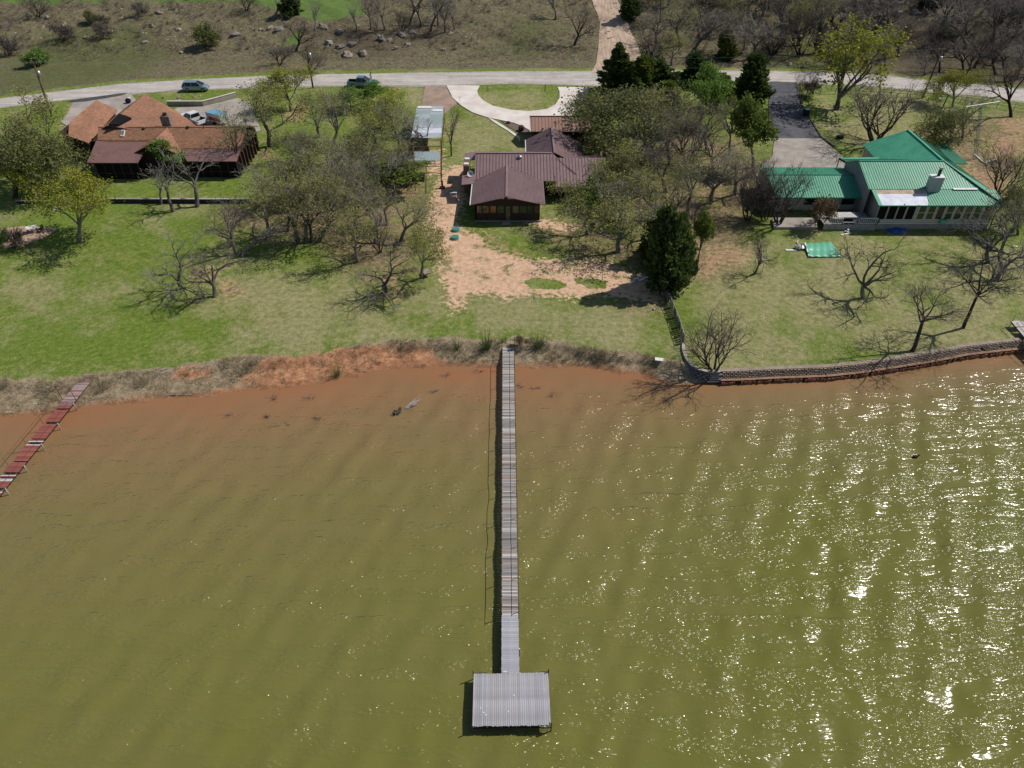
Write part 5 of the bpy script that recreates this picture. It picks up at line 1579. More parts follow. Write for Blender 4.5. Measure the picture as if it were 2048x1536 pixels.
# deck and railing at the west corner
dk = at(1660, 449, gz0 + .9); dx0, dx1 = at(1648, 449, gz0 + .9).x, at(1753, 449, gz0 + .9).x
dyf = at(1700, 449, gz0 + .9).y
deck = empty('side_deck', ((dx0 + dx1) / 2, dyf, gz0), 'raised grey deck with white baluster railing beside the green roofed house', 'deck')
nb_ = 46
bmd = MB().box((-.075, 0, -.03), (.075, 3.6, .01)).mesh('board', M['plank_old'])
for k in range(int((dx1 - dx0) / .16)):
    o = bpy.data.objects.new('board', bmd); C.objects.link(o); o.parent = deck
    o.location = (dx0 + .08 + k * .16 - deck.location.x, 0, .9)
MB().box((dx0, dyf - .04, gz0 - .4), (dx1, dyf, gz0 + .86)).build('skirt_board', M['skirt'], deck)
def rail(x0, x1, y, z, n):
    MB().box((x0, y - .04, z + .86), (x1, y + .04, z + .92)).build('top_rail', M['white'], deck)
    MB().box((x0, y - .03, z + .08), (x1, y + .03, z + .13)).build('bottom_rail', M['white'], deck)
    bm_ = MB().box((-.025, -.02, .13), (.025, .02, .86)).mesh('baluster', M['white'])
    for k in range(n + 1):
        o = bpy.data.objects.new('baluster', bm_); C.objects.link(o); o.parent = deck
        o.location = (x0 + (x1 - x0) * k / n - deck.location.x, y - deck.location.y, z - gz0)
rail(at(1716, 448, gz0 + .9).x, dx1, dyf + .08, gz0 + .9, 9)
rail(dx0, at(1683, 448, gz0 + .9).x, dyf + .08, gz0 + .9, 10)

# ------------------------------------------------------------------ vehicles
def paint(name, c, rough=.3, metallic=.3):
    m, t, b = nt(name)
    n = noise(t, tc(t), 1.3, 3)
    t.links.new(ramp(t, n, [(.3, c), (.7, tuple(x * .85 for x in c))]), b.inputs['Base Color'])
    b.inputs['Roughness'].default_value = rough; b.inputs['Metallic'].default_value = metallic
    b.inputs['Coat Weight'].default_value = .6; b.inputs['Coat Roughness'].default_value = .08
    return m
M['p_silver'] = paint('silver_blue_paint', (.33, .44, .47), .32, .55)
M['p_blue'] = paint('sky_tinted_blue_paint', (.15, .27, .36), .32, .4)  # sky reflection is mixed into this blue paint colour
M['p_white'] = paint('white_car_paint', (.74, .75, .76), .35, .0)
M['tyre'] = M['black']
M['rim'] = mat('grey_wheel_rim', (.35, .35, .36), (.22, .22, .23), 6, .4, .5, .7)
M['lamp_red'] = mat('red_lamp', (.45, .03, .02), None, 5, .3, .5)
M['lamp_clear'] = mat('clear_lamp', (.75, .75, .74), None, 5, .2, .6)
M['chrome'] = mat('bright_trim', (.5, .5, .52), None, 5, .25, .5, .8)

def loft(mb, secs):
    """secs: list of rings (same count) joined into a closed shell"""
    b = len(mb.v); n = len(secs[0])
    for s in secs:
        for v in s: mb.v.append(tuple(v))
    for i in range(len(secs) - 1):
        for k in range(n):
            k2 = (k + 1) % n
            mb.f.append((b+i*n+k, b+i*n+k2, b+(i+1)*n+k2, b+(i+1)*n+k)); mb.m.append(mb.mi)
    mb.f.append(tuple(b + k for k in range(n))); mb.m.append(mb.mi)
    e0 = b + (len(secs) - 1) * n
    mb.f.append(tuple(e0 + k for k in range(n))[::-1]); mb.m.append(mb.mi)

def ring(x, hw, z0, z1, tuck=.12, sh=.09):
    return [(x, -hw + .06, z0), (x, -hw, z0 + .16), (x, -hw, z1 - .22), (x, -hw + sh, z1 - .04), (x, -hw + tuck + .1, z1), (x, hw - tuck - .1, z1), (x, hw - sh, z1 - .04), (x, hw, z1 - .22), (x, hw, z0 + .16), (x, hw - .06, z0)]

def cabr(x, hw, z0, z1, top):
    return [(x, -hw, z0), (x, -hw + (hw - top) * .9, z1 - .06), (x, -top + .06, z1), (x, top - .06, z1), (x, hw - (hw - top) * .9, z1 - .06), (x, hw, z0)]

def vehicle(name, kind, px, py, heading, label, cat, m, L=4.9, hw=.96):
    """front towards +x before turning by heading"""
    p = G(px, py)
    e = empty(name, p + Vector((0, 0, .10)), label, cat)
    org = Vector((0, 0, 0))
    e.location = (0, 0, 0)
    h = L / 2
    mb = MB()
    if kind == 'suv':
        loft(mb, [ring(-h, hw - .12, .42, 1.02), ring(-h + .12, hw, .30, 1.12), ring(-h + 1.1, hw, .26, 1.10), ring(.2, hw, .24, 1.08), ring(1.15, hw, .26, 1.08), ring(h - .45, hw - .03, .28, .95), ring(h - .12, hw - .12, .32, .84), ring(h, hw - .28, .40, .72)])
        mb.build('body', m, e, smooth=False)
        c = MB(); loft(c, [cabr(-h + .10, hw - .08, 1.05, 1.30, hw - .26), cabr(-h + .42, hw - .06, 1.05, 1.66, hw - .26), cabr(.35, hw - .06, 1.04, 1.68, hw - .26), cabr(.75, hw - .06, 1.04, 1.50, hw - .24), cabr(1.45, hw - .1, 1.0, 1.08, hw - .2)])
        gl = c.build('glasshouse', M['glass'], e)
        r_ = MB(); loft(r_, [cabr(-h + .36, hw - .26, 1.62, 1.70, hw - .28), cabr(.42, hw - .26, 1.65, 1.72, hw - .28)]); r_.build('roof', m, e)
        pl = MB()
        for sgn in (-1, 1):
            for x0, x1, z0, z1, y0, y1 in ((.62, 1.48, 1.60, 1.06, .25, .07), (-.55, -.55, 1.08, 1.66, .05, .24), (-h + .75, -h + .45, 1.08, 1.66, .05, .24)):
                pl.beam((x0, sgn * (hw - y0), z0), (x1, sgn * (hw - y1), z1), .09, .05)
            pl.beam((-h + .4, sgn * (hw - .22), 1.66), (.5, sgn * (hw - .22), 1.66), .07, .06)
            pl.beam((1.05, sgn * (hw + .10), 1.12), (1.25, sgn * (hw + .10), 1.12), .2, .14)
        pl.build('pillars', m, e)
        wx = (-h + .95, h - .95); hl = h - .12; zl = .78
    else:
        bed0 = -h; bed1 = -h + 1.85; cab1 = bed1 + 2.15
        loft(mb, [ring(bed1, hw, .42, 1.18), ring(cab1 - .1, hw, .42, 1.16), ring(cab1 + .35, hw, .42, 1.18), ring(h - .25, hw - .03, .44, 1.10), ring(h, hw - .16, .50, .98)])
        mb.build('body', m, e)
        bd = MB()
        bd.box((bed0, -hw, .50), (bed1 - .02, -hw + .10, 1.16)); bd.box((bed0, hw - .10, .50), (bed1 - .02, hw, 1.16))
        bd.box((bed0 - .02, -hw + .10, .52), (bed0 + .07, hw - .10, 1.14)); bd.build('cargo_bed', m, e)
        MB().box((bed0 + .07, -hw + .10, .60), (bed1 - .02, hw - .10, .66)).build('bed_floor', M['black'], e)
        for sgn in (-1, 1): MB().box((bed0 + .07, sgn * (hw - .115) - .012, .66), (bed1 - .02, sgn * (hw - .115) + .012, 1.12)).build('bed_liner', M['black'], e)
        c = MB(); loft(c, [cabr(bed1 + .02, hw - .08, 1.14, 1.75, hw - .24), cabr(bed1 + .12, hw - .06, 1.14, 1.84, hw - .24), cabr(cab1 - .85, hw - .06, 1.14, 1.86, hw - .24), cabr(cab1 - .45, hw - .06, 1.14, 1.70, hw - .22), cabr(cab1 + .22, hw - .1, 1.12, 1.18, hw - .2)])
        c.build('glasshouse', M['glass'], e)
        r_ = MB(); loft(r_, [cabr(bed1 + .05, hw - .24, 1.80, 1.88, hw - .27), cabr(cab1 - .75, hw - .24, 1.83, 1.90, hw - .27)]); r_.build('roof', m, e)
        pl = MB()
        for sgn in (-1, 1):
            for x0, x1, z0, z1, y0, y1 in ((cab1 - .72, cab1 + .22, 1.80, 1.16, .24, .07), (bed1 + 1.05, bed1 + 1.05, 1.16, 1.84, .05, .22), (bed1 + .05, bed1 + .08, 1.16, 1.84, .05, .22)):
                pl.beam((x0, sgn * (hw - y0), z0), (x1, sgn * (hw - y1), z1), .09, .05)
            pl.beam((bed1 + .05, sgn * (hw - .22), 1.83), (cab1 - .7, sgn * (hw - .22), 1.83), .07, .06)
            pl.beam((cab1 - .1, sgn * (hw + .13), 1.22), (cab1 + .1, sgn * (hw + .13), 1.22), .24, .2)
        pl.build('pillars', m, e)
        wx = (-h + 1.1, h - .95); hl = h - .06; zl = .92
        MB().box((-h - .14, -hw + .1, .46), (-h - .02, hw - .1, .62)).build('rear_bumper', M['chrome'], e)
    rr = .36 if kind == 'suv' else .42
    for x in wx:
        for sgn in (-1, 1):
            w = MB(); w.tube([(x, sgn * (hw - .20), rr), (x, sgn * (hw + .015), rr)], rr, 16)
            wo = w.build('wheel', M['tyre'], e)
            MB().tube([(x, sgn * (hw + .016), rr), (x, sgn * (hw + .03), rr)], rr * .6, 12).build('rim', M['rim'], wo)
    for sgn in (-1, 1):
        MB().box((hl - .12, sgn * (hw - .36) - .16, zl - .09), (hl + .08, sgn * (hw - .36) + .16, zl + .07)).build('headlight', M['lamp_clear'], e)
        MB().box((-h - .035, sgn * (hw - .14) - .07, .80), (-h + .07, sgn * (hw - .14) + .07, 1.06)).build('tail_light', M['lamp_red'], e)
    MB().box((hl - .05, -.36, zl - .22), (hl + .10, .36, zl + .02)).build('grille', M['black'], e)
    e.location = p + Vector((0, 0, .06)); e.rotation_euler = (0, 0, heading)
    return e
vehicle('parked_suv', 'suv', 394, 181.5, math.radians(2), 'silver blue station wagon parked on the grass edge of the road at left', 'car', M['p_silver'], 4.75, .93)
vehicle('parked_truck', 'truck', 727, 174, math.radians(-2), 'slate blue pickup truck with open empty bed on the road verge', 'pickup truck', M['p_blue'], 5.8, .98)
vehicle('white_truck', 'truck', 388, 246, math.radians(142), 'white pickup truck parked on the concrete court behind the shingle roofed house', 'pickup truck', M['p_white'], 5.9, 1.0)

# box trailer hitched behind the white truck
tp = G(439, 248)
trl = empty('box_trailer', (0, 0, 0), 'small white box trailer with blue roof and red stripe behind the white truck', 'trailer')
MB().box((-1.7, -.95, .55), (1.7, .95, 1.85)).build('box_body', M['white'], trl)
MB().box((-1.72, -.97, 1.85), (1.72, .97, 1.93)).build('roof_panel', mat('blue_trailer_roof', (.16, .36, .48), (.12, .28, .38), 2, .5, .4), trl)
for sgn in (-1, 1):
    MB().box((-1.5, sgn * .965 - .012, .75), (1.1, sgn * .965 + .012, 1.35)).build('red_stripe', mat('red_trailer_stripe', (.45, .05, .04), (.36, .04, .03), 3, .5, .4), trl)
    w = MB().tube([(0, sgn * .80, .33), (0, sgn * 1.02, .33)], .33, 14).build('wheel', M['tyre'], trl)
MB().box((-1.735, -.85, .62), (-1.70, .85, 1.78)).build('rear_door', M['cream'], trl)
MB().beam((1.7, -.5, .5), (2.7, 0, .5), .08, .08).beam((1.7, .5, .5), (2.7, 0, .5), .08, .08).build('drawbar', M['steel_dark'], trl)
trl.location = tp + Vector((0, 0, .1)); trl.rotation_euler = (0, 0, math.radians(150))

# person at the truck's front
def person(px, py, label):
    p = G(px, py)
    V = [(0, 0, .93), (0, 0, 1.18), (0, 0, 1.40), (0, 0, 1.50), (0, -.02, 1.62), (.19, 0, 1.38), (.25, -.10, 1.12), (.18, -.32, 1.05), (-.19, 0, 1.38), (-.26, -.06, 1.12), (-.20, -.28, 1.02),
         (.10, 0, .88), (.12, -.02, .50), (.12, .02, .08), (.12, -.13, .04), (-.10, 0, .88), (-.11, -.03, .50), (-.12, .02, .08), (-.12, -.13, .04)]
    E = [(0,1),(1,2),(2,3),(3,4),(2,5),(5,6),(6,7),(2,8),(8,9),(9,10),(0,11),(11,12),(12,13),(13,14),(0,15),(15,16),(16,17),(17,18)]
    rad = [.15,.14,.15,.055,.10,.065,.045,.035,.065,.045,.035,.10,.07,.045,.04,.10,.07,.045,.04]
    me = bpy.data.meshes.new('body'); me.from_pydata(V, E, [])
    o = bpy.data.objects.new('body', me); C.objects.link(o)
    sk = o.modifiers.new('skin', 'SKIN')
    for i, r_ in enumerate(rad): me.skin_vertices[0].data[i].radius = (r_, r_ * .8)
    me.skin_vertices[0].data[0].use_root = True
    sub = o.modifiers.new('sub', 'SUBSURF'); sub.levels = 1; sub.render_levels = 1
    dg = bpy.context.evaluated_depsgraph_get()
    m2 = bpy.data.meshes.new_from_object(o.evaluated_get(dg))
    bpy.data.objects.remove(o)
    skin = mat('skin', (.45, .27, .19), None, 5, .7, .2); shirt = M['white']; jeans = mat('dark_blue_trousers', (.03, .04, .08), None, 5, .9, .1)
    m2.materials.clear()
    for m_ in (skin, shirt, jeans): m2.materials.append(m_)
    for f in m2.polygons:
        c = f.center; f.material_index = 2 if c.z < .95 else (1 if (c.z < 1.46 and c.y > -.2) else 0)
    m2.name = 'body'
    root = empty('person', p, label, 'person')
    o = link('body', m2, root)
    h = MB().ball((0, .015, 1.665), .115, 10, 7, (.95, 1.0, 1.05)); h.build('hair', M['black'], None)
    hb = bpy.data.objects['hair']; hb.parent = root
    return root
try:
    person(743, 163, 'person with dark hair and a white shirt standing behind the slate blue truck')
except Exception as ex_:
    print('person', ex_)

# ------------------------------------------------------------------ utility poles and lines
M['pole'] = mat('brown_utility_pole', (.16, .095, .065), (.09, .055, .04), 3, .9, .1, stretch=(3, 3, .3))
def upole(bx, by, tx, ty, label, tfy):
    b_ = G(bx, by); d = ray(tx, ty); t = b_.y / d[1]
    top = Vector((d[0] * t, b_.y, H + d[2] * t))
    e = empty('utility_pole', b_, label, 'utility pole')
    MB().tube([b_ - Vector((0, 0, .3)), b_.lerp(top, .5), top], [.17, .15, .11], 8).build('pole', M['pole'], e, smooth=True)
    c = b_.lerp(top, tfy)
    MB().tube([c + Vector((.36, -.1, -.45)), c + Vector((.36, -.1, .4))], .27, 12).build('transformer', M['galv'], e, smooth=True)
    MB().beam(top + Vector((-.55, 0, -.25)), top + Vector((.55, 0, -.25)), .10, .10).build('cross_arm', M['pole'], e)
    for dx in (-.5, 0, .5): MB().tube([top + Vector((dx, 0, -.2)), top + Vector((dx, 0, .05))], .05, 6).build('insulator', M['galv'], e)
    return top, c
t1, c1_ = upole(104, 232, 66, 124, 'leaning brown utility pole beside the road at the far left', .80)
t2, c2_ = upole(626, 176, 613, 91, 'brown utility pole beside the road left of the slate blue truck', .78)
t3, c3_ = upole(1845, 195, 1885, 97, 'brown utility pole beside the road at the right with guy wire', .80)
t0 = t1 + Vector((-60, -12, .5)); t4 = t3 + Vector((70, -16, 0))
def wire(name, a, b_, sag, label, r=.013):
    pts = []
    for k in range(17):
        f = k / 16; p = a.lerp(b_, f); p.z -= sag * 4 * f * (1 - f); pts.append(p)
    return tag(MB().tube(pts, r, 3).build(name, M['galv'], loc=a), label, 'power line')
wire('power_line', t0, t1, .8, 'thin power line leaving the far left utility pole leftwards')
wire('power_line', t1, t2, 1.1, 'thin upper power line between the left and middle utility poles')
wire('power_line', t2, t3, 2.0, 'upper power line between the middle and right utility poles')
wire('power_line', c2_, c3_, 2.0, 'lower power line between the middle and right utility poles')
wire('power_line', t3, t4, .9, 'power line leaving the right utility pole rightwards')
gp = G(1874, 162)
wire('guy_wire', c3_ + Vector((0, 0, .3)), gp + Vector((0, 0, 0)), 0, 'guy wire from the right utility pole down across the road', .02)

# ------------------------------------------------------------------ carport with metal sheets
ka = G(845, 255); kz = ka.z
cp1, cp2, cp3, cp4 = at(834, 212, kz + 3.0), at(887.5, 212, kz + 3.0), at(882, 275.5, kz + 2.7), at(822, 276, kz + 2.7)
cpz = empty('carport', ((cp1.x + cp3.x) / 2, (cp1.y + cp3.y) / 2, kz), 'open carport with mixed silver metal roof sheets on brown posts', 'carport')
M['sheet1'] = metal('dull_galvanised_sheet', (.30, .33, .35), (.42, .45, .48), .5)
M['sheet2'] = metal('bright_galvanised_sheet', (.55, .58, .64), (.62, .64, .70), .4)
M['sheet3'] = metal('greenish_sheet', (.24, .30, .30), (.30, .36, .36), .5)
rowsn = 7
for r_ in range(rowsn):
    f0, f1 = r_ / rowsn, (r_ + 1) / rowsn
    a0, a1 = cp1.lerp(cp4, f0), cp1.lerp(cp4, f1); b0, b1_ = cp2.lerp(cp3, f0), cp2.lerp(cp3, f1)
    for c_ in range(2):
        g0, g1_ = (0, .54) if c_ == 0 else (.545, 1)
        q = [a0.lerp(b0, g0), a0.lerp(b0, g1_), a1.lerp(b1_, g1_), a1.lerp(b1_, g0)]
        mk = M[('sheet1', 'sheet3', 'sheet1', 'sheet3', 'sheet1', 'sheet2', 'sheet1')[r_]] if c_ == 0 else M[('sheet1', 'sheet1', 'sheet3', 'sheet3', 'sheet1', 'sheet2', 'sheet1')[r_]]
        if (r_, c_) == (0, 0) : mk = M['sheet1']
        roof('roof_sheet', [v + Vector((0, 0, R.uniform(0, .02))) for v in q], mk, cpz, thick=.03)
for f, g0, g1_ in ((.05, .04, .54), (.16, .60, .97)):
    a_, b_2 = cp1.lerp(cp4, f), cp2.lerp(cp3, f)
    MB().beam(a_.lerp(b_2, g0) + Vector((0, 0, .07)), a_.lerp(b_2, g1_) + Vector((0, 0, .07)), 1.0, .03).build('white_sheet', M['white'], cpz)
for f in (0.02, .35, .68, .98):
    for c_ in (cp1.lerp(cp4, f), cp2.lerp(cp3, f)):
        MB().tube([(c_.x, c_.y, tz(c_.x, c_.y) - .1), (c_.x, c_.y, c_.z - .02)], .06, 6).build('post', M['rust'], cpz)
# bare frame and second sheet south of it
f1_, f2_, f3_, f4_ = at(826, 288, kz + 2.6), at(882, 288, kz + 2.6), at(881, 353, kz + 1.0), at(828, 353, kz + 1.0)
fm = empty('open_shelter', ((f1_.x + f3_.x) / 2, (f1_.y + f3_.y) / 2, kz), 'bare brown pipe shelter with one grey sheet south of the carport', 'shelter')
nfr = 5
for k in range(nfr + 1):
    f = k / nfr; z_ = kz + 2.5 - 0.3 * f
    l_ = at(826 + 2 * f, 280 + 66 * f, z_); r_ = at(881.5, 280 + 66 * f, z_)
    MB().tube([l_, r_], .05, 6).build('cross_bar', M['rust'], fm)
    for q in (l_, r_): MB().tube([(q.x, q.y, tz(q.x, q.y) - .1), q], .05, 6).build('post', M['rust'], fm)
MB().tube([at(826, 280, kz + 2.5), at(828, 346, kz + 2.2)], .05, 6).build('side_rail', M['rust'], fm)
MB().tube([at(881.5, 280, kz + 2.5), at(881.5, 346, kz + 2.2)], .05, 6).build('side_rail', M['rust'], fm)
roof('roof_sheet', [at(829, 303, kz + 2.5), at(880, 303, kz + 2.5), at(880, 321, kz + 2.45), at(829, 321, kz + 2.45)], M['sheet3'], fm, rib=.5, thick=.03)

# ------------------------------------------------------------------ low walls, fences
def lowwall(px, h, w, label, m, capm, cat='wall', name='retaining_wall'):
    P = GP(px)
    e = empty(name, P[0], label, cat)
    P = resample(P, 2.0)
    pts = [P[0][0] - P[0][1] * P[0][2] / 2] + [p + d * L / 2 for p, d, L in P]
    zs = [tz(p.x, p.y) for p in pts]
    b_ = MB(); c = MB()
    for (p, q), (z0, z1) in zip(zip(pts, pts[1:]), zip(zs, zs[1:])):
        a, d = Vector((p.x, p.y, z0 + h / 2 - .15)), Vector((q.x, q.y, z1 + h / 2 - .15))
        b_.beam(a, d, w, h + .3)
        c.beam(a + Vector((0, 0, h / 2 + .18)), d + Vector((0, 0, h / 2 + .18)), w + .10, .06)
    b_.build('wall', m, e); c.build('cap', capm, e)
    return e
M['wall_dark'] = mat('shade_dark_wall', (.05, .048, .055), (.03, .028, .03), 3, .9, .1)  # near-black tone puts the shade on the garden wall face into its colour
lowwall([(215, 405.5), (300, 406), (400, 406), (500, 406)], .62, .28, 'low dark garden wall with pale cap crossing the left lawn behind bare trees', M['wall_dark'], M['concrete_old'])
lowwall([(35, 406), (95, 407)], .35, .28, 'short garden wall half hidden under the far left trees', M['wall_dark'], M['concrete_old'])
lowwall([(336, 212), (406, 212), (430, 206), (473, 194)], .85, .25, 'bent concrete wall holding the raised bed behind the white pickup', M['concrete_old'], M['concrete_new'])
fe = GP([(102, 339), (150, 339), (196, 339)])
pf = empty('picket_fence', fe[0], 'low grey picket fence at the left end of the shingle roofed house', 'fence')
pk = MB().box((-.05, -.015, 0), (.05, .015, 1.0)).mesh('picket', M['wood_grey'])
for a, b_ in zip(fe, fe[1:]):
    for k in range(int((b_ - a).length / .19)):
        p = a.lerp(b_, k * .19 / (b_ - a).length)
        o = bpy.data.objects.new('picket', pk); C.objects.link(o); o.parent = pf; o.location = p + Vector((0, 0, .05)) - fe[0]
    for z in (.3, .8): MB().beam(a + Vector((0, .04, z)), b_ + Vector((0, .04, z)), .04, .09).build('rail', M['wood_grey'], pf)
def pipefence(px, label, h=1.1, step=3.0, m='wood_grey', nr_=2):
    P = GP(px); e = empty('rail_fence', P[0], label, 'fence')
    S_2 = resample(P, step)
    pts = [P[0]] + [p + d * L / 2 for p, d, L in S_2]
    for p in pts:
        z = tz(p.x, p.y); MB().tube([(p.x, p.y, z - .2), (p.x, p.y, z + h)], .055, 6).build('post', M[m], e)
    for k in range(nr_):
        MB().tube([Vector((p.x, p.y, tz(p.x, p.y) + h * (.93 - .42 * k))) for p in pts], .04, 5).build('rail', M[m], e)
pipefence([(1640, 189), (1700, 187), (1780, 191), (1880, 200), (1960, 211), (2060, 226)], 'grey rail fence between the right hand road and the green roofed house yard')
gte = GP([(1544, 209), (1592, 209)])
ge = empty('pipe_gate', gte[0], 'pale tubular gate standing across the asphalt driveway', 'gate')
for z in (.2, .5, .8, 1.1, 1.35): MB().tube([gte[0] + Vector((0, 0, z)), gte[1] + Vector((0, 0, z))], .03, 5).build('bar', M['galv'], ge)
for p in gte: MB().tube([p, p + Vector((0, 0, 1.4))], .05, 6).build('gate_post', M['galv'], ge)

# ------------------------------------------------------------------ antenna tower
a0 = G(1950, 318); dr = ray(1962, 214); t_ = a0.y / dr[1]; a1 = Vector((dr[0] * t_, a0.y, H + dr[2] * t_))
M['teal'] = mat('faded_teal_paint', (.10, .24, .27), (.16, .32, .34), 3, .6, .3)
an = empty('antenna_tower', a0, 'tall slim teal lattice antenna mast beside the green roofed house', 'antenna mast')
legs = [Vector((math.cos(k * 2.094) * .28, math.sin(k * 2.094) * .28, 0)) for k in range(3)]
for l_ in legs: MB().tube([a0 + l_, a1 + l_ * .6], .03, 5).build('leg', M['teal'], an)
lat = MB()
for k in range(26):
    f0, f1 = k / 26, (k + 1) / 26
    for i in range(3):
        u, w = legs[i], legs[(i + 1) % 3]
        lat.tube([a0.lerp(a1, f0) + u * (1 - .4 * f0), a0.lerp(a1, f1) + w * (1 - .4 * f1)], .014, 3)
lat.build('lattice', M['teal'], an)
MB().tube([a1 + Vector((-2.4, -.2, .1)), a1 + Vector((2.6, .2, .75))], .05, 6).build('boom', M['galv'], an)
el = MB()
for k in range(11):
    f = k / 10; c = (a1 + Vector((-2.4, -.2, .1))).lerp(a1 + Vector((2.6, .2, .75)), f)
    el.beam(c - Vector((0, .5 + .5 * f, 0)), c + Vector((0, .5 + .5 * f, 0)), .02, .02)
el.build('antenna_elements', M['galv'], an)

# ------------------------------------------------------------------ yard things
def barrel(px, py, label, name='septic_lid', r=.55):
    p = G(px, py); e = empty(name, p, label, 'tank lid')
    MB().tube([p + Vector((0, 0, -.1)), p + Vector((0, 0, .12))], r * 1.05, 16).build('collar', M['concrete_old'], e)
    MB().tube([p + Vector((0, 0, .12)), p + Vector((0, 0, .30))], [r, r * .92], 16).build('lid', mat('teal_plastic_lid', (.03, .20, .15), (.05, .25, .19), 4, .5, .4), e)
barrel(911.5, 461, 'upper of two round green tank lids on the dirt by the plum roofed house')
barrel(910, 477, 'lower of two round green tank lids on the dirt by the plum roofed house')
def patio_table(px, py, rot, label, m, L=1.9, w=1.5, z=.75):
    p = G(px, py); e = empty('table', (0, 0, 0), label, 'table')
    MB().box((-L/2, -w/2, z - .05), (L/2, w/2, z)).build('tabletop', m, e)
    for i in (-1, 1):
        for j in (-1, 1): MB().box((i*(L/2-.12)-.04, j*(w/2-.12)-.04, 0), (i*(L/2-.12)+.04, j*(w/2-.12)+.04, z - .05)).build('leg', M['steel_dark'], e)
    e.location = p; e.rotation_euler = (0, 0, rot); return e
slab('bare_dirt_pad', [(0, 460), (22, 456), (45, 453), (80, 454), (118, 458), (100, 470), (70, 484), (48, 492), (20, 496), (0, 497), (-20, 490), (-20, 465)], M['gravelbed'] if False else mat('tan_bare_pad', (.44, .31, .21), (.34, .24, .17), 1.2, .95, .1, det=6), .06, 0, 1.5)
patio_table(66.5, 464.5, .5, 'bright white square table on the bare dirt pad at the far left', M['white'], 1.3, 1.0)
p = G(84, 464)
ce = empty('chair', p, 'dark chair beside the white table on the bare dirt pad', 'chair')
MB().box((p.x - .3, p.y - .3, p.z + .42), (p.x + .3, p.y + .3, p.z + .48)).build('seat', M['steel_dark'], ce)
MB().beam((p.x + .28, p.y - .3, p.z + .75), (p.x + .28, p.y + .3, p.z + .75), .05, .55).build('backrest', M['steel_dark'], ce)
for i in (-1, 1):
    for j in (-1, 1): MB().box((p.x + i*.26 - .02, p.y + j*.26 - .02, p.z), (p.x + i*.26 + .02, p.y + j*.26 + .02, p.z + .42)).build('leg', M['steel_dark'], ce)
# table and lounger on the deck
tp_ = at(1693, 429, gz0 + 1.8)
te = empty('deck_table', (tp_.x, tp_.y, gz0 + .91), 'weathered white table on the side deck of the green roofed house', 'table')
MB().box((tp_.x - 1.4, tp_.y - .75, gz0 + 1.70), (tp_.x + 1.4, tp_.y + .75, gz0 + 1.78)).build('tabletop', mat('flaking_white_top', (.55, .53, .49), (.36, .34, .31), 2.5, .8, .2), te)
for i in (-1, 1):
    for j in (-1, 1): MB().box((tp_.x + i*1.2 - .05, tp_.y + j*.6 - .05, gz0 + .92), (tp_.x + i*1.2 + .05, tp_.y + j*.6 + .05, gz0 + 1.70)).build('leg', M['wood_grey'], te)
lo = at(1697, 443, gz0 + 1.1)
le = empty('lounge_chair', (lo.x, lo.y, gz0 + .91), 'white framed lounge chair with dark cushion in front of the deck table', 'lounge chair')
MB().box((lo.x - .8, lo.y - .35, gz0 + 1.20), (lo.x + .6, lo.y + .35, gz0 + 1.28)).build('cushion', M['black'], le)
MB().beam((lo.x + .95, lo.y, gz0 + 1.5), (lo.x + .55, lo.y, gz0 + 1.25), .7, .08).build('backrest', M['plank_pale'], le)
for j in (-1, 1): MB().beam((lo.x - .85, lo.y + j * .4, gz0 + 1.18), (lo.x + .95, lo.y + j * .4, gz0 + 1.18), .05, .07).build('frame', M['white'], le)
for i in (-.8, .8):
    for j in (-1, 1): MB().box((lo.x + i - .03, lo.y + j*.4 - .03, gz0 + .92), (lo.x + i + .03, lo.y + j*.4 + .03, gz0 + 1.16)).build('leg', M['white'], le)
# blue tarp heap
P = GP([(1772, 459), (1790, 456), (1808, 457), (1822, 461), (1806, 467), (1786, 468), (1775, 464)])
mb = MB(); c = sum(P, Vector()) / len(P)
vs = [c + Vector((0, 0, .32))]; 
for k in range(14):
    a = P[int(k / 2) % 7].lerp(P[(int(k / 2) + 1) % 7], .5 * (k % 2)); vs.append(c.lerp(a, .55) + Vector((0, 0, R.uniform(.12, .36))))
for k in range(14):
    a = P[int(k / 2) % 7].lerp(P[(int(k / 2) + 1) % 7], .5 * (k % 2)); vs.append(c.lerp(a, 1.0) + Vector((0, 0, .03)))
mb.add(vs, [(0, 1 + k, 1 + (k + 1) % 14) for k in range(14)] + [(1 + k, 15 + k, 15 + (k + 1) % 14, 1 + (k + 1) % 14) for k in range(14)])
tag(mb.build('blue_tarp', M['bluetarp'], loc=c), 'crumpled blue tarp lying below the screened front of the green roofed house', 'tarp')
# fallen green roof sheets on the lawn
def sheet_pile():
    q = [G(1604, 489), G(1661, 485), G(1684, 515), G(1618, 516)]
    e = empty('fallen_roof_sheet', q[0], 'large crumpled green roof sheet lying flat on the right lawn', 'sheet metal')
    n, m_ = 26, 8; V = []; F = []
    for j in range(m_ + 1):
        for i in range(n + 1):
            a = q[0].lerp(q[1], i / n); b_ = q[3].lerp(q[2], i / n); p = a.lerp(b_, j / m_)
            fold = max(0, 1 - i / 12) ** 1.5
            V.append((p.x, p.y, p.z + .10 + (.10 * fold * (1 + math.sin(j * 2.4)) + .04 * math.sin(i * 1.1 + j) + (.28 if j in (3,) and i < 22 else 0) * (1 - i / 26))))
    for j in range(m_):
        for i in range(n):
            a = j * (n + 1) + i; F.append((a, a + 1, a + n + 2, a + n + 1))
    me = npmesh('sheet', V, F, M['greensheet'])
    o = link('sheet', me, e); o.location = -Vector(e.location)
    s_ = o.modifiers.new('t', 'SOLIDIFY'); s_.thickness = .03
    edge = MB()
    edge.beam(q[0] + Vector((.3, 0, .3)), q[3] + Vector((0, 0, .14)), .16, .10)
    edge.build('bent_edge', M['white'], e)
sheet_pile()
p = G(1597, 498)
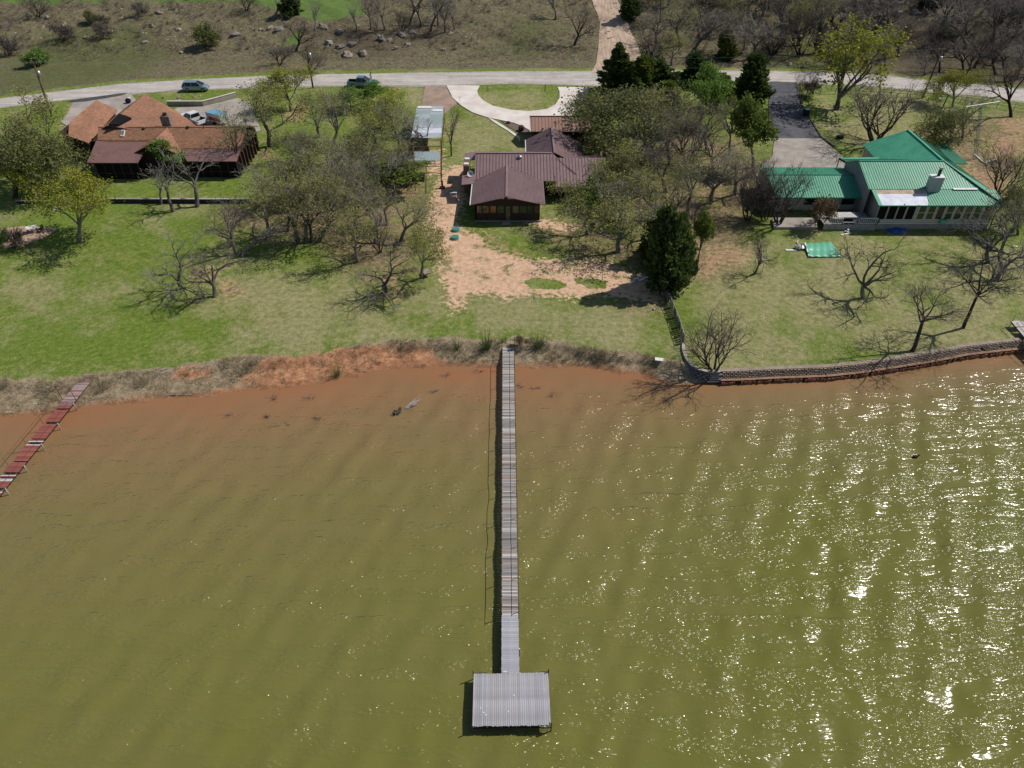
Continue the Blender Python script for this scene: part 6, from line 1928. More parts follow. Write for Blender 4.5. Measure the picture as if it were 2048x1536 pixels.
mb = MB(); mb.ball(p + Vector((0, 0, .28)), .62, 11, 6, (1.0, .8, .55), .22)
tag(mb.build('crumpled_metal', M['galv'], loc=p), 'crumpled silver metal lump at the left edge of the fallen green sheet', 'scrap metal')
loose('white_board', 'long white board lying left of the crumpled silver metal', 'board', [(1571, 501), (1593, 501)], .35, .10, M['white'])
loose('yellow_board', 'thin yellow stick bent above the crumpled silver metal', 'stick', [(1598, 480), (1593, 485), (1597, 490)], .09, .06, mat('yellow_stick', (.62, .60, .28), None, 4), .08)
loose('white_trim_board', 'long pale trim board lying on grass below the side deck', 'board', [(1682, 471), (1701, 467)], .22, .10, M['white'], .06)
loose('white_trim_board', 'short pale trim board crossing the end of the longer one below the deck', 'board', [(1689, 464), (1699, 467.5)], .16, .10, M['white'], .16)
loose('white_trim_board', 'stubby pale board standing above the crossed trim boards', 'board', [(1696, 461), (1695, 465)], .2, .12, M['white'], .3)
loose('white_post', 'white folded frame on the grass right of the antenna mast', 'frame', [(1948, 310), (1968, 327), (1990, 320)], .18, .10, M['white'], .1)
loose('stone_edging', 'thin edging board along the asphalt driveway on its right side', 'edging', [(1612, 226), (1642, 276), (1668, 294)], .2, .22, M['wood_dark'], .1)
loose('white_plank', 'white plank on grass below the bare trees at the right edge', 'board', [(2026, 494), (2034, 493)], .3, .08, M['white'])
# dark covered thing on the left driveway, bin, mailbox posts
p = G(259, 207)
ue = empty('covered_bundle', p, 'small dark navy bundle with a white top beside the brown roof edge', 'bundle')
MB().ball(p + Vector((-.1, 0, .5)), .52, 12, 7, (1, .9, .85), .06).build('cover', mat('navy_cloth', (.012, .01, .045), None, 4), ue, smooth=True)
MB().ball(p + Vector((.25, 0, 1.0)), .3, 10, 5, (1, .8, .35), .1).build('white_top', M['white'], ue)
def post(px, py, h, label, name='marker_post', r=.05, m='steel_dark', cat='post'):
    p = G(px, py); tag(MB().tube([p - Vector((0, 0, .1)), p + Vector((0, 0, h))], r, 7).build(name, M[m], loc=p), label, cat)
post(1090, 183, 1.25, 'dark post standing in the grass oval of the white driveway, right side', r=.07)
post(976, 184, 1.1, 'dark post standing in the grass oval of the white driveway, left side', r=.06)
for i, (x, y, z_, l_) in enumerate(((1150, 127, 1.0, 'left of two white marker posts above the road'), (1154.5, 127, .8, 'right of two white marker posts above the road'))):
    post(x, y, z_, l_, r=.10, m='white')
p = G(1611, 232)
be = empty('rubbish_bin', p, 'dark wheeled bin with white lid beside the asphalt driveway', 'bin')
MB().box((p.x - .45, p.y - .4, p.z), (p.x + .45, p.y + .4, p.z + 1.15)).build('bin_body', M['black'], be)
MB().box((p.x - .3, p.y - .3, p.z + 1.15), (p.x + .42, p.y + .42, p.z + 1.25)).build('lid', M['white'], be)
p = G(1679, 277); tag(MB().box((p.x - .5, p.y - .3, p.z), (p.x + .5, p.y + .3, p.z + .5)).build('toolbox', M['wall_dark'], loc=p), 'small dark box on the grass above the right driveway corner', 'box')
lp_ = G(1878, 230)
ll = empty('yard_light', lp_, 'short dark pole with a white lamp arm beside the rail fence', 'yard light')
MB().tube([lp_, lp_ + Vector((.3, 0, 3.4))], .10, 7).build('pole', M['pole'], ll)
MB().beam(lp_ + Vector((.2, 0, 3.0)), lp_ + Vector((-.9, 0, 2.9)), .08, .08).build('arm', M['white'], ll)
MB().ball(lp_ + Vector((-1.0, 0, 2.85)), .2, 9, 5).build('lamp', M['white'], ll)
# pots, stones
p = G(1052, 249); 
p1_ = G(1017, 247.5)
tag(MB().ball(p1_ + Vector((0, 0, .2)), .35, 10, 6, (1.2, .9, .8), .15).build('garden_bush', mat('dark_red_foliage', (.06, .02, .025), (.09, .04, .03), 6), loc=p1_), 'small dark red bush in the brown gravel bed', 'bush')
p2_ = G(1043, 262)
tag(MB().ball(p2_ + Vector((0, 0, .5)), .55, 12, 7, (1, 1, .9), .12).build('round_shrub', mat('dark_brown_foliage', (.05, .03, .02), (.08, .05, .03), 6), loc=p2_), 'round dark brown shrub at the corner of the rear plum roof', 'shrub')
M['rock'] = mat('tan_limestone', (.36, .30, .235), (.20, .165, .13), 2.2, .95, .1, bmp=.05, rnd=.22)
M['rock_dark'] = mat('grey_lichen_rock', (.27, .25, .225), (.12, .108, .095), 2.0, .95, .1, bmp=.06, rnd=.25)
def rock(px, py, w, label, m='rock', group=None, flat=.55, name='rock'):
    p = G(px, py); dep = p.y * cp + (H - p.z) * sp; r_ = w / FPX * dep / 2
    rr = random.Random(int(px * 7 + py * 13))
    mb = MB(); mb.ball((0, 0, 0), r_ * 1.08, 8, 5, (1, rr.uniform(.5, .9), flat), .34, rr)
    o = mb.build(name, M[m]); o.location = p + Vector((0, 0, r_ * flat * .12)); o.rotation_euler = (rr.uniform(-.2, .2), rr.uniform(-.2, .2), rr.uniform(0, 6))
    return tag(o, label, 'rock', group)
for x, y, w, l in ((327, 196, 7, 'dark rock at the left end of the raised bed by the road'), (359, 196, 11, 'long flat brown rock in the raised bed by the road'),
                   (358, 202, 10, 'pale low rock nearest the wall of the raised bed'), (390, 195, 8, 'darker of a pair of rocks in the raised bed'),
                   (401, 193, 7, 'paler of a pair of rocks in the raised bed'), (444, 196, 8, 'tall tan rock at the right end of the raised bed')):
    rock(x, y, w, l)
rock(1069, 596, 8, 'single pale stone lying on grass below the dirt clearing')
rock(1274, 609, 8, 'pale stone on grass near the lower fence end')
rock(1308, 620, 9, 'flat pale stone beside the boundary fence top')
q_ = G(1318, 721)
tag(MB().beam(q_ + Vector((-.42, .1, .12)), q_ + Vector((.42, -.05, .10)), .5, .10).build('white_slab', M['white'], loc=q_), 'broken white slab lying on the bank left of the curved wall', 'slab')
bp = G(852, 551)
tag(MB().beam(bp + Vector((-.3, -.1, .45)), bp + Vector((.45, .25, .55)), 1.2, .14).build('stone_slab', M['rock'], loc=bp), 'grey stone slab leaning at the foot of the leafy oak by the dirt', 'slab')
# coloured rubbish pile by the juniper
p = G(1281, 560)
rp = empty('rubbish_pile', p, 'small pile of white and purple rubbish left of the large juniper', 'rubbish')
for k in range(9):
    mm = ('white', 'bluetarp', 'white', 'purple')[k % 4] if k % 4 != 3 else 'purple'
    if 'purple' not in M: M['purple'] = mat('purple_plastic', (.28, .16, .42), (.20, .10, .32), 4, .5, .3)
    q = p + Vector((-1.1 + .28 * k + R.uniform(-.1, .1), -.9 + .25 * k + R.uniform(-.3, .3), .12))
    MB().beam(q - Vector((R.uniform(.2, .45), R.uniform(-.3, .3), .05)), q + Vector((R.uniform(.2, .5), R.uniform(-.1, .4), .10)), R.uniform(.12, .35), .06).build('scrap', M[mm if mm != 'bluetarp' else 'galv'], rp)

# driftwood stump in the shallows, twigs in the water
dp = at(801, 823, 0)
dw = empty('driftwood_stump', dp, 'dark uprooted stump with spreading bleached branches in the shallow water', 'driftwood')
mb = MB()
rr = random.Random(4)
for k in range(9):
    a = rr.uniform(-2.6, 1.2)
    mb.tube([dp + Vector((-.35, -.1, 0)), dp + Vector((-.35 + .55 * math.cos(a), -.1 + .55 * math.sin(a), .25 + rr.uniform(-.1, .15)))], [.12, .04], 5)
mb.ball(dp + Vector((-.35, -.1, .05)), .34, 9, 6, (1, .8, .7), .2, rr)
mb.build('root_ball', M['wood_dark'], dw)
mb = MB()
for k in range(14):
    a = .62 + rr.uniform(-.30, .30); L = rr.uniform(.9, 2.1)
    s0 = dp + Vector((.5 + rr.uniform(-.1, .5), .45 + rr.uniform(-.1, .4), .02))
    mb.tube([s0, s0 + Vector((L * .5 * math.cos(a), L * .5 * math.sin(a), .22)), s0 + Vector((L * math.cos(a + .1), L * math.sin(a + .1), .10 + rr.uniform(0, .3)))], [.055, .035, .012], 4)
mb.build('branches', M['twig_pale'], dw)
def snagtwig(px, py, label, s=1.0, grp=None):
    q = at(px, py, 0); mb = MB(); r2 = random.Random(int(px))
    for k in range(16):
        a = r2.uniform(0, 6.28); L = r2.uniform(.3, .8) * s
        mb.tube([q + Vector((r2.uniform(-.3, .3) * s, r2.uniform(-.15, .15) * s, -.1)), q + Vector((L * math.cos(a), .6 * L * math.sin(a), .12 + .25 * r2.random()))], [.022, .008], 3)
    tag(mb.build('drowned_twigs', M['twig_dark'], loc=q), label, 'twigs', grp)
for x, y, s, l in ((565, 849, 1.3, 'dark drowned twigs standing in water left of the dead stump'), (635, 838, 1.2, 'green tipped twigs in the shallows nearest the dead stump on its left'),
                   (458, 832, 1.0, 'small drowned twigs in brown water left of the others'), (617, 797, 1.2, 'low drowned bush close to the orange sand shore'),
                   (957, 743, 1.2, 'dark drowned bush just left of the long dock at the waterline'), (1069, 778, 1.2, 'drowned twigs in the water just right of the long dock'),
                   (1107, 790, 1.3, 'darkest drowned twigs right of the long dock'), (868, 783, .9, 'thin drowned twigs between dead stump and long dock'),
                   (893, 751, 1.1, 'drowned twigs close to shore left of the long dock'), (545, 797, 1.6, 'wide drowned bush against the left orange shore'),
                   (532, 833, .9, 'tiny drowned twigs between two bushes in the left shallows'), (1040, 772, 1.1, 'green brown drowned weeds against the right side of the long dock')):
    snagtwig(x, y, l, s)
# duck on the water at right
dk_ = at(1830, 914, 0)
du = empty('water_bird', dk_, 'small dark water bird swimming far right on the lake', 'bird')
MB().ball(dk_ + Vector((0, 0, .06)), .20, 12, 7, (1.5, .7, .6)).build('body', M['black'], du, smooth=True)
MB().tube([dk_ + Vector((.22, 0, .1)), dk_ + Vector((.30, 0, .26))], [.06, .045], 7).ball(dk_ + Vector((.33, 0, .28)), .065, 8, 6, (1.2, .9, .9)).build('head', M['black'], du, smooth=True)

# ------------------------------------------------------------------ trees: yards
T = [
 # far left cluster
 ('oakB', 96, 335, 92, 215, 145, 'large grey green oak at the left end of the shingle roofed house'),
 ('oakD', 30, 395, 18, 262, 150, 'dense oak leaning out at the left photo edge below the road'),
 ('bareB', 10, 330, -10, 215, 120, 'grey leafless tree at the left photo edge behind the dense oak'),
 ('yelA', 64, 385, 60, 305, 110, 'yellow green bushy tree in the middle of the far left clump'),
 ('yelA', 160, 484, 128, 345, 165, 'big yellow green tree alone on the left lawn near the white table'),
 # trees before the left house
 ('oakC', 455, 345, 500, 240, 90, 'thin leafy oak rising behind the right end of the shingle roofed house'),
 ('grnA', 318, 352, 325, 288, 78, 'round evergreen tree against the dark porch of the shingle roofed house'),
 ('snag', 322, 409, 298, 335, 70, 'pale dead tree with short trunk in front of the low garden wall, leftmost'),
 ('snag', 346, 423, 290, 325, 95, 'pale dead tree leaning left, its foot below the low garden wall'),
 ('snag', 395, 414, 400, 315, 120, 'thick pale dead tree with forked arms just right of the leaning one'),
 ('bareA', 472, 509, 442, 400, 105, 'grey tree with twin trunks in the middle of the left lawn, left trunk'),
 ('bareB', 484, 512, 520, 425, 80, 'right leaning trunk of the twin trees on the left lawn'),
 ('bareS', 363, 577, 318, 466, 120, 'sprawling leafless tree, leftmost of the pair near the shore lawn'),
 ('bareT', 429, 594, 408, 486, 118, 'single trunk forked tree, rightmost of the pair near the shore lawn'),
 # main oak grove, left of centre
 ('oakA', 536, 469, 525, 355, 105, 'leftmost oak of the grove on the brown patch'),
 ('oakA', 598, 487, 565, 365, 115, 'oak with curving trunk, left of the four trunks in line'),
 ('oakA', 613, 484, 610, 350, 120, 'second trunk from left of the four oaks in line'),
 ('bareD', 623, 485, 640, 360, 105, 'dark third trunk of the four oaks in line'),
 ('oakC', 637, 484, 668, 380, 100, 'rightmost trunk of the four oaks in line'),
 ('oakC', 664, 421, 655, 320, 95, 'oak behind the four in line, trunk on the reddish soil'),
 ('oakA', 714, 524, 700, 415, 105, 'straight grey oak casting a long forked shadow on the lawn'),
 ('oakC', 751, 486, 765, 385, 105, 'tall thin oak just right behind the straight grey oak'),
 ('oakC', 801, 482, 815, 388, 100, 'slim oak with low left branch beside the reddish soil'),
 ('bareS', 772, 584, 762, 478, 120, 'grey tree with spreading shadow nearest the shore in the grove'),
 ('oakB', 842, 556, 848, 442, 118, 'leafy oak with the stone slab at its foot beside the dirt path'),
 ('bareB', 748, 398, 745, 300, 100, 'bare grey tree in the middle of the grove beside the pipe shelter'),
 ('oakC', 735, 430, 728, 335, 85, 'pale multi branched tree on grass in the grove centre'),
 ('oakB', 800, 352, 790, 298, 105, 'leafy oak touching the brown pipe shelter below the carport'),
 ('grnB', 782, 372, 772, 318, 112, 'low broad yellow green bush tree left of the pipe shelter'),
 ('oakC', 568, 425, 560, 325, 110, 'oak at the left rear of the grove near the garden wall end'),
 ('bareA', 690, 390, 690, 290, 110, 'oak in the rear middle of the grove left of the bare grey tree'),
 ('oakA', 637, 400, 628, 300, 115, 'thick topped oak in the rear of the grove, left of its middle'),
 ('bareA', 600, 372, 590, 290, 90, 'bare crowned tree at the rear left of the grove'),
 ('bareC', 760, 505, 752, 430, 60, 'multi stemmed bare tree between slim oaks in the grove'),
 # upper middle trees by the road
 ('oakA', 541, 292, 530, 165, 128, 'tall oak with several trunks above the right end of the shingle roof'),
 ('yelA', 582, 222, 566, 138, 100, 'bright yellow topped tree beside the road left of the middle pole'),
 ('oakA', 639, 275, 622, 185, 92, 'oak with bent trunk below the middle utility pole'),
 ('oakC', 664, 303, 672, 190, 98, 'tall straight grey tree right of the bent trunk oak'),
 ('grnA', 746, 205, 733, 163, 78, 'small bright green tree in front of the slate blue truck'),
 ('yelA', 786, 262, 790, 190, 112, 'yellow green tree crown touching the carport top left'),
 ('oakB', 752, 298, 735, 200, 130, 'wide oak with grey limbs between the bright green tree and carport'),
 ('bareA', 800, 300, 800, 210, 115, 'grey limbed tree spreading over the left half of the carport'),
 ('bareB', 856, 305, 855, 222, 62, 'bare tree whose thin branches cross the silver carport roof'),
 ('bareD', 903, 312, 908, 200, 42, 'dark narrow bare tree between the carport and the plum roofs'),
 ('grnA', 706, 222, 706, 180, 62, 'low green shrubby tree left below the bright green one'),
 ('oakB', 580, 330, 590, 260, 100, 'yellowish oak at the left of the upper lawn below the tall oak'),
 ('oakA', 700, 345, 700, 268, 100, 'loose oak on the upper lawn left of the carport'),
 # trees right of the middle house
 ('junA', 1239, 182, 1239, 88, 88, 'tall dark juniper standing at the mouth of the dirt track'),
 ('oakD', 1228, 290, 1225, 168, 185, 'largest round oak crown overhanging the white driveway'),
 ('oakD', 1165, 262, 1160, 190, 95, 'oak at the left side of the round crown, over the garage roof'),
 ('oakA', 1310, 275, 1318, 180, 135, 'oak crown right of the largest round one below the junipers'),
 ('bareA', 1262, 335, 1265, 245, 150, 'grey leafless crown right of the plum roofs'),
 ('oakB', 1262, 400, 1258, 305, 175, 'broad leafy oak below the grey leafless crown, right of the plum roofs'),
 ('oakD', 1235, 385, 1215, 330, 110, 'low dense oak hiding the corner of the plum side porch'),
 ('oakC', 1340, 330, 1330, 215, 105, 'tall thin oak with dark trunk in the right grove'),
 ('bareC', 1378, 332, 1380, 210, 115, 'fan shaped multi stemmed tree in the middle of the right grove'),
 ('oakC', 1458, 312, 1457, 205, 70, 'slim tree with dark straight trunk left of the tall pine'),
 ('grnB', 1506, 335, 1516, 196, 78, 'tall narrow yellow green pine beside the asphalt driveway'),
 ('grnA', 1400, 245, 1402, 132, 92, 'bright light green tree between the junipers above the right grove'),
 ('junB', 1505, 200, 1514, 108, 88, 'dark juniper with pointed top left of the asphalt driveway'),
 ('junC', 1440, 215, 1443, 150, 70, 'green juniper squeezed between the bright tree and the dark one'),
 ('junB', 1322, 185, 1318, 120, 90, 'middle juniper of the row along the road'),
 ('junC', 1290, 190, 1285, 115, 80, 'left juniper of the row along the road'),
 ('junB', 1395, 170, 1392, 105, 80, 'right juniper of the row along the road'),
 ('junC', 1332, 222, 1332, 165, 85, 'low juniper below the row along the road'),
 ('oakC', 1420, 405, 1415, 310, 125, 'spreading oak in the right grove above the bare sloping ground'),
 ('oakC', 1375, 425, 1370, 320, 105, 'oak with knotted trunk in the lower right grove'),
 ('bareA', 1470, 390, 1478, 290, 105, 'oak beside the left end of the green roof wing'),
 ('bareC', 1495, 440, 1510, 330, 85, 'dark leafless thicket tree at the left end of the green roof wing'),
 ('shrubA', 1530, 440, 1530, 370, 70, 'dark tangled shrub below the left end of the green roof wing'),
 ('oakA', 1310, 445, 1305, 345, 120, 'oak above the large juniper, in the lower right grove'),
 ('oakB', 1175, 470, 1175, 375, 130, 'leaning oak on the lawn right of the screened porch'),
 ('oakA', 1234, 505, 1240, 400, 150, 'spreading oak casting net shadows on the dirt edge'),
 ('junB', 1342, 572, 1334, 418, 112, 'largest dark juniper at the top of the boundary fence'),
 ('junB', 1318, 520, 1310, 440, 90, 'darker juniper behind the largest one on its left'),
 ('bareB', 1315, 500, 1318, 395, 55, 'grey leafless tree rising out of the large junipers'),
 ('grnB', 1395, 528, 1404, 420, 42, 'slender green tree just right of the largest juniper'),
 ('shrubC', 1195, 408, 1172, 372, 90, 'light green shrub at the right corner of the plum roofed house'),
 ('bareD', 1330, 385, 1325, 290, 110, 'dark bare tree with twisted limbs between the two halves of the right grove'),
 ('oakC', 1290, 300, 1292, 215, 100, 'thin budding tree behind the grey leafless crown in the right grove'),
 ('bareA', 1425, 340, 1425, 250, 100, 'leafless tree in the gap left of the slim dark trunked one'),
 ('bareD', 1400, 470, 1390, 390, 90, 'low leafless tree on the bare slope right of the large juniper'),
 ('bareA', 1285, 480, 1285, 395, 90, 'grey twiggy tree left behind the large juniper'),
 ('oakC', 1210, 440, 1205, 360, 100, 'thin leafy tree between the plum side porch and the leaning oak'),
 ('bareA', 655, 455, 655, 365, 90, 'bare grey tree standing behind the rightmost of the four oaks in line'),
 ('bareB', 545, 400, 545, 320, 80, 'slim bare tree at the left end of the grove above the leftmost oak'),
 ('bareD', 705, 455, 700, 365, 90, 'dark limbed tree on the red soil behind the straight grey oak'),
 ('junC', 1368, 556, 1364, 432, 58, 'lighter green juniper half merged into the right side of the largest one'),
 ('oakC', 1345, 440, 1345, 360, 95, 'small budding tree between the knotted oak and the large juniper'),
 ('bareA', 1240, 440, 1238, 350, 120, 'grey tree tangled behind the spreading oak at the dirt edge'),
 ('oakA', 1195, 330, 1200, 262, 90, 'loose oak crown hanging over the east end of the plum roof'),
 ('bareD', 1300, 360, 1300, 275, 110, 'dark tangled bare tree just right of the grey leafless crown'),
 ('oakC', 1415, 300, 1410, 215, 95, 'thin greenish tree below the bright light green one'),
 ('bareA', 1355, 275, 1352, 190, 100, 'pale twiggy crown behind the fan shaped tree of the right grove'),
 ('oakA', 1270, 270, 1272, 190, 100, 'budding oak crown at the right shoulder of the largest round one'),
 ('bareA', 1520, 390, 1500, 320, 70, 'small leafless tree at the driveway apron left of the green west roof'),
 ('oakC', 660, 360, 655, 270, 95, 'thin leafed tree in the grove below the tall straight grey one'),
 ('bareA', 620, 330, 618, 250, 85, 'bare grey tree on the upper lawn below the bent trunk oak'),
 ('oakA', 745, 352, 742, 262, 95, 'budding oak left of the low broad bush tree'),
 ('bareD', 575, 462, 560, 375, 85, 'dark bare tree squeezed between the leftmost oak and the four in line'),
 ('oakC', 775, 450, 772, 370, 85, 'small leafy tree behind the slim oak by the reddish soil'),
 ('bareA', 715, 405, 712, 320, 90, 'grey twiggy tree in the rear of the grove right of its middle'),
 # right yard
 ('yelB', 1672, 219, 1708, 42, 165, 'tall airy yellow green tree beside the road at the right'),
 ('bareC', 1750, 285, 1782, 165, 145, 'fan shaped bare tree behind the north end of the green roof'),
 ('bareC', 1602, 209, 1606, 150, 34, 'narrow brown upright bush at the right side of the pipe gate'),
 ('shrubA', 1623, 193, 1626, 155, 40, 'small bare bush just right of the upright brown bush'),
 ('oakD', 1895, 300, 1890, 215, 95, 'dense brownish cedar between the antenna mast and the green roof'),
 ('bareA', 1925, 275, 1925, 185, 80, 'bare tree between the antenna mast and the yard light'),
 ('yelA', 1905, 215, 1910, 145, 100, 'yellow green budding tree on the road edge right of the right pole'),
 ('bareD', 2022, 234, 2045, 95, 90, 'dark bare tree with hooked limb near the right photo edge by the road'),
 ('bareC', 1996, 388, 2010, 290, 88, 'fan shaped bare shrub tree right of the green roof'),
 ('oakD', 2035, 470, 2040, 380, 80, 'dark leafy tree at the right photo edge below the green roof'),
 ('bareC', 1556, 450, 1590, 325, 100, 'tree with tan buds in front of the green west roof'),
 ('shrubD', 1634, 458, 1650, 395, 62, 'brown shrub with dead leaves beside the patio slab'),
 ('bareT', 1727, 597, 1757, 476, 140, 'bare forked tree alone on the right lawn below the house front'),
 ('cone', 1926, 656, 1965, 515, 125, 'bare conical tree with straight leaning trunk near the right shore'),
 ('cone', 1825, 702, 1890, 585, 160, 'bare feathery tree leaning right over the block wall'),
 ('bareT', 1977, 526, 1990, 395, 125, 'left of two dark trees below the right end of the green roof'),
 ('bareS', 1992, 560, 2060, 430, 140, 'dark tree leaning hard right at the right photo edge'),
 ('oakC', 2000, 510, 2015, 395, 85, 'dark trunked tree right behind the left one below the green roof'),
 ('bareT', 1509, 548, 1535, 462, 66, 'small crooked bare tree between the juniper and the fallen green sheet'),
 ('bareC', 1428, 744, 1425, 640, 120, 'wide fan shaped bare tree growing at the curved wall'),
 # shrubs left edge
 ('shrubA', 30, 497, 28, 455, 40, 'bare grey shrub on the dirt pad at the left photo edge'),
 ('shrubC', 4, 496, 4, 462, 22, 'small green shrub at the left photo edge beside the bare shrub'),
 ('shrubD', 1040, 690, 1040, 672, 26, 'green weeds right of the dock entry on the bank'),
]
for row in T:
    k, bx, by, tx, ty, w, lab = row
    w *= 1.2 if (k[:3] in ('bar', 'sna') or k == 'oakC') else 1.08 if k[:3] == 'oak' else 1
    tree(k, bx, by, tx, ty, w, lab, 'trees in the yards' if k[:3] != 'shr' else None)

# ------------------------------------------------------------------ trees: hillside behind the road
HT = [
 ('bareB', 549, 36, 548, -20, 50, 'thin bare tree on the hill left of the hilltop juniper'),
 ('junA', 580, 30, 580, -25, 52, 'dark juniper on the hill beside the green meadow'),
 ('bareB', 630, 62, 628, 2, 34, 'narrow bare tree at the lower left corner of the meadow'),
 ('bareD', 592, 102, 590, 30, 90, 'spreading budding tree on the hill above the yellow topped one'),
 ('bareB', 714, 64, 706, 8, 30, 'thin bare tree in front of the green meadow'),
 ('bareA', 742, 58, 738, -25, 60, 'tall bare tree on the right edge of the meadow'),
 ('bareB', 769, 61, 768, -20, 42, 'tall slim bare tree right of the meadow edge one'),
 ('bareA', 756, 66, 752, 25, 34, 'short bare tree among taller ones above the grey rocks'),
 ('bareC', 804, 68, 803, 20, 36, 'short forked tree right above the grey rocks'),
 ('bareB', 820, 50, 820, -30, 50, 'leftmost tall tree of the bare row at the top'),
 ('bareB', 842, 53, 843, -28, 45, 'second tall tree of the bare row at the top'),
 ('bareB', 862, 62, 862, -25, 55, 'middle tall tree of the bare row at the top'),
 ('bareA', 890, 66, 892, -22, 70, 'thick tall tree near the right of the bare row at the top'),
 ('bareB', 876, 52, 878, -30, 40, 'slim tall tree just left of the thick one in the bare row'),
 ('bareB', 909, 60, 908, -8, 30, 'rightmost slim tree of the bare row at the top'),
 ('bareD', 1149, 90, 1155, 8, 88, 'dark trunked bare tree alone on the hill left of the dirt track'),
 ('bareB', 1112, 38, 1112, -20, 50, 'bare tree at the top edge left of the dirt track'),
 ('junB', 1262, 36, 1260, -18, 52, 'dark juniper right beside the dirt track at the top'),
 ('junB', 1420, 8, 1420, -40, 60, 'dark juniper cut by the top photo edge'),
 ('oakC', 1360, 92, 1362, -5, 120, 'wide budding tree right of the dirt track on the slope'),
 ('bareA', 1312, 88, 1318, 15, 80, 'grey tree between the track and the wide budding one'),
 ('oakC', 1448, 105, 1450, 20, 75, 'slender greenish tree on the slope above the road'),
 ('junC', 1455, 118, 1452, 62, 50, 'green juniper bush on the slope above the road'),
 ('bareA', 1510, 118, 1510, 20, 110, 'wide leafless tree on the slope above the dark pointed juniper'),
 ('bareC', 1600, 112, 1600, 5, 110, 'dense fan of grey stems on the slope above the asphalt driveway'),
 ('bareD', 1560, 75, 1560, -20, 110, 'leafless tree at the top edge above the asphalt driveway'),
 ('oakC', 1640, 90, 1640, -20, 80, 'greenish tall tree left of the airy yellow green one'),
 ('junA', 1642, 108, 1640, 45, 26, 'narrow green juniper left of the airy yellow green tree'),
 ('bareD', 1801, 98, 1812, 30, 78, 'dark leaning tree on the rocky right slope'),
 ('junA', 1888, 92, 1888, 40, 46, 'dark juniper behind the top of the right utility pole'),
 ('junB', 1860, 15, 1858, -20, 60, 'dark juniper at the top edge on the right slope'),
 ('bareD', 1912, 115, 1925, 35, 95, 'leaning bare tree above the right utility pole'),
 ('bareD', 1948, 135, 1962, 50, 100, 'slanting dark trunk right of the right utility pole'),
 ('bareD', 1992, 150, 2003, 55, 110, 'dark bare tree on the slope near the right photo edge'),
 ('bareA', 1932, 70, 1940, -10, 100, 'grey crowned tree in the upper right thicket'),
 ('bareA', 1985, 80, 1995, -10, 110, 'grey crowned tree at the right end of the upper thicket'),
 ('bareD', 2040, 90, 2050, 0, 100, 'dark crowned tree cut by the upper right photo edge'),
 ('bareA', 2035, 160, 2060, 70, 90, 'leafless tree above the bend of the road at the right edge'),
 ('bareA', 1735, 40, 1740, -20, 70, 'grey tree at the top edge right of the tall airy one'),
 ('bareD', 1770, 130, 1775, 75, 60, 'low dark bare tree just above the road right of the airy one'),
 ('bareA', 1850, 150, 1850, 100, 60, 'low grey tree above the road left of the right utility pole'),
 ('shrubB', 410, 94, 412, 52, 50, 'dark green thorny bush alone on the left hillside'),
 ('shrubC', 74, 130, 72, 100, 50, 'round green bush on the hillside above the far left pole'),
 ('shrubB', 181, 48, 181, 25, 26, 'small round green bush on the upper left hillside'),
 ('shrubA', 205, 48, 205, 30, 26, 'small bare bush beside the round green one on the upper left'),
 ('bareC', 76, 34, 74, -10, 60, 'bare thicket tree at the top left corner of the hill'),
 ('bareC', 493, 22, 492, -25, 50, 'bare tree at the top edge left of the hilltop juniper'),
 ('shrubA', 280, 28, 280, 5, 40, 'dark bare bush at the top of the left hillside'),
 ('shrubA', 15, 110, 12, 70, 50, 'brownish bush at the left photo edge on the hill'),
 ('shrubA', 125, 80, 125, 50, 60, 'wide grey bush above the green hillside strip'),
 ('shrubA', 205, 75, 205, 48, 50, 'brown bush in the middle of the left hillside'),
 ('bareC', 620, 145, 622, 95, 60, 'low grey thicket right of the middle utility pole'),
 ('bareC', 560, 130, 560, 85, 60, 'low grey thicket left of the middle utility pole'),
]
for k, bx, by, tx, ty, w, lab in HT:
    tree(k, bx, by, tx, ty, w, lab, 'trees on the hillside' if k[:3] != 'shr' else 'bushes on the hillside')

# ------------------------------------------------------------------ boulders on the hillside
BO = [(320, 28, 20, 'rock'), (470, 72, 24, 'rock_dark'), (560, 62, 22, 'rock_dark'), (541, 58, 16, 'rock'), (523, 60, 14, 'rock'), (645, 56, 22, 'rock'), (681, 66, 20, 'rock_dark'),
      (658, 88, 20, 'rock_dark'), (680, 95, 18, 'rock_dark'), (703, 92, 20, 'rock_dark'), (762, 78, 22, 'rock_dark'), (780, 82, 16, 'rock_dark'), (803, 72, 24, 'rock_dark'), (815, 92, 16, 'rock'),
      (790, 98, 14, 'rock'), (695, 112, 26, 'rock'), (727, 110, 26, 'rock'), (825, 66, 14, 'rock'), (900, 68, 12, 'rock'), (886, 100, 10, 'rock'), (174, 76, 12, 'rock_dark'), (128, 54, 14, 'rock'), (95, 38, 18, 'rock'),
      (303, 52, 12, 'rock'), (357, 60, 10, 'rock'), (290, 85, 12, 'rock'), (363, 105, 10, 'rock'), (222, 65, 12, 'rock'),
      (1750, 6, 34, 'rock_dark'), (1722, 18, 26, 'rock_dark'), (1790, 10, 24, 'rock_dark'), (1755, 34, 20, 'rock_dark'), (1745, 60, 40, 'rock_dark'), (1762, 52, 22, 'rock_dark'), (1758, 66, 14, 'rock_dark'), (1672, 48, 12, 'rock'), (1690, 24, 16, 'rock_dark'),
      (1797, 30, 20, 'rock_dark'), (1830, 28, 22, 'rock_dark'), (1726, 38, 8, 'rock'), (1580, 130, 16, 'rock_dark'), (1605, 135, 12, 'rock_dark'), (1280, 60, 10, 'rock'), (1545, 118, 8, 'rock')]
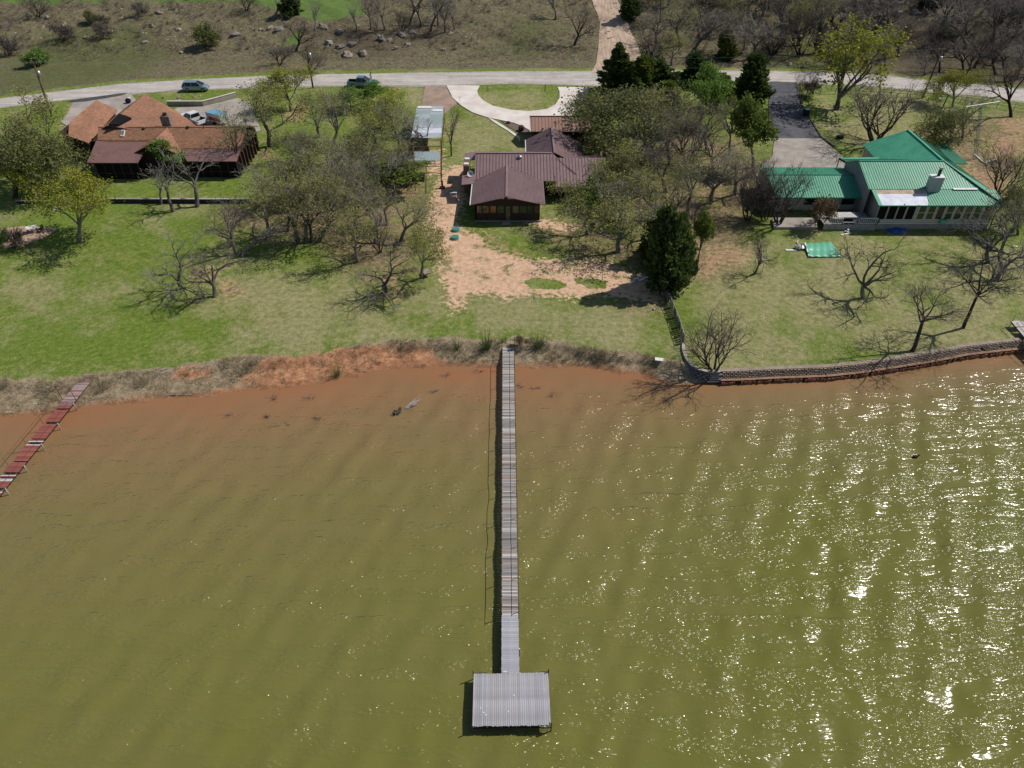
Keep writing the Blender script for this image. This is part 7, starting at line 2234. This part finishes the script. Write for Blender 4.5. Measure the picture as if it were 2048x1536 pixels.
LM = [(100, 'at the top left corner'), (200, 'beside the round green bush'), (310, 'on the upper left slope'), (420, 'near the dark thorny bush'), (500, 'left of the hilltop juniper'),
      (570, 'below the hilltop juniper'), (650, 'at the foot of the meadow'), (692, 'below the meadow'), (745, 'above the slate blue truck'), (795, 'below the short forked tree'), (850, 'below the bare tree row'),
      (950, 'at the right end of the bare tree row'), (1400, 'right of the dirt track'), (1640, 'above the asphalt driveway'), (1705, 'above the tall airy tree'), (1756, 'in the dark rock outcrop'), (1850, 'right of the dark rock outcrop')]
seen = {}
for i, (x, y, w, m_) in enumerate(sorted(BO)):
    lm = [p for lx, p in LM if x <= lx][0]
    size = 'huge' if w >= 30 else 'large' if w >= 22 else 'mid sized' if w >= 15 else 'small'
    row = 'high' if y < 45 else 'low' if y > 85 else ''
    lab = ('%s %s %s boulder %s' % (row, size, 'grey lichened' if m_ == 'rock_dark' else 'tan', lm)).strip()
    seen[lab] = seen.get(lab, 0) + 1
    if seen[lab] > 1: lab += ', %s from the left' % ('second', 'third', 'fourth')[seen[lab] - 2]
    rock(x, y, w, lab, m_, 'boulders on the hillside', .6, 'boulder')
# the thicket of leafless trees that covers the right hillside
rt_ = random.Random(31)
n_t = 0
for k in range(400):
    px_ = rt_.uniform(1285, 2090); py_ = rt_.uniform(-30, 150 + max(0, (px_ - 1780)) * .12)
    if 1640 < px_ < 1880 and 10 < py_ and rt_.random() < .6: continue
    if 1380 < px_ < 1660 and py_ > 118: continue
    q_ = G(px_, py_)
    if q_.y < np.interp(q_.x, _rfx, _rfy) + 3: continue
    if any((q_ - v).length < 4.3 for v in [Vector(o.location) for o in C.objects if o.name.startswith(('bare_tree', 'juniper_tree', 'oak_tree')) and o.location.y > 150]): continue
    kk = rt_.choice(['bareA', 'bareD', 'bareD', 'bareC', 'bareB', 'oakC'] if px_ > 1700 else ['bareA', 'bareB', 'bareC', 'oakC', 'oakA'])
    hh = rt_.uniform(55, 95)
    where = 'left part, near the dirt track' if px_ < 1500 else 'middle part, behind the asphalt driveway' if px_ < 1720 else 'right part, behind the right utility pole'
    tree(kk, px_, py_, px_ + (px_ - 1024) * .02, py_ - hh, rt_.uniform(62, 105), ('greenish budding tree' if kk[:3] == 'oak' else 'leafless grey tree') + ' in the hillside thicket, ' + where, 'thicket trees, ' + where.split(',')[0])
    n_t += 1
    if n_t >= 75: break
bands = {}
for o in C.objects:
    if o.get('group', '').startswith('thicket trees'): bands.setdefault(o['group'], []).append(o)
ORD = ['first', 'second', 'third', 'fourth', 'fifth', 'sixth', 'seventh', 'eighth', 'ninth', 'tenth', 'eleventh', 'twelfth', 'thirteenth', 'fourteenth', 'fifteenth', 'sixteenth', 'seventeenth', 'eighteenth', 'nineteenth', 'twentieth']
for g_n, lst in bands.items():
    lst.sort(key=lambda o: o.location.y)
    k3 = (len(lst) + 2) // 3
    for r_ in range(3):
        rowl = sorted(lst[r_ * k3:(r_ + 1) * k3], key=lambda o: o.location.x / o.location.y)
        for i_, o in enumerate(rowl):
            kind_ = 'greenish budding' if o['label'].startswith('greenish') else 'leafless grey'
            o['label'] = '%s tree, %s from left, %s row, thicket %s' % (kind_, ORD[i_], ('front', 'middle', 'back')[r_], 'near the dirt track' if 'left' in g_n else 'behind the asphalt driveway' if 'middle' in g_n else 'behind the right utility pole')
print('thicket trees', n_t)

# ------------------------------------------------------------------ brush, dead grass, reeds
def scatter(name, pts, kind, mats, seed, label=None):
    """one object of thin stems: kind(p, rs) gives stems (base, tip, width)"""
    pass

def blades(name, base, n_per, hgt, spread, width, m, seed, lean=.5, mi=None, mats=None):
    rs = np.random.RandomState(seed)
    B = np.repeat(np.asarray(base, float), n_per, 0); n = len(B)
    hh = np.repeat(np.asarray(hgt, float) * np.ones(len(base)), n_per)
    sp_ = np.repeat(np.asarray(spread, float) * np.ones(len(base)), n_per)
    a = rs.uniform(0, 6.28, n); q = rs.rand(n) ** .5
    P0 = B.copy(); P0[:, 0] += np.cos(a) * q * sp_ * .6; P0[:, 1] += np.sin(a) * q * sp_ * .6; P0[:, 2] -= .04
    h = hh * rs.uniform(.45, 1.15, n)
    d = np.stack([np.cos(a) * q * lean + rs.normal(0, .25, n) * lean, np.sin(a) * q * lean + rs.normal(0, .25, n) * lean, np.ones(n)], 1)
    d /= np.linalg.norm(d, axis=1)[:, None]
    P1 = P0 + d * h[:, None]
    s = rs.uniform(0, 6.28, n); w = np.stack([np.cos(s), np.sin(s), 0 * s], 1) * (width * rs.uniform(.6, 1.4, n))[:, None]
    V = np.stack([P0 - w, P0 + w, P1 + w * .25, P1 - w * .25], 1).reshape(-1, 3)
    F = np.arange(4 * n).reshape(n, 4)
    me = npmesh(name, V, F, m)
    o = link(name, me); o['kind'] = 'stuff'
    return o

def strawmat(name, stops):
    m, t, b = nt(name)
    g = node(t, 'ShaderNodeNewGeometry')
    n = noise(t, tc(t), .6, 3)
    f = mathn(t, 'MULTIPLY_ADD', g.outputs['Random Per Island'], .6, mathn(t, 'MULTIPLY', n, .45))
    t.links.new(ramp(t, f, stops), b.inputs['Base Color'])
    b.inputs['Roughness'].default_value = .9; b.inputs['Specular IOR Level'].default_value = .1
    return m
M['straw'] = strawmat('dead_bank_grass', [(.1, (.14, .105, .065)), (.4, (.32, .26, .165)), (.7, (.46, .39, .25)), (1, (.58, .50, .34))])
M['reed'] = strawmat('green_reeds', [(.1, (.05, .11, .02)), (.9, (.12, .20, .05))])
M['brushm'] = strawmat('dry_hill_brush', [(.1, (.07, .058, .04)), (.45, (.16, .13, .09)), (.7, (.27, .225, .16)), (1, (.40, .34, .24))])
M['brushg'] = strawmat('green_hill_grass', [(.1, (.06, .09, .02)), (.6, (.14, .18, .045)), (1, (.25, .27, .09))])
M['lawnb'] = strawmat('lawn_blades', [(.1, (.07, .12, .02)), (.5, (.14, .19, .04)), (.8, (.22, .23, .08)), (1, (.34, .30, .15))])

rs = np.random.RandomState(8)
def pt_xy(x, y): return np.stack([x, y, terr(x, y)], 1)
# bank: clumps between the water line and the lawn edge, left of the wall
x = rs.uniform(-75, 15.2, 9000)
yw = np.interp(x, wl[:, 0], wl[:, 1]); yb = np.interp(x, bl[:, 0], bl[:, 1])
f = rs.beta(1.6, 1.2, len(x)); y = yw + (yb - yw + .7) * f + .1
sel = (wob(x, y, .55, 3) + rs.normal(0, .35, len(x)) > -.02)
bare_poly = [GP(p) for p in [[(560, 706), (700, 700), (860, 705), (900, 735), (700, 760), (540, 790), (480, 765)], [(430, 778), (520, 768), (500, 790), (420, 795)]]]
inb = np.zeros(len(x), bool)
for p in bare_poly: inb |= sdist(x, y, p) > -.2
sel &= ~(inb & (rs.rand(len(x)) < .62))
sel &= ~((np.abs(x - (pA.x)) < .9))
x, y = x[sel], y[sel]
blades('dead_bank_grass', pt_xy(x, y), 12, rs.uniform(.15, .55, len(x)), .28, .012, M['straw'], 2, .8)
# long pale tussocks and green reeds at single spots
def reeds(px, py, h, n, label, m='reed', sp_=.5, lean=.45):
    p = G(px, py)
    me_o = blades('reed_clump', [tuple(p)], n, h, sp_, .014, M[m], int(px), lean)
    del me_o['kind']; me_o.data.transform(Matrix.Translation(-p)); me_o.location = p
    tag(me_o, label, 'grass clump')
reeds(915, 697, 1.5, 70, 'left clump of tall green reeds on the bank by the long dock')
reeds(973, 698, 2.3, 130, 'tallest clump of green reeds left of the long dock')
reeds(1076, 696, 2.2, 120, 'clump of tall green reeds right of the long dock')
reeds(1008, 684, 1.0, 60, 'low green reeds right at the dock entry')
reeds(676, 752, 1.8, 80, 'green sapling like reeds on the orange sand shore', sp_=.5)
reeds(1230, 712, 1.0, 50, 'low green clump on the bank left of the curved wall')
for i, (x_, y_, h_, l_) in enumerate(((8, 772, 1.6, 'straw tussock at the left photo edge on the bank'), (203, 778, 1.5, 'straw tussock right beside the red dock'), (285, 770, 1.1, 'pale straw tussock on the left bank right of the red dock'), (492, 742, 1.3, 'straw tussock hanging over the bank edge by the orange sand'))):
    reeds(x_, y_, h_, 110, l_, 'straw', .6, .9)
# hillside brush
n = 38000
x = rs.uniform(-150, 150, n); y = rs.uniform(158, 232, n)
rfy = np.interp(x, _rfx, _rfy)
sel = (y > rfy + 2.2 + 1.0 * wob(x, y, .5)) & (np.abs(x) < .78 * y + 6)
tr = GP([(1178, -60), (1184, 0), (1200, 45), (1197, 90), (1182, 149), (1312, 149), (1290, 128), (1276, 95), (1254, 45), (1234, 0), (1226, -60)])
sel &= sdist(x, y, tr) < -.4
md = GP([(470, 0), (720, 0), (730, 30), (640, 42), (560, 22)])
sel &= sdist(x, y, md) < rs.normal(-.3, .5, n)
dens_ = wob(x, y, .13, 6) + .6 * wob(x, y, .41, 2) + rs.normal(0, .45, n)
sel &= dens_ > -.45
x, y, dn = x[sel], y[sel], dens_[sel]
g_ = (wob(x, y, .09, 4) + rs.normal(0, .3, len(x)) > .42) & (x < 20)
P_ = pt_xy(x, y)
blades('hillside_brush', P_[~g_], 7, (.28 + .55 * np.clip(dn[~g_], 0, 1.4)) * (1 + .4 * (x[~g_] > 25)), .5, .022, M['brushm'], 5, 1.1)
blades('hillside_grass', P_[g_], 8, .35, .5, .022, M['brushg'], 6, 1.0)
# many low twiggy bushes on the hill: one mass of thicket
def thicket(name, pts, sizes, twig, seed, nst=70):
    rs = np.random.RandomState(seed); V = []; F = []
    n = len(pts); B = np.repeat(pts, nst, 0); S_ = np.repeat(sizes, nst); N = len(B)
    az = rs.uniform(0, 6.28, N); el = rs.uniform(.15, 1.4, N)
    L = S_ * rs.uniform(.5, 1.0, N)
    f0 = rs.uniform(0, .75, N)
    d = np.stack([np.cos(az) * np.cos(el), np.sin(az) * np.cos(el), np.sin(el)], 1)
    P0 = B + d * (L * f0)[:, None]
    d2 = d + rs.normal(0, .55, (N, 3)); d2[:, 2] = np.abs(d2[:, 2]) * .8; d2 /= np.linalg.norm(d2, axis=1)[:, None]
    P1 = P0 + d2 * (L * .45)[:, None]
    a = rs.uniform(0, 6.28, N); w = np.stack([np.cos(a), np.sin(a), .3 * np.sin(2 * a)], 1) * (.018 * rs.uniform(.6, 1.5, N))[:, None]
    V = np.stack([P0 - w, P0 + w, P1 + w * .3, P1 - w * .3], 1).reshape(-1, 3)
    o = link(name, npmesh(name, V, np.arange(4 * N).reshape(N, 4), twig)); o['kind'] = 'stuff'
n = 2600
x = rs.uniform(-140, 150, n); y = rs.uniform(163, 230, n)
sel = (y > np.interp(x, _rfx, _rfy) + 3.5) & (np.abs(x) < .76 * y) & (sdist(x, y, tr) < -1.5) & (sdist(x, y, md) < -1) & ((wob(x, y, .12, 9) + .4 * wob(x, y, .33, 1) + rs.normal(0, .25, n) > -.08) | (x > 38) & (rs.rand(n) < .75))
x, y = x[sel], y[sel]
dkx = (x > 30) | (rs.rand(len(x)) < .72)
szs = rs.uniform(.45, 1.8, len(x)) * (1 + .5 * (x > 35))
P_ = pt_xy(x, y)
thicket('grey_thicket', P_[~dkx], szs[~dkx], M['twig'], 3, 90)
thicket('brown_thicket', P_[dkx], szs[dkx], M['twig_dark'], 4, 110)
# small stones on the hill and shells on the bank
def stones(name, x, y, s, m, seed):
    rs = np.random.RandomState(seed); V = []; F = []
    for i in range(len(x)):
        r_ = s[i]; z = tz(x[i], y[i]); b0 = len(V)
        for dx, dy, dz in ((-1, -.2, 0), (-.3, -.8, 0), (.9, -.5, 0), (1, .4, 0), (.1, .9, 0), (-.8, .6, 0), (0, 0, .75), (.4, .2, .6)):
            V.append((x[i] + dx * r_ * rs.uniform(.6, 1.1), y[i] + dy * r_ * rs.uniform(.6, 1.1), z - .05 + dz * r_ * rs.uniform(.6, 1.1)))
        for a, b_, c in ((0,1,6),(1,2,7),(1,7,6),(2,3,7),(3,4,7),(4,6,7),(4,5,6),(5,0,6)): F.append((b0+a, b0+b_, b0+c))
    o = link(name, npmesh(name, V, F, m)); o['kind'] = 'stuff'
x = rs.uniform(-120, 120, 1500); y = rs.uniform(166, 225, 1500)
sel = (y > np.interp(x, _rfx, _rfy) + 5) & (np.abs(x) < .75 * y) & (wob(x, y, .2, 12) + rs.normal(0, .3, 1500) > .15)
x, y = x[sel], y[sel]
stones('hillside_stones', x, y, rs.uniform(.10, .5, len(x)) ** 1.3, M['rock'], 1)
x = rs.uniform(-60, 15, 420); yw = np.interp(x, wl[:, 0], wl[:, 1]); y = yw + rs.uniform(.2, 2.2, 420)
stones('shore_rubble', x, y, rs.uniform(.03, .10, 420), mat('pale_shells', (.55, .50, .45), (.35, .3, .26), 4), 2)
# driftwood and dead branches on the bank
for i, (x_, y_, a_, L_, l_) in enumerate(((332, 792, .05, 2.6, 'long bleached stick lying at the waterline right of the red dock'), (310, 746, .5, 1.6, 'bleached branch on the upper left bank'),
        (515, 748, .6, 1.2, 'thin pale stick on the bank above the orange sand'), (872, 702, .3, 1.8, 'bleached dead branch in the bank brush left of the long dock'), (600, 786, -.1, 1.5, 'dark stick lying on the orange sand shore'))):
    p = G(x_, y_); d = Vector((math.cos(a_), math.sin(a_), 0)); mb = MB()
    mb.tube([p + Vector((0, 0, .08)), p + d * L_ * .5 + Vector((0, .08, .12)), p + d * L_ + Vector((0, 0, .08))], [.05, .04, .015], 5)
    mb.tube([p + d * L_ * .4 + Vector((0, 0, .1)), p + d * L_ * .7 + Vector((0, .35, .25))], [.025, .008], 4)
    mb.tube([p + d * L_ * .6 + Vector((0, 0, .1)), p + d * L_ * .85 + Vector((0, -.3, .2))], [.02, .008], 4)
    tag(mb.build('dead_branch', M['twig_pale'], loc=p), l_, 'stick')
# sparse longer grass on the lawns: real blades catch light and break the surface
n = 42000
y = rs.uniform(57, 132, n); x = rs.uniform(-1, 1, n) * (.74 * y + 4)
yb = np.interp(x, bl[:, 0], bl[:, 1])
ok = (y > yb + .2)
for p in DIRT: ok &= sdist(x, y, GP(p)) < -.1
for p in [[(893, 172), (1180, 172), (1160, 262), (975, 240)], [(146, 204), (262, 189), (300, 262), (122, 262)], [(330, 212), (520, 195), (525, 275), (340, 270)], [(1537, 163), (1600, 163), (1692, 345), (1524, 345)], [(845, 172), (914, 172), (887, 262), (832, 262)],
          [(1543, 438), (1632, 438), (1634, 461), (1547, 461)], [(-30, 453), (118, 453), (118, 470), (50, 497), (-30, 497)], [(985, 240), (1060, 262), (1040, 290), (990, 250)]]:
    ok &= sdist(x, y, GP(p)) < -.2
ok &= y < np.interp(x, _rfx, _rfy) - 10
ok &= wob(x, y, .21, 3) + .7 * wob(x, y, .9, 5) + rs.normal(0, .5, n) > .1
x, y = x[ok], y[ok]
blades('lawn_tufts', pt_xy(x, y), 5, .13, .22, .012, M['lawnb'], 9, 1.3)
